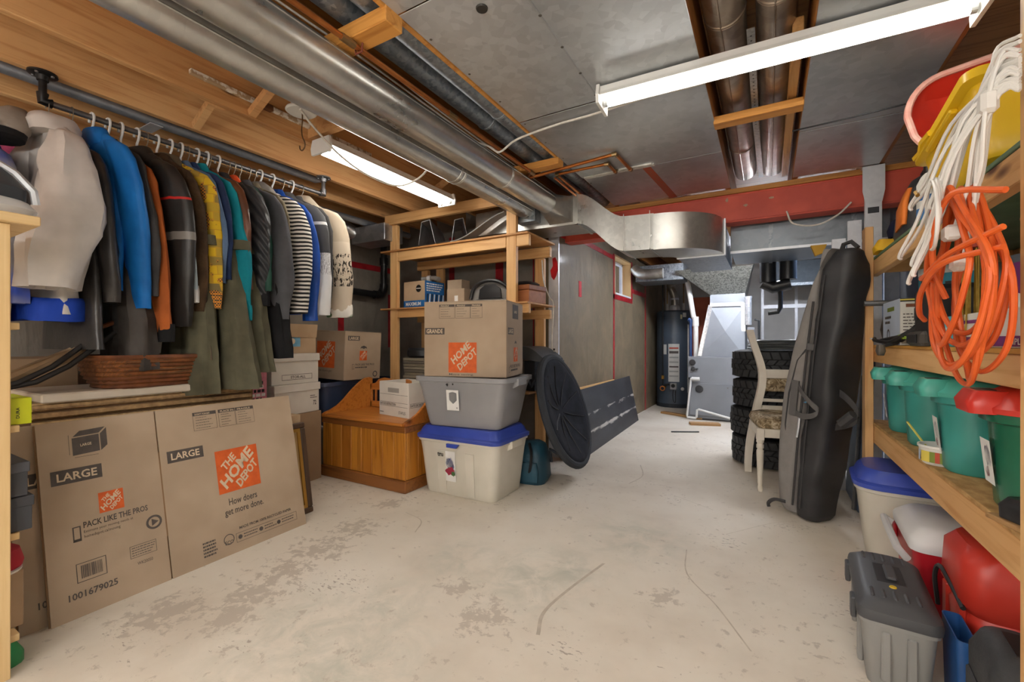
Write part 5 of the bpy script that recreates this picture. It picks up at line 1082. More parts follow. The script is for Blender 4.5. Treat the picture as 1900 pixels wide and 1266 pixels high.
def pr_big2(p):
    p.quad(INK, .008, .29, .155, .335); p.text(CREAM, 'GRANDE', .02, .298, .122, .03)
    for x0_, x1_ in ((.115, .23), (.235, .345), (.345, .43)): p.frame(INK, x0_, .40, x1_, .495, .0018); p.quad(INK, x0_, .478, x1_, .495); p.text(CREAM, 'FRAGILE', x0_+.012, .481, .06, .010); p.lines(INK, x0_+.012, .405, x1_-.02, .472, 4, int(x0_*90), .14)
    logo(p, .185, .03, .205, 1, ('HOME', 'DEPOT')); p.text(INK, 'More saving.', .19, .008, .18, .016, bold=.005)
def pr_side2(p):
    p.quad(INK, .03, .29, .17, .335); p.text(CREAM, 'LARGE', .045, .298, .11, .03); p.chf = 0
    p.quad(INK, .14, .40, .29, .50); p.text(CREAM, 'LARGE', .18, .44, .07, .018); p.poly(INK, [(.19, .225), (.2, .24), (.22, .248), (.24, .24), (.25, .225), (.22, .23)])
    logo(p, .17, .10, .1, 1, ('HOME', 'DEPOT')); p.text(INK, 'PACK LIKE THE PROS', .08, .06, .26, .022); p.lines(INK, .1, .035, .3, .055, 1, 3, .6); p.frame(INK, .055, .03, .075, .07, .003)
moving_box('tall closed moving box with orange square on grey tote', (ST[0]+.005, ST[1]+.01, .822), (0, 0, R(14)), .60, .42, .512, [('front', pr_big2), ('right', pr_side2)])

# ================================================================== SAUCER CHAIR, BACKPACK, BLACK PANEL
NVP = M('cloth midnight quilt', '#22252e', '#181a21', .9, 0, 10, .3, 30, spec=.2); FRG = M('charcoal tube frame', '#34373c', rough=.75, spec=.2)
sc_t = thing('saucer_chair', 'folded black saucer chair leaning beside grey tote', 'chair', (-1.46, 3.19, .50)); sc_t.rotation_euler = (0, R(72), R(4))
rg = []
for r_, z in ((.0, .055), (.10, .058), (.2, .075), (.3, .105), (.37, .12), (.405, .12), (.415, .10), (.39, .07), (.3, .02), (.2, -.02), (.0, -.03)):
    rg.append([(r_*math.cos(2*PI*k/32), r_*math.sin(2*PI*k/32), z) for k in range(32)])
obj('cushion', G().loft(rg).jitter(.008, 9, 1), NVP, sc_t, 70)
for k in range(10): a = 2*PI*k/10; obj('quilt_seam', G().tube([(.05*math.cos(a), .05*math.sin(a), .058), (.2*math.cos(a), .2*math.sin(a), .077), (.35*math.cos(a), .35*math.sin(a), .118)], .005, 5), M('seam thread', '#121319'), sc_t)
obj('rim_sleeve', G().tube([(.425*math.cos(2*PI*k/40), .425*math.sin(2*PI*k/40), .10) for k in range(40)], .028, 10, closed=True), FRG, sc_t, True)
for a0 in (35, -35, 145, -145):
    a = R(a0); obj('leg', G().tube([(.40*math.cos(a), .40*math.sin(a), .08), (.30*math.cos(a), .25*math.sin(a), -.06), (.44*math.cos(a)*.95, .2*math.sin(a), -.09)], .011, 8), FRG, sc_t, True)
TB = M('cloth deep teal nylon', '#1f4a5c', '#173a49', .55, 0, 6, .2, 30)
t = thing('backpack', 'deep teal backpack on the floor behind the saucer chair', 'backpack', (-1.56, 3.01, 0), 10); obj('body', G().loft([rc(.22, .2, .06, 0), rc(.26, .25, .08, .05), rc(.25, .24, .08, .2), rc(.2, .18, .07, .28), rc(.1, .08, .03, .31)]).jitter(.012, 8, 2), TB, t, 60)
obj('strap', G().tube(spline([(.0, -.12, .06), (.03, -.15, .14), (.03, -.13, .24), (.0, -.08, .3)], 4), .012, 6), SHB, t, True); obj('pocket', G().loft([rc(.16, .03, .01, .03), rc(.17, .05, .02, .1), rc(.14, .03, .01, .17)]), TB, t, 60, loc=(0, -.125, 0))
PNL = M('black chalky panel', '#2d2e31', '#232427', sc_=5, rough=.5)
def panel_mat():
    m, nt, b = _new('black panel with plaster smears'); v = coords(nt, (.6, .6, 2.2), rnd=False); n = tex(nt, v, 4.5, 6, .7, .8); tc = N(nt, 'ShaderNodeTexCoord'); sp = N(nt, 'ShaderNodeSeparateXYZ'); nt.links.new(tc.outputs['Object'], sp.inputs[0])
    bd = ramp(nt, sp.outputs[2], [(.10, 0.0), (.19, 1.0), (.25, .1), (.36, .9), (.42, 0.0)]); mu = N(nt, 'ShaderNodeMath', operation='MULTIPLY'); nt.links.new(n, mu.inputs[0]); nt.links.new(bd, mu.inputs[1])
    k = ramp(nt, mu.outputs[0], [(.40, 0.0), (.50, 1.0)]); mx = N(nt, 'ShaderNodeMix', data_type='RGBA'); nt.links.new(k, mx.inputs[0]); nt.links.new(ramp(nt, tex(nt, v, 3, 4), [(.3, '#26272a'), (.7, '#3b3c40')]), mx.inputs[6]); mx.inputs[7].default_value = (*lin('#b9b5ae'), 1)
    nt.links.new(mx.outputs[2], b.inputs['Base Color']); b.inputs['Roughness'].default_value = .5; return m
t = thing('black_sheet', 'long black sheet with white plaster smears leaning on wall', 'panel', (-1.44, 3.75, 0)); t.rotation_euler = (0, R(-11.5), R(1.9)); obj('sheet', G().chbox(-.014, 0, 0, 0, 2.3, .61, .002), panel_mat(), t)
for y in (.25, 1.95): obj('screw', G().lathe([(.008, 0), (.006, .003)], 8, tf=Matrix.Translation((.0, y, .5)) @ Matrix.Rotation(R(90), 4, 'Y')), SCR, t)
t = tag(obj('pine_board', G().chbox(-.02, 0, 0, 0, 1.3, .60, .002), PINEY, None, loc=(-1.638, 4.05, 0)), 'pine board edge showing above the black panel', 'board')
# ================================================================== WATER HEATER
HBL = M('slate heater enamel', '#485462', '#414c59', sc_=2, rough=.35, spec=.5); PLABEL = M('heater label', '#d8d8d4', rough=.5); BRASS = M('brass', '#a8833f', metal=.8, rough=.35)
HX, HY = -1.345, 7.74
t = thing('water_heater', 'tall slate grey water heater with paper labels', 'water heater', (HX, HY, 0))
obj('tank', G().lathe([(.27, 0), (.285, .02), (.285, 1.5), (.28, 1.55), (.25, 1.575), (.06, 1.58)], 40), HBL, t, True)
obj('base_ring', G().lathe([(.288, .0), (.288, .06), (.2855, .062)], 40), M('heater base', '#30363d'), t)
def wrap(name, mat, a0, a1, z0_, z1_, par, r=.2865, n=10):
    vs = [(r*math.cos(R(a0+(a1-a0)*k/n)), r*math.sin(R(a0+(a1-a0)*k/n)), z) for z in (z0_, z1_) for k in range(n+1)]
    return obj(name, G().add(vs, [(k, k+1, n+2+k, n+1+k) for k in range(n)]), mat, par)
AF = -83    # direction of the viewer as seen from the tank
wrap('label', PLABEL, AF-17, AF+17, .42, 1.03, t); 
for k in range(7):
    wrap('label_print', [M('label red', '#c2472f'), INK, M('label grey', '#a9aaa8'), M('label grey'), INK, M('label grey'), M('label grey')][k], AF-14, AF+14, .95-.075*k, .955-.075*k+(.035 if k == 1 else .018), t, .2872)
wrap('label', PLABEL, AF-34, AF-23, .86, 1.02, t); wrap('label', PLABEL, AF+28, AF+40, 1.46, 1.53, t)
wrap('energy_label', M('label yellow', '#cfc8a0'), AF+20, AF+26, 1.43, 1.5, t)
da = R(AF); fx, fy = .29*math.cos(da), .29*math.sin(da)
obj('gas_valve', G().chbox(fx*1.0-.05, fy*1.1-.03, .30, fx+.05, fy*1.0+.03, .40, .008), M('valve grey', '#9a9c9e'), t); obj('valve_dial', G().lathe([(.034, 0), (.03, .03)], 16, tf=Matrix.Translation((fx*1.0, fy*1.12, .36)) @ Matrix.Rotation(R(90), 4, 'X')), BLK, t)
obj('thermocouple_tube', G().tube(spline([(fx, fy*1.12, .3), (fx-.01, fy*1.14, .22), (fx, fy*1.12, .12), (fx+.03, fy*1.08, .1), (fx+.03, fy*1.06, .28)], 4), .005, 6), BLK, t)
obj('drain_valve', G().tube([(fx-.13, fy*.9, .33), (fx-.16, fy*1.05, .33)], .016, 8), BRASS, t); obj('valve_wheel', G().tube([(fx-.17+.035*math.cos(2*PI*k/14), fy*1.1, .31+.035*math.sin(2*PI*k/14)) for k in range(14)], .009, 6, closed=True), M('orange wheel', '#c87432'), t)
obj('relief_port', G().lathe([(.028, 0), (.02, .012)], 14, tf=Matrix.Translation((fx+.13, fy*.93, .31)) @ Matrix.Rotation(R(90), 4, 'X')), PLABEL, t)
obj('relief_pipe', G().tube([(fx+.21, fy*.78, .25), (fx+.21, fy*.78, 1.34)], .013, 10), M('white pvc', '#e6e5e1', rough=.4), t, True)
obj('vent_hood', G().lathe([(.09, 1.58), (.08, 1.64), (.055, 1.68)], 18), STEEL, t)
# flue: flexible silver pipe
FLEX = GALV('silver flex duct', '#b4b0a8', '#8a857c', .35, 18, .8, .4)
t = thing('flue_pipe', 'silver flexible flue rising from the water heater', 'flue', (HX, HY, 1.66)); pts = spline([(0, 0, 0), (0, 0, .12), (-.03, -.02, .24), (-.06, -.02, .32), (.0, .0, .42), (.03, .05, .5), (.03, .12, .56)], 6)
obj('flex', G().tube(pts, [.058+.005*(i % 2) for i in range(len(pts))], 14), FLEX, t, True); obj('clamp', G().tube([(0, 0, .1), (0, 0, .13)], .066, 14), STEEL, t)
for lb, dx, z1_ in (('thin black gas pipe dropping in front of the water heater', -.16, 2.2),):
    t = thing('gas_pipe', lb, 'pipe', (HX+dx+.03, HY-.31, .36)); obj('drop', G().tube([(0, 0, 0), (0, 0, z1_-.36)], .012, 8), BLK, t, True); obj('valve', G().chbox(-.02, -.02, .1, .02, .02, .16, .004), BRASS, t); obj('tee', G().tube([(0, 0, .0), (.1, .02, .02)], .014, 8), BLK, t)
for lb, dx in (('left copper pipe above the water heater', -.12), ('right copper pipe above the water heater', .14)):
    t = thing('riser_pipe', lb, 'pipe', (HX+dx, HY, 1.58)); obj('riser', G().tube([(0, 0, 0), (0, 0, .45), (0, .3, .47)] if dx < 0 else [(0, 0, 0), (0, 0, .5), (-.1, 0, .5)], .011, 8), SOLD, t, True); obj('union', G().tube([(0, 0, .0), (0, 0, .12)], .02, 10), M('white union', '#cfcdc8'), t)
# ================================================================== FURNACE
FGR = M('furnace grey enamel', '#83868b', '#787b80', sc_=2, rough=.4); FGD = M('furnace dark cap', '#2a2b2e', rough=.4)
FX0, FX1, FY0 = -.96, -.26, 6.50
fu = thing('furnace', 'grey furnace cabinet with white drain pipes', 'furnace', (0, 0, 0))
obj('cabinet', G().chbox(FX0, FY0, .02, FX1, FY0+.75, .86, .008), FGR, fu); obj('door_panel', G().chbox(FX0+.03, FY0-.012, .06, FX1-.01, FY0-.0005, .5, .004), FGR, fu); obj('base', G().box(FX0+.01, FY0+.01, 0, FX1-.01, FY0+.74, .02), FGD, fu)
for x, z, r_ in ((FX0+.06, .78, .042), (FX0+.07, .69, .03), (FX0+.12, .69, .016), (FX0+.03, .56, .018), (FX0+.15, .42, .055)): obj('port_cap', G().lathe([(r_, 0), (r_*.9, .02), (r_*.5, .022)], 18, tf=Matrix.Translation((x, FY0-.001, z)) @ Matrix.Rotation(R(90), 4, 'X')), FGD, fu)
for x in (FX0+.14, FX0+.5): obj('screw', G().lathe([(.008, 0), (.006, .006)], 8, tf=Matrix.Translation((x, FY0-.012, .45)) @ Matrix.Rotation(R(90), 4, 'X')), SCR, fu)
PVC = M('white pvc', '#e6e5e1', rough=.4)
t = thing('drain_line', 'white plastic drain pipe across the furnace front', 'pipe', (FX0, FY0-.05, 0)); obj('pipe', G().tube([(.12, .0, .56), (.05, 0, .56), (.045, 0, .50), (.0, 0, .06), (.005, 0, .03), (.11, -.02, .03), (.125, -.02, .05), (.13, -.02, .14), (.15, -.02, .15), (.62, -.02, .04)], .015, 8), PVC, t, True); obj('trap', G().tube([(.06, 0, .56), (.16, 0, .56)], .024, 8), PVC, t)
t = thing('vent_pipe', 'white plastic vent pipe slanting down to the furnace', 'pipe', (FX0+.06, FY0+.10, .86)); pts = [(.035, 0, 0), (.03, 0, .5), (.0, 0, .56), (-.06, .0, .96), (-.12, .1, 1.2)]
obj('pipe', G().tube(pts, .034, 12), PVC, t, True); obj('coupling', G().tube([(.031, 0, .42), (.027, 0, .55)], .042, 12), PVC, t)
t = thing('blue_hose', 'dark blue pipe with cap beside white vent pipe', 'pipe', (FX0+.025, FY0+.10, .86)); obj('pipe', G().tube([(.0, 0, 0), (0, 0, .48)], .02, 10), M('navy pipe', '#1f3a66', rough=.4), t, True); obj('cap', G().tube([(-.03, 0, .52), (0, 0, .5), (.0, 0, .47)], .03, 10), M('navy pipe'), t, True)
tag(obj('red_board', G().chbox(0, 0, 0, .34, .03, 1.75, .003), M('rusty red board', '#9c4a30', '#83381f', sc_=5, rough=.7), None, loc=(FX0-.08, FY0+.86, 0)), 'rust red board standing between heater and furnace', 'board')
# supply plenum: foil taped coil box with creased faces, then spangled transition
PLW = GALV('bright plenum foil', '#989da3', '#868b92', .5, 4, .25, .1); PLS2 = GALV('spangled transition', '#a3a49d', '#6f716c', .4, 70, .7, .85)
pl = thing('supply_plenum', 'bright foil taped plenum on the furnace with spangled transition', 'duct', (0, 0, 0))
A = [(FX0+.14, FY0+.02, .862), (FX1, FY0+.02, .862), (FX1, FY0+.72, .862), (FX0+.14, FY0+.72, .862)]; B = [(FX0+.28, FY0+.05, 1.55), (FX1, FY0+.05, 1.55), (FX1, FY0+.68, 1.55), (FX0+.28, FY0+.68, 1.55)]
ctr = (FX0+.47, FY0-.015, 1.2)
g = G().add([A[0], A[1], B[1], B[0], ctr], [(0, 1, 4), (1, 2, 4), (2, 3, 4), (3, 0, 4)]); obj('creased_face', g, PLW, pl); obj('sides', G().add([*A, *B], [(1, 2, 6, 5), (2, 3, 7, 6), (3, 0, 4, 7)]), PLW, pl)
obj('collar', G().box(FX0+.28, FY0+.04, 1.55, FX1, FY0+.7, 1.70), PLW, pl)
FT = M('foil tape', '#e8eaec', '#bfc2c6', sc_=40, rough=.25, metal=.6)
obj('foil_tape', G().bar((FX0+.15, FY0+.012, .87), (FX0+.285, FY0+.04, 1.56), .05, .006, (0, 1, 0)).jitter(.006, 30, 1), FT, pl); obj('foil_tape', G().bar((FX0+.28, FY0+.03, 1.56), (FX1, FY0+.03, 1.56), .006, .05).jitter(.006, 30, 2), FT, pl); obj('foil_tape', G().bar((FX1-.02, FY0+.03, 1.56), (FX1-.02, FY0+.03, 1.2), .05, .006, (0, 1, 0)).jitter(.006, 30, 3), FT, pl)
C1 = [(FX0+.28, FY0+.04, 1.70), (FX1, FY0+.04, 1.70), (FX1, FY0+.7, 1.70), (FX0+.28, FY0+.7, 1.70)]; D1 = [(FX0-.1, FY0-.35, 2.0), (FX1+.1, FY0-.35, 2.0), (FX1+.1, FY0+.6, 2.2), (FX0-.1, FY0+.6, 2.2)]
obj('transition', G().loft([C1, D1]), PLS2, pl)
t = thing('branch_duct', 'grey branch duct with small silver elbow above the water heater', 'duct', (0, 0, 0)); obj('box_section', G().chbox(XW+.05, 6.25, 1.9, FX0-.02, 6.75, 2.12, .004), DUCTG, t); obj('elbow', G().tube(spline([(XW+.05, 6.2, 2.08), (XW+.14, 6.15, 2.0), (XW+.3, 6.12, 1.98), (XW+.45, 6.12, 1.98)], 4), .07, 12), FLEX, t, True)
# black drain stack, black cooling lines, yellow tag
t = thing('black_pipe_stack', 'glossy black pipes dropping from the return duct', 'pipe', (.06, 4.82, 0)); 
for dx, dz in ((-.06, 0), (.1, .02)): obj('stub', G().tube([(dx, 0, 1.95), (dx, .0, 1.62+dz)], .07, 14), ABS, t, True)
obj('manifold', G().tube([(-.1, 0, 1.62), (-.02, 0, 1.57), (.12, 0, 1.6)], .055, 12), ABS, t, True); obj('tail', G().tube([(.04, .0, 1.6), (.04, 0, 1.38), (.02, 0, 1.34), (-.06, 0, 1.33)], .02, 10), ABS, t, True)
tag(obj('yellow_bracket', G().prism([(-.05, 0), (.05, 0), (.03, -.06), (-.02, -.08)], 0, .05, 'y'), M('yellow foam', '#d6a52a', rough=.6), None, loc=(.33, 4.03, 1.79)), 'yellow foam wedge stuck under the return duct edge', 'wedge')
t = thing('switch_box', 'grey electrical switch box with black conduit beside plenum', 'switch box', (-.20, 6.5, 1.05)); obj('box', G().chbox(-.03, -.04, 0, .05, .02, .2, .004), FGR, t); obj('conduit', G().tube([(.05, -.02, .3), (.1, -.02, .28), (.1, -.02, .0), (.13, -.02, -.05), (.3, -.02, -.07), (.42, -.02, -.02)], .013, 8), BLK, t, True)
t = thing('silver_pipe', 'foil wrapped pipe section right of the plenum', 'pipe', (-.22, 6.48, 1.28)); obj('pipe', G().tube([(0, 0, 0), (0, 0, .34)], .04, 10), FT, t, True); obj('cap', G().tube([(0, 0, .34), (0, 0, .37)], .046, 10), FT, t)
# grey boxes and studs past the beam
BSTUD = GALV('bluish steel stud', '#a9b3c1', '#8894a5', .4, 20, .5, .25)
sw = struct('wall_studs', G().box(.77, 4.3, 2.2, .86, 8.5, 2.24), BSTUD, label='open steel stud partition past the beam')
for k in range(10): obj('stud', G().box(.77, 4.35+.42*k, 0, .86, 4.354+.42*k, 2.2).box(.77, 4.354+.42*k, 0, .774, 4.39+.42*k, 2.2).box(.856, 4.354+.42*k, 0, .86, 4.39+.42*k, 2.2), BSTUD, sw)
obj('bottom_track', G().box(.77, 4.3, 0, .86, 8.5, .03), BSTUD, sw)
for k in range(3): obj('blue_panel', G().box(.864, 4.4+.9*k, .05, .872, 5.25+.9*k, 2.1), M('blue steel panel', '#5f7ea8', '#4f6d95', sc_=5, rough=.5), sw)
wrr = struct('trim_2', G().box(-.1, 8.57, 0, -.06, 8.599, 2.2).box(.38, 8.57, 0, .42, 8.599, 2.2).box(-.1, 8.56, 1.62, .8, 8.599, 1.68), STEEL, label='bright steel studs on the rear wall')
t = thing('rear_duct', 'bluish duct high on the rear wall past the black pipes', 'duct', (.2, 7.6, 1.9)); obj('body', G().chbox(-.1, 0, 0, .55, .35, .34, .004), GALV('bluish duct', '#56626c', '#48535c', .5, 30, .2, .4), t); obj('flange', G().box(-.12, -.012, -.02, .56, -.001, .02), DUCTG, t)
# jack post hanging from the beam
jp = thing('steel_post', 'bright steel stud post clipped to the red beam', 'post', (.615, 3.80, 0)); obj('channel', G().box(-.045, 0, 0, .045, .004, 2.05).box(-.045, .004, 0, -.041, .035, 2.05).box(.041, .004, 0, .045, .035, 2.05), STEEL, jp); obj('clip', G().add([(-.06, -.01, 2.25), (.06, -.01, 2.25), (.06, -.01, 2.08), (.045, -.01, 2.0), (-.045, -.01, 2.0), (-.06, -.01, 2.08)], [(0, 1, 2, 3, 4, 5)]).box(-.06, -.01, 2.247, .06, .06, 2.25), STEEL, jp); obj('slot', G().box(-.03, -.002, 1.93, .03, .0, 1.97), M('stud hole'), jp)
for lb, x in (('white steel stud left of the jack post', .53), ('narrow white stud end left of the post', .44)):
    t = thing('steel_stud', lb, 'stud', (x, 3.92, 0)); obj('web', G().box(-.04, 0, 0, .04, .004, 1.92 if x > .5 else 1.8), STEEL, t); obj('lip', G().box(-.04, .004, 0, -.036, .03, 1.92 if x > .5 else 1.8), STEEL, t)
# ---- loose wood on the floor
SC = WOOD('scrap lumber', '#b08a5a', '#8f6a3e', 'x')
for lb, c_, d, rz in (('long scrap board flat on the floor before the water heater', (-1.14, 6.72), (.5, .09, .03), -27), ('short scrap block touching the long scrap board', (-.86, 6.55), (.18, .08, .03), -8), ('scrap plank on the floor in front of the furnace', (-.70, 6.12), (.36, .12, .03), 18)):
    tag(obj('scrap_board', G().chbox(-d[0]/2, -d[1]/2, 0, d[0]/2, d[1]/2, d[2], .003), SC, None, loc=(*c_, 0), rot=(0, 0, R(rz))), lb, 'board')
tag(obj('black_stick', G().tube([(-.16, 0, .009), (0, .004, .008), (.16, 0, .009)], .008, 6), BLK, None, loc=(-.84, 5.5, 0), rot=(0, 0, R(28))), 'thin black stick lying on the floor before the heater', 'stick')

# ================================================================== TYRES, CHAIR, BOARD BAG
RUB = M('tyre rubber', '#2b2c2e', '#222325', sc_=20, rough=.6); RUBD = M('tyre groove', '#131314', rough=.8)
def tyre(label, z, dx=0, dy=0, rz=0):
    t = thing('tyre', label, 'tyre', (.04+dx, 4.52+dy, z), rz, 'winter tyres stacked behind the chair'); r = .33; H = .246
    obj('carcass', G().lathe([(.2, .02), (.26, .0), (.305, .012), (.318, .035), (.318, H-.035), (.305, H-.012), (.26, H), (.2, H-.02), (.19, H/2), (.2, .02)], 40), RUBD, t, 40)
    n = 30
    for row, (z0_, z1_, sk) in enumerate(((.018, .075, .35), (.082, .12, -.5), (.126, .164, .5), (.171, .228, -.35))):
        g = G()
        for k in range(n):
            a = 2*PI*(k+.5*(row % 2))/n; wd = 2*PI/n*.40; R0, R1 = .312, r-(.006 if row in (0, 3) else 0)
            vs = []
            for rr_ in (R0, R1):
                for z_, s_ in ((z0_, -sk), (z1_, sk)):
                    for e in (-wd, wd): vs.append((rr_*math.cos(a+e+s_*wd), rr_*math.sin(a+e+s_*wd), z_))
            g.add(vs, [(0, 2, 3, 1), (4, 5, 7, 6), (0, 1, 5, 4), (2, 6, 7, 3), (0, 4, 6, 2), (1, 3, 7, 5)])
        tag(obj('tread_blocks', g, RUB, t), kind='stuff')
    return t
for k, lb in enumerate(('bottom winter tyre of the stack behind the white chair', 'second winter tyre from the floor in the stack', 'third winter tyre from the floor in the stack', 'topmost winter tyre under the folded tarp')): tyre(lb, .001+.248*k, (.0, -.012, .008, .0)[k], (0, .01, -.008, .005)[k], 13*k)
t = thing('folded_tarp', 'folded grey plastic tarp on top of the tyres', 'tarp', (.07, 4.5, .995), 8); TP = M('grey tarp', '#6f7273', '#4e5152', sc_=7, rough=.35)
for k in range(4): obj('fold', G().loft([rc(.42-.02*k, .4, .04, .022*k), rc(.44-.02*k, .42, .05, .022*k+.01), rc(.42-.02*k, .4, .04, .022*k+.02)]).jitter(.007, 9, k), TP, t, 60)
# chair
WCH = M('antique white paint', '#e4ddd0', '#d6cdbd', sc_=5, rough=.45)
def camo_mat():
    m, nt, b = _new('woodland print upholstery'); v = coords(nt); n = tex(nt, v, 22, 5, .65, 1.2); nt.links.new(ramp(nt, n, [(.33, '#3f3527'), (.45, '#7d6a4d'), (.55, '#a8977a'), (.68, '#d2c6ae')]), b.inputs['Base Color']); b.inputs['Roughness'].default_value = .9; return m
CAM = camo_mat()
chv = thing('dining_chair', 'white painted dining chair with camouflage seat beside the bag', 'chair', (.13, 3.86, 0), 10)
def turned(x, y, h):
    pr2 = [(.013, 0), (.016, .01), (.017, .03), (.013, .045), (.016, .06), (.020, .16), (.0235, .27), (.0235, .29), (.017, .30), (.024, .31), (.024, .33), (.018, .34), (.0245, .352), (.0245, .37)]
    g = G().lathe(pr2, 18, (x, y, 0)); obj('front_leg', g, WCH, chv, True); obj('leg_block', G().chbox(x-.024, y-.024, .365, x+.024, y+.024, h, .003), WCH, chv)
for x in (-.22, .22): turned(x, -.22, .445)
for s_ in (-1, 1):
    pts = [(0, .30, 0), (0, .285, .12), (0, .25, .28), (0, .215, .44), (0, .185, .56), (0, .175, .68), (0, .185, .80), (0, .215, .93), (0, .25, 1.05), (0, .285, 1.16)]
    sp = spline(pts, 3); rg = []
    for i, p_ in enumerate(sp):
        w_ = .05; d_ = .02+.012*math.sin(PI*min(1, i/len(sp))); x = s_*(.225-.085*math.exp(-((p_.z-.80)/.26)**2)-.02*math.exp(-((p_.z-.45)/.2)**2))
        rg.append([(x-w_/2, p_.y-d_, p_.z), (x+w_/2, p_.y-d_, p_.z), (x+w_/2, p_.y+d_, p_.z), (x-w_/2, p_.y+d_, p_.z)])
    obj('back_post', G().loft(rg), WCH, chv, 50)
obj('seat_rail', G().chbox(-.20, -.235, .385, .20, -.205, .445, .003), WCH, chv)
for s_ in (-1, 1): obj('seat_rail', G().chbox(s_*.215-.014, -.20, .385, s_*.215+.014, .20, .445, .003), WCH, chv)
obj('seat_cushion', G().loft([rc(.45, .43, .05, .446), rc(.47, .45, .06, .475), rc(.45, .43, .06, .51), rc(.38, .36, .08, .53)]).jitter(.006, 9, 1), CAM, chv, 60)
def crail(z0_, z1_, y, hw_=.17, m_=None, dep=.024): return obj('back_rail', G().chbox(-hw_, y-dep/2, z0_, hw_, y+dep/2, z1_, .004), m_ or WCH, chv)
crail(.52, .56, .19); crail(.59, .615, .18); crail(.775, .845, .18, .125)
obj('back_pad', G().loft([rrect(-.13, .16, .13, .20, .015, .675, 3), rrect(-.125, .15, .125, .21, .025, .725, 3), rrect(-.12, .16, .12, .20, .015, .773, 3)]), CAM, chv, 60)
# board bag
BGG = M('cloth grey bag canvas', '#8b8784', '#7d7976', .85, 0, 6, .2, 80, spec=.2); BGK = M('cloth black bag nylon', '#38383a', '#2a2a2c', .5, 0, 5, .25, 12, spec=.4); WEB = M('black webbing', '#3a393a', rough=.7); WEBG = M('grey webbing', '#5c5a59', rough=.7)
bg = thing('snowboard_bag', 'tall grey and black padded board bag leaning at the shelf', 'bag', (.20, 3.245, .0)); bg.rotation_euler = (0, R(6.2), R(-42))
prof = [(.02, .10, .11, .085), (.06, .125, .125, .10), (.25, .145, .14, .115), (.5, .155, .15, .12), (.75, .15, .155, .12), (1.0, .12, .16, .118), (1.2, .085, .165, .11), (1.4, .035, .17, .10), (1.52, -.01, .17, .09), (1.58, -.03, .15, .07), (1.6, -.045, .125, .055)]
# grey flank on the left, black front on the right of the seam
def bring(xa, xb, d, z, n=5):
    r_ = min(.05, (xb-xa)*.4); return rrect(xa, -d, xb, d, r_, z, n)
def interp(prof, n):
    out = []
    for i in range(len(prof)-1):
        for k in range(n): f = k/n; out.append(tuple(a+(b_-a)*f for a, b_ in zip(prof[i], prof[i+1])))
    out.append(prof[-1]); return out
pf = interp(prof, 3)
obj('grey_panel', G().loft([bring(-l_, .0, d_, z) for z, l_, r_, d_ in pf if l_ > -.05]).jitter(.006, 6, 1), BGG, bg, 60)
obj('black_panel', G().loft([bring(-.005 if l_ > 0 else -l_, r_, d_*1.03, z) for z, l_, r_, d_ in pf]).jitter(.016, 7, 2), BGK, bg, 60)
obj('zip', G().tube([(.0, -.118, .08), (.0, -.128, .5), (.0, -.128, 1.0), (.0, -.118, 1.3)], .006, 6), WEB, bg); obj('zip', G().tube([(.045, -.115, .08), (.045, -.13, .5), (.045, -.13, 1.0), (.045, -.11, 1.45)], .005, 6), WEB, bg); obj('piping', G().tube([(-.08, -.10, .4), (-.095, -.122, .55), (-.09, -.124, .75), (-.06, -.118, .95), (-.02, -.11, 1.02)], .005, 6), WEB, bg)
obj('webbing_patch', G().box(-.075, -.131, .62, -.03, -.121, .83), WEBG, bg)
def loop(pts, w_=.032, mat=WEBG):
    sp = [Vector(p_) for p_ in spline(pts, 6)]; g = G(); rg = []
    for p_ in sp: rg.append([p_+Vector((0, -.002, -w_/2)), p_+Vector((0, .002, -w_/2)), p_+Vector((0, .002, w_/2)), p_+Vector((0, -.002, w_/2))])
    return obj('carry_handle', g.loft(rg), mat, bg, 60)
loop([(-.03, -.13, .80), (.04, -.175, .77), (.11, -.20, .735), (.15, -.19, .70), (.12, -.19, .665), (.04, -.165, .64), (-.03, -.13, .64)])
loop([(.15, -.05, .80), (.20, -.06, .78), (.26, -.06, .73), (.27, -.06, .68), (.23, -.06, .64), (.15, -.05, .60)], .04, WEB)
obj('handle_grip', G().tube([(.25, -.06, .70), (.19, -.06, .63)], .028, 8), WEB, bg)
obj('buckle', G().chbox(.0, -.135, 1.02, .04, -.122, 1.06, .004), M('buckle', '#6b6a69', metal=.4), bg); obj('zip_pull', G().tube([(-.0, -.134, .62), (.004, -.138, .56), (.0, -.138, .5)], .006, 6), STEEL, bg); obj('strap_tail', G().tube(spline([(-.06, -.1, .07), (-.12, -.12, .06), (-.16, -.12, .02), (-.155, -.12, -.005)], 4), .011, 6), WEB, bg)
pb = Print((.012, -.1335, .72), (1, 0, 0), (0, 0, 1), .001); pb.ring(M('blue emblem thread', '#4e83a8'), .014, .02, .008, .012, 12); pb.poly(M('blue emblem thread'), [(.0, -.005), (.012, .0), (.028, .01), (.02, -.008)]); pb.build(bg, 'emblem')
obj('top_handle', G().tube([(.05, -.01, 1.58), (.06, -.01, 1.625), (.1, -.01, 1.635), (.14, -.01, 1.6)], .012, 6), WEB, bg)
# long folded things stacked behind the bag
t = thing('folding_table', 'folded blue steel table frame behind the board bag', 'folding table', (.50, 3.45, 0)); t.rotation_euler = (0, R(3), 0); obj('leaf', G().chbox(-.02, 0, 0, .02, .5, 1.0, .004), M('blue grey steel', '#596b82', '#4a5a70', sc_=4, rough=.45), t); obj('leg', G().tube([(-.03, .05, 0), (-.03, .05, .85)], .013, 8), GPIPE, t)
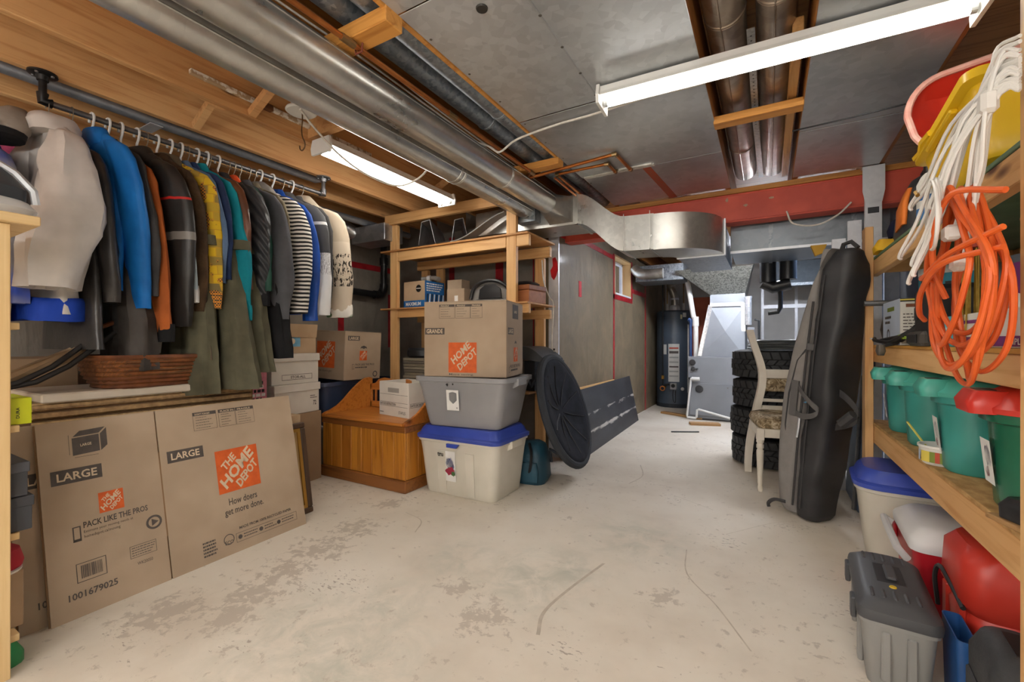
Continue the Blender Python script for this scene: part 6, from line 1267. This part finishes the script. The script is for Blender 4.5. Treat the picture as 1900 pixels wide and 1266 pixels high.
# ================================================================== RIGHT-HAND SHELVING
OSB = M('osb shelf board', '#c8a068', '#9f7640', sc_=30, rough=.7, bp=.3, bs=40, stretch=(1, .5, 1))
rs = thing('lumber_shelving', 'lumber shelving unit along the right side with three shelves', 'shelving', (.47, 0, 0))
obj('post', G().chbox(-.002, 3.12, 0, .036, 3.209, 1.70, .002), PINE, rs); obj('post', G().chbox(.0, 1.285, 0, .038, 1.374, 2.255, .002), PINE, rs)
for y in (1.29, 3.12): obj('rear_post', G().chbox(.62, y, 0, .658, y+.089, 1.7, .002), PINE, rs)
for nm, z0_, z1_ in (('low', .50, .60), ('mid', .95, 1.03), ('top', 1.435, 1.515)):
    obj('front_rail', G().chbox(.0375, 1.10, z0_, .0755, 3.24, z1_, .003), PINEY, rs); obj('rear_rail', G().chbox(.58, 1.10, z0_, .618, 3.24, z1_, .003), PINEY, rs)
    obj('cross_rail', G().chbox(.0765, 3.13, z0_+.01, .579, 3.17, z1_, .003), PINEX, rs)
obj('shelf_board', G().chbox(.034, 1.08, .601, .625, 3.25, .615, .002), OSB, rs); obj('shelf_board', G().chbox(.038, 1.08, 1.031, .62, 3.25, 1.044, .002), WOOD('amber shelf board', '#d3a14c', '#be8a38', 'y', kn=.4), rs); obj('shelf_board', G().chbox(.036, 1.08, 1.516, .625, 3.24, 1.53, .002), M('green edged board', '#6f8a6a', '#5f7a5a', rough=.6), rs)
SX = .47
# ---- lower shelf: dispenser tubs
TEALP = M('teal tub plastic', '#429c93', '#398d84', sc_=3, rough=.32); TEALL = M('teal lid plastic', '#52b0a0', '#47a292', sc_=3, rough=.32); GRNP = M('green tub plastic', '#1f6a4d', '#195a41', sc_=3, rough=.25); REDL = M('red lid plastic', '#d23a2e', '#c03026', sc_=3, rough=.32)
def tub(label, y, mat, lidm, rz=0, sticker=True, x=.64):
    t = thing('dispenser_tub', label, 'tub', (x, y, .616), rz, 'dispenser tubs on the low shelf')
    rg = []
    for z, wd, dp, r_ in ((0, .20, .17, .07), (.01, .215, .185, .08), (.10, .225, .195, .085), (.2, .235, .205, .09), (.228, .238, .208, .09), (.235, .27, .24, .1), (.262, .275, .245, .1)): rg.append(rc(wd, dp, r_, z, 6))
    obj('tub', G().loft(rg), mat, t, 50)
    lr = [rc(.285, .255, .1, .258, 6), rc(.29, .26, .1, .272, 6), rc(.275, .245, .1, .282, 6), rc(.25, .22, .1, .305, 6), rc(.19, .17, .08, .325, 6), rc(.10, .09, .04, .331, 6)]
    lo_ = obj('lid', G().loft(lr), lidm, t, 50)
    obj('lid_hinge', G().loft([rrect(-.175, -.07, -.10, .07, .02, .255, 3), rrect(-.18, -.075, -.09, .075, .025, .285, 3), rrect(-.165, -.06, -.09, .06, .025, .315, 3)]), lidm, lo_, 50)
    obj('finger_recess', G().chbox(-.155, -.03, .302, -.11, .03, .3165, .004), M('lid recess', '#2c3532'), lo_)
    if sticker:
        p = Print((-.1135, .05, .06), (0, -1, 0), (-.10, 0, 1), .002); p.quad(WHT, .0, .0, .075, .12); p.poly(M('indigo print', '#3b3568'), blob(.045, .075, .025, .035, 3)); p.poly(M('crimson flower print'), blob(.03, .03, .018, .018, 4)); p.build(t, 'sticker')
    return t
tub('teal lidded tub farthest along the low shelf', 2.90, TEALP, TEALL, -6); tub('second teal tub from the far shelf post', 2.55, TEALP, TEALL, -4, False); tub('teal tub nearest the camera, beside the white snack tub', 2.10, TEALP, TEALL, -4); tub('dark green tub with a bright red lid', 1.68, GRNP, REDL, -3)
t = thing('snack_tub', 'small white printed plastic tub at the shelf edge', 'tub', (.545, 2.17, .616)); obj('cup', G().lathe([(.048, 0), (.052, .004), (.062, .06), (.066, .062), (.066, .07), (.060, .07), (.052, .01)], 28), M('white tub plastic', '#e8e6e0', rough=.35), t, True)
for a0, a1, m_ in ((150, 190, M('pale blue print', '#b9c6d8')), (195, 225, M('yellow print', '#e2cf5c')), (225, 262, M('olive print', '#7c8a34')), (240, 252, M('label red'))): wrap('print', m_, a0, a1, .012, .05, t, .0612, 6)
obj('stir_stick', G().bar((-.02, .02, .03), (-.07, .12, .13), .006, .004), M('straw', '#d9cf6a'), t)
t = thing('plastic_latch', 'black plastic latch lying on the low shelf edge', 'latch', (.545, 1.52, .63), 20); obj('body', G().loft([rc(.08, .11, .02, 0), rc(.085, .115, .025, .03), rc(.06, .09, .02, .05)]), SHB, t, 60); obj('hook', G().tube([(-.03, -.04, .03), (-.05, -.05, .05), (-.03, -.05, .07)], .008, 6), SHB, t)
tag(obj('wood_shim', G().chbox(-.035, -.07, 0, .035, .07, .012, .002), SC, None, loc=(.53, 1.52, .616), rot=(0, 0, R(15))), 'thin wood shim under the black latch', 'shim')
# ---- middle shelf
t = mini_box('carton', 'white and pale blue printed carton on the middle shelf', (.60, 2.82, 1.045), (.15, .34, .215), M('white carton', '#e3e1da', rough=.6))
p = Print((-.075, .17, 0), (0, -1, 0), (0, 0, 1), .001); p.quad(M('pale blue print'), 0, .0, .34, .215); p.quad(M('olive print'), .1, .165, .24, .185, 2); p.ring(INK, .12, .05, .02, .03, 14, 2); p.lines(INK, .05, .1, .2, .15, 2, 3, .5); p.build(t)
p = Print((-.075, -.17, 0), (1, 0, 0), (0, 0, 1), .001); p.lines(INK, .01, .02, .135, .15, 9, 4, .3); p.quad(BLK, 0, .2, .15, .215); p.quad(M('yellow print'), .0, .206, .15, .212, 2); p.quad(M('brown print', '#7d4a30'), .02, .175, .14, .19); p.build(t)
t = thing('paint_pail', 'large white and teal paint pail on the middle shelf', 'paint pail', (.80, 2.93, 1.045)); obj('pail', G().lathe([(.13, 0), (.145, .34), (.148, .345), (.148, .375), (.14, .375)], 32), M('white pail plastic', '#e4e4e0', rough=.4), t, True)
wrap('teal_band', M('teal ink', '#2b8ea4'), 170, 290, .24, .34, t, .1465, 16); wrap('label_block', BLK, 236, 262, .235, .3, t, .1472, 6)
for z_ in (.06, .1, .14, .18): wrap('print_line', M('pale print', '#b9bcc0'), 196, 250, z_, z_+.012, t, .1422+z_*.012, 8)
p = Print((-.07, -.149, .245), (1, 0, 0), (0, 0, 1), .002); p.text(WHT, 'BEHR', .015, .005, .09, .035); p.build(t, 'lettering')
t = thing('black_case', 'upright black hard case among the middle shelf cartons', 'case', (.575, 2.24, 1.045), 0); obj('shell', G().chbox(-.07, -.1, 0, .07, .1, .225, .018), SHB, t); obj('handle', G().tube([(-.05, -.05, .22), (-.05, -.05, .25), (-.05, .05, .25), (-.05, .05, .22)], .009, 6), SHB, t); obj('latch', G().chbox(-.078, .03, .1, -.0705, .06, .15, .003), FGD, t)
CYAN = M('cyan carton', '#2ea9bd', '#5ec3d0', sc_=16, rough=.5); PURP = M('purple ink', '#7a2a78', rough=.5)
t = mini_box('carton', 'cyan printed carton at the front of the middle shelf', (.60, 2.01, 1.045), (.16, .19, .10), CYAN); p = Print((-.08, .095, 0), (0, -1, 0), (0, 0, 1)); p.lines(WHT, .02, .03, .15, .09, 3, 5, .4); p.quad(BLK, .15, .01, .175, .03); p.build(t)
t = mini_box('carton', 'white carton with purple bands nearest on the middle shelf', (.62, 1.66, 1.045), (.2, .46, .10), M('white carton'), 0); p = Print((-.1, .23, 0), (0, -1, 0), (0, 0, 1), .001); p.quad(PURP, .0, .004, .46, .03); p.quad(PURP, .0, .07, .28, .08); p.text(WHT, 'SIMPLY', .3, .008, .1, .016); p.build(t); p = Print((-.1, -.23, 0), (1, 0, 0), (0, 0, 1), .001); p.quad(PURP, 0, .004, .2, .03); p.build(t)
t = thing('purple_pail', 'purple and grey pail stacked on the purple banded carton', 'pail', (.64, 1.66, 1.146)); obj('pail', G().lathe([(.075, 0), (.085, .11), (.088, .115), (.088, .125), (.07, .125)], 26), PURP, t, True); wrap('white_label', WHT, 150, 260, .005, .05, t, .0785, 10); obj('grey_lid', G().lathe([(.09, .12), (.092, .14), (.06, .145), (.06, .2), (.05, .21)], 26), M('slate lid', '#55606a'), t, True)
t = thing('red_toolcase', 'red and black tool case hanging behind the orange cord', 'case', (.66, 1.62, 1.358)); obj('shell', G().loft([rc(.14, .2, .03, 0), rc(.16, .22, .04, .03), rc(.15, .21, .04, .06)]), M('red case', '#c02c35'), t, 60); obj('clasp', G().chbox(-.085, -.03, .01, -.078, .03, .04, .003), SHB, t)
t = thing('straw_broom', 'straw bristle whisk standing behind the orange cord', 'broom', (.55, 1.86, 1.045)); rr = random.Random(2)
STR = M('yellow straw', '#c6a94e', '#a88b38', sc_=40, rough=.8); g = G()
for k in range(60):
    a = rr.uniform(0, 6.28); q = rr.random()**.5*.02; g.tube([(q*math.cos(a)*1.6, q*math.sin(a), .36), (q*math.cos(a)*2.4+rr.uniform(-.01, .01), q*math.sin(a)*2.2, 0)], .0016, 3)
tag(obj('bristles', g, STR, t), kind='stuff'); obj('binding', G().lathe([(.03, .3), (.032, .31), (.03, .36)], 14), M('red binding', '#a63a2c'), t)
LIME = CL('lime rag', '#a9c44e', '#8aa638', .85)
g = G(); n = 12; vs = [(-.10+.2*i/(n-1), -.12+.24*j/(n-1), 0) for i in range(n) for j in range(n)]
vs = [(x, y, .012+.035*(noise.noise(Vector((x*18, y*18, 3)))+.6)) for x, y, z in vs]; g.add(vs, [(i*n+j, i*n+j+1, (i+1)*n+j+1, (i+1)*n+j) for i in range(n-1) for j in range(n-1)])
ro = obj('rag', g, LIME, None, True, loc=(.60, 2.46, 1.05)); md = ro.modifiers.new('thick', 'SOLIDIFY'); md.thickness = .004; tag(ro, 'crumpled lime green rag on the middle shelf', 'rag')
t = mini_box('carton', 'flat yellowish carton beneath the lime rag area', (.68, 2.44, 1.045), (.10, .30, .145), M('straw carton', '#dcc48a', rough=.7)); p = Print((-.05, .15, 0), (0, -1, 0), (0, 0, 1)); p.disc(M('magenta dot', '#b0307c'), .08, .1, .025); p.build(t)
BKR = M('black rubber cable', '#2a2a2b', '#1f1f20', rough=.5)
t = thing('jumper_cables', 'black jumper cables with clamps dangling over shelf edge', 'cable', (.5, 2.6, 1.048))
for k, pts in enumerate(([(.05, -.45, .03), (.02, -.25, .06), (.0, -.05, .03), (-.0, .15, .012), (-.02, .32, .02), (-.01, .4, .03)], [(.08, -.4, .06), (.05, -.2, .08), (.02, .0, .04), (.02, .2, .03), (.0, .3, .02)], [(.1, -.3, .1), (.06, -.1, .09), (.03, .05, .02), (-.03, .12, -.01), (-.045, .1, -.03)])): obj('lead', G().tube(spline(pts, 5), .009, 8), BKR, t, True)
obj('clamp', G().loft([rc(.02, .04, .006, -.05), rc(.03, .07, .01, -.03), rc(.025, .05, .008, .0)]), M('dull clamp', '#6d675e', metal=.5), t, 60, loc=(-.05, .02, 0)); obj('ring_terminal', G().tube([(-.012+.01*math.cos(2*PI*k/12), .43+.012*math.sin(2*PI*k/12), .03) for k in range(12)], .004, 6, closed=True), STEEL, t)
t = thing('battery_charger', 'charcoal plastic charger beside the cyan carton', 'charger', (.535, 2.30, 1.045)); obj('body', G().chbox(-.05, -.14, 0, .05, .06, .055, .012), M('charger grey', '#4b4640', '#3a3631', rough=.6), t); obj('ribs', G().chbox(-.055, -.1, .01, -.0505, .03, .045, .003), SHB, t)
tag(obj('grey_tube', G().tube([(-.02, 0, 0), (.24, .0, 0)], .015, 10), GPIPE, None, True, loc=(.475, 3.06, 1.27)), 'short grey steel tube poking out beside the far post', 'tube')
t = thing('tool_pouch', 'dark bundled tool bag behind the printed carton', 'bag', (.64, 3.06, 1.045)); obj('body', G().loft([rc(.2, .12, .04, 0), rc(.22, .13, .05, .08), rc(.2, .11, .04, .18), rc(.14, .08, .03, .205)]).jitter(.01, 9, 3), BGK, t, 60); obj('flap', G().chbox(-.105, -.07, .1, .09, -.058, .17, .004), WEB, t)

# ---- top shelf
YEL = M('yellow tote plastic', '#e8bf22', '#dcb01a', sc_=3, rough=.35)
yt = tote('yellow_tote', 'bright yellow open tote tipped on the top shelf', (.79, 2.04, 1.570), 0, .52, .48, .49, .43, .265, YEL, None, r=.04, rim=.05, handles=False); yt.rotation_euler = (R(-10), R(0), R(1))
for s_ in (-1, 1): obj('grip_bar', G().chbox(s_*.27-.012, -.12, .215, s_*.27+.012, .12, .232, .005), YEL, yt)
obj('side_panel', G().box(-.15, -.246, .13, .2, -.226, .20), YEL, yt); obj('crumpled_edge', G().tube([(-.28, .05, .255), (-.285, .12, .261), (-.275, .18, .253), (-.28, .23, .257)], .014, 6), YEL, yt, True)
sl_ = thing('toboggan', 'red plastic toboggan with pale rim lying on the yellow tote', 'toboggan', (.87, 2.44, 2.01)); sl_.rotation_euler = (R(74), R(-10), R(0))
RDS = M('red toboggan plastic', '#cf3a2a', '#bd2f22', sc_=4, rough=.3); RIMP = M('pale scuffed rim', '#e3b5a6', '#d9988a', sc_=20, rough=.45)
rg = []
for k in range(19):
    f = (k/18)**1.8; x = -.36+.62*f; e = min(1, f*4+.03); w_ = .20*math.sqrt(max(.02, 1-(1-e)**2)); d_ = .14*e
    rg.append([(x, -w_, .02), (x, -w_*.86, -d_*.7), (x, -w_*.5, -d_), (x, 0, -d_*1.05), (x, w_*.5, -d_), (x, w_*.86, -d_*.7), (x, w_, .02), (x, w_*.97, .02), (x, w_*.82, -d_*.6), (x, 0, -d_*.92), (x, -w_*.82, -d_*.6), (x, -w_*.97, .02)])
obj('hull', G().loft(rg), RDS, sl_, 50); obj('rim', G().tube([r_[0] for r_ in reversed(rg)]+[r_[6] for r_ in rg], .013, 8), RIMP, sl_, True)
for x in (-.1, .12): obj('foot_rib', G().chbox(x-.012, -.12, -.135, x+.012, .12, -.10, .004), RDS, sl_)
obj('rope_eyelet', G().lathe([(.02, 0), (.022, .006), (.01, .008)], 16, tf=Matrix.Translation((-.25, -.165, -.04)) @ Matrix.Rotation(R(75), 4, 'X')), M('blue grey eyelet', '#9fb4c8'), sl_)
# tool bag and odds at the far end
OGF = M('cloth orange', '#e07a28', '#d06c1e', .7); 
t = thing('tool_bag', 'black soft tool bag with orange panel on the top shelf', 'tool bag', (.64, 2.72, 1.531), -4); obj('body', G().loft([[(x, y, z) for x, y, z in rc(.20, .36, .05, 0)], rc(.22, .38, .06, .05), rc(.20, .35, .07, .17), rc(.14, .26, .06, .26), rc(.08, .16, .04, .285)]), BGK, t, 60)
obj('orange_panel', G().loft([rrect(-.116, -.17, -.098, .02, .008, .05, 2), rrect(-.112, -.16, -.09, .03, .01, .15, 2), rrect(-.09, -.12, -.07, .02, .008, .22, 2)]), OGF, t, 60); obj('handle', G().tube([(0, -.08, .28), (-.01, -.06, .32), (-.01, .06, .32), (0, .08, .28)], .011, 6), WEB, t)
tag(obj('navy_cap', G().lathe([(.085, 0), (.09, .04), (.07, .09), (.03, .115), (0, .118)], 18).jitter(.006, 9, 3), CL('navy cap', '#1e2440', '#161b30'), None, 60, loc=(.64, 3.05, 1.612)), 'dark navy cap on the black box at the far end', 'cap')
tag(obj('yellow_glove', G().loft([rc(.12, .10, .03, 0), rc(.13, .12, .04, .03), rc(.10, .1, .03, .06)]).jitter(.012, 10, 4), M('cloth yellow glove', '#e3b521', '#cf9f16', rough=.7), None, 60, loc=(.545, 2.98, 1.531)), 'crumpled yellow glove before the navy cap', 'glove')
tag(obj('black_tray', G().chbox(-.1, -.1, 0, .1, .1, .08, .01), SHB, None, loc=(.66, 3.06, 1.531)), 'low black plastic box under the navy cap', 'box')
t = thing('spray_bottle', 'white and blue printed bottle beside the yellow tote', 'bottle', (.57, 2.40, 1.531)); obj('bottle', G().lathe([(.04, 0), (.043, .01), (.043, .17), (.03, .2), (.018, .215)], 22), M('white carton'), t, True); obj('cap', G().lathe([(.022, .215), (.022, .25), (.016, .255)], 18), SHB, t, True); wrap('blue_label', M('print blue', '#3c6fa8'), 150, 290, .02, .07, t, .0437, 12); wrap('blue_label', M('print blue'), 150, 290, .1, .12, t, .0437, 12)

# ---- cords on the near post
ORC = M('orange cord', '#e0662a', '#d4591f', sc_=10, rough=.45); WHC = M('white cord', '#e9e7e2', '#dcdad4', sc_=10, rough=.4)
oc = thing('extension_cord', 'coiled orange extension cord hanging from the near post', 'extension cord', (.455, 1.30, 1.39)); rr = random.Random(12)
for k in range(10):
    w_ = rr.uniform(.11, .20); d = rr.uniform(.28, .41); yo = .10+rr.uniform(-.05, .05)+w_*.3; xo = -.022-.007*k; skw = rr.uniform(-.08, .12)
    pts = []
    for j in range(16):
        a = 2*PI*j/16+PI/2; s_ = math.sin(a); yy = yo+w_*math.cos(a)*(1.0 if s_ < .0 else 1-.75*s_); zz = -d/2+d/2*s_+.03*s_
        pts.append((xo+.01*math.sin(a*2+k), yy+skw*(-zz)*.6, zz+rr.uniform(-.006, .006)))
    obj('coil', G().tube(spline(pts, 4, True), .0062, 8, closed=True), ORC, oc, True)
for q in ([(-.05, -.05, -.10), (-.1, .06, -.13), (-.12, .16, -.17), (-.10, .25, -.16), (-.06, .3, -.17)], [(-.05, -.05, -.14), (-.11, .06, -.15), (-.12, .18, -.20), (-.1, .29, -.25), (-.08, .33, -.27)], [(-.05, -.06, -.03), (-.10, .04, .0), (-.11, .12, -.06), (-.1, .17, -.15), (-.07, .2, -.22)]):
    obj('wrap_turn', G().tube(spline(q, 5), .0066, 8), ORC, oc, True)
wc = thing('white_cords', 'tangle of white extension cords on the near post', 'extension cord', (.445, 1.32, 1.60)); rr = random.Random(7)
tips = [(-.125, .20, -.375), (-.12, .19, -.33), (-.105, .17, -.29), (-.09, .15, -.27), (-.06, .11, -.26), (-.05, .10, -.34), (-.08, .22, -.22), (-.10, .13, -.20), (-.04, .07, -.20), (-.10, .30, -.16), (-.13, .26, -.30), (-.06, .24, -.13), (-.125, .155, -.36), (-.03, .12, -.14)]
for k, tp in enumerate(tips):
    tip = Vector(tp); sp_ = rr.uniform(.012, .03); z0_ = rr.uniform(-.05, .04); side = Vector((sp_*.35, sp_, 0))
    pts = [(-.0, -.02, z0_+.02), (-.02, .0, z0_+.03), tuple(tip*.45+Vector((-.015, 0, .05))-side), tuple(tip*.8-side*1.1+Vector((0, 0, .01))), tuple(tip-side*.5), tuple(tip+Vector((0, 0, -.012))), tuple(tip+side*.5), tuple(tip*.8+side*1.1+Vector((0, 0, .01))), tuple(tip*.45+side+Vector((-.01, 0, .06))), (-.02, .03, z0_+.05), (0, -.02, z0_+.05)]
    obj('loop', G().tube(spline(pts, 5), .0042, 7), WHC, wc, True)
for k in range(4):
    rr2 = .045+.02*k; obj('ring', G().tube([(-.075-.008*k+.02*math.cos(2*PI*j/20), .13+rr2*1.2*math.cos(2*PI*j/20), -.17+rr2*.8*math.sin(2*PI*j/20)-.02*k+.03*math.cos(2*PI*j/20)) for j in range(20)], .004, 7, closed=True), WHC, wc, True)
obj('plug', G().chbox(-.085, .085, -.30, -.055, .125, -.265, .006), WHC, wc); obj('plug', G().chbox(-.075, .065, -.375, -.045, .11, -.34, .008), WHC, wc); obj('plug', G().chbox(-.05, .0, -.05, -.02, .05, -.0, .008), WHC, wc); obj('plug_prong', G().tube([(-.10, .24, -.15), (-.1, .26, -.135)], .005, 6), BRASS, wc)

# ---- floor under the shelf
t = tote('lidded_tub', 'ivory tub with blue domed lid beneath the low shelf', (.60, 2.86, 0), -4, .42, .38, .34, .30, .37, IVORY, BLID, domed=.085, r=.10, handles=False, cat='tub')
RCO = M('red cooler plastic', '#bf1f2d', '#ac1825', sc_=3, rough=.35); WCO = M('white cooler plastic', '#dfdfdf', '#d2d2d2', sc_=3, rough=.4)
t = thing('cooler', 'red picnic cooler with white lid and swing handle', 'cooler', (.645, 2.40, 0), -3); obj('body', G().loft([rc(.28, .36, .03, 0), rc(.29, .37, .035, .02), rc(.32, .41, .04, .27)]), RCO, t, 50); obj('lid', G().loft([rc(.335, .425, .045, .271), rc(.34, .43, .05, .30), rc(.33, .42, .06, .315), rc(.27, .36, .06, .345), rc(.25, .34, .06, .352)]), WCO, t, 50)
obj('swing_handle', G().tube([(-.17, .16, .25), (-.20, .17, .27), (-.205, .02, .275), (-.2, -.17, .26), (-.17, -.16, .22)], .014, 8), WCO, t, True); obj('pivot', G().chbox(-.172, .12, .2, -.158, .17, .262, .005), RCO, t)
p = Print((-.153, -.05, .06), (0, -1, 0), (-.06, 0, 1), .002); p.quad(M('blue label', '#2f6fae'), .04, .0, .11, .12); p.quad(WHT, .05, .02, .1, .05, 2); p.build(t, 'label')
RJ = M('red jug plastic', '#c93a2c', '#b93022', sc_=3, rough=.4)
t = thing('red_bin', 'red moulded plastic bin with black cord beneath the shelf', 'bin', (.71, 1.99, 0), -3); obj('body', G().loft([rc(.32, .26, .05, 0), rc(.34, .28, .06, .03), rc(.36, .30, .07, .2), rc(.34, .28, .06, .22), rc(.38, .32, .06, .25), rc(.37, .31, .07, .38), rc(.32, .26, .08, .42)]), RJ, t, 50); obj('front_rib', G().chbox(-.186, -.11, .05, -.165, -.05, .24, .01), RJ, t); obj('front_rib', G().chbox(-.186, .05, .05, -.165, .11, .24, .01), RJ, t); obj('cord', G().tube(spline([(-.19, .14, .12), (-.2, .13, .22), (-.195, .1, .275), (-.19, .0, .27), (-.187, -.14, .245)], 5), .007, 6), BKR, t, True)
t = thing('clear_tote', 'frosted lidded tote with reddish contents at the front', 'tote', (.83, 1.70, 0), -3); FRO = M('frosted plastic', '#d9cfc8', '#cdbfb7', sc_=6, rough=.35); obj('tub', G().loft([rc(.34, .24, .04, 0), rc(.38, .27, .05, .27)]), FRO, t, 50); obj('lid', G().loft([rc(.40, .29, .05, .271), rc(.41, .30, .05, .285), rc(.39, .28, .05, .295), rc(.34, .23, .04, .285), rc(.33, .22, .04, .29)]), FRO, t, 50); obj('lid_stain', G().loft([rc(.2, .14, .04, .2901), rc(.2, .14, .04, .2906)]), M('reddish contents', '#c98a7c', '#d3b0a4', sc_=14), t)
tag(obj('blue_bin', G().loft([rc(.035, .16, .01, 0), rc(.045, .18, .015, .215), rc(.039, .174, .012, .215), rc(.03, .15, .008, .01)]), M('blue bin plastic', '#2f5f9e', '#28538c', rough=.4), None, 50, loc=(.49, 1.80, 0), rot=(0, 0, R(-3))), 'narrow blue plastic bin beside the tool box', 'bin')
t = thing('power_tool_case', 'dark charcoal hard case in the lower right corner', 'case', (.525, 1.515, 0), -5); KC = M('charcoal case plastic', '#3a3b3d', '#2f3032', sc_=12, rough=.55, bp=.3, bs=80); obj('shell', G().loft([rc(.13, .23, .03, 0), rc(.15, .25, .04, .02), rc(.155, .255, .045, .27), rc(.12, .22, .05, .32), rc(.07, .15, .03, .335)]), KC, t, 50); obj('inset_panel', G().chbox(-.084, -.08, .07, -.074, .08, .22, .008), KC, t); obj('grip_recess', G().chbox(-.03, -.06, .325, .03, .06, .337, .005), SHB, t)
# ---- grey tool box in the aisle
TBG = M('tool box grey', '#8b8a87', '#807f7c', sc_=3, rough=.5); TBD = M('tool box dark lid', '#4a4b4e', '#424346', sc_=3, rough=.5)
tb = thing('tool_box', 'grey plastic tool box with dark lid on the floor', 'tool box', (.355, 1.935, 0), -4)
obj('tray', G().loft([rc(.145, .38, .02, 0, 3), rc(.15, .385, .025, .01, 3), rc(.18, .425, .03, .195, 3), rc(.192, .437, .03, .197, 3), rc(.192, .437, .03, .21, 3)]), TBG, tb, 40)
for y in (-.12, .12): obj('rib', G().chbox(-.094, y-.02, .03, -.078, y+.02, .18, .004), TBG, tb)
for x in (-.03, .03): obj('rib', G().chbox(x-.012, -.216, .03, x+.012, -.198, .18, .004), TBG, tb)
obj('lid', G().loft([rc(.20, .45, .03, .211, 3), rc(.205, .455, .035, .225, 3), rc(.20, .45, .04, .242, 3), rc(.16, .40, .05, .262, 3), rc(.14, .37, .05, .268, 3)]), TBD, tb, 40)
obj('handle_well', G().chbox(-.04, -.06, .262, .04, .09, .2695, .004), FGD, tb); obj('handle', G().chbox(-.012, -.04, .268, .018, .07, .279, .005), TBD, tb); obj('badge', G().lathe([(.010, 0), (.009, .003)], 14, (.0, -.085, .268)), M('yellow badge', '#d9b42a'), tb)
for k in range(5): obj('lid_rib', G().chbox(-.058+.028*k-.005, .115, .262, -.058+.028*k+.005, .175, .272, .004), TBD, tb); obj('lid_rib', G().chbox(-.058+.028*k-.005, -.175, .262, -.058+.028*k+.005, -.115, .272, .004), TBD, tb)
for y in (-.13, .13): obj('latch', G().chbox(-.113, y-.025, .17, -.097, y+.025, .235, .004), TBD, tb)
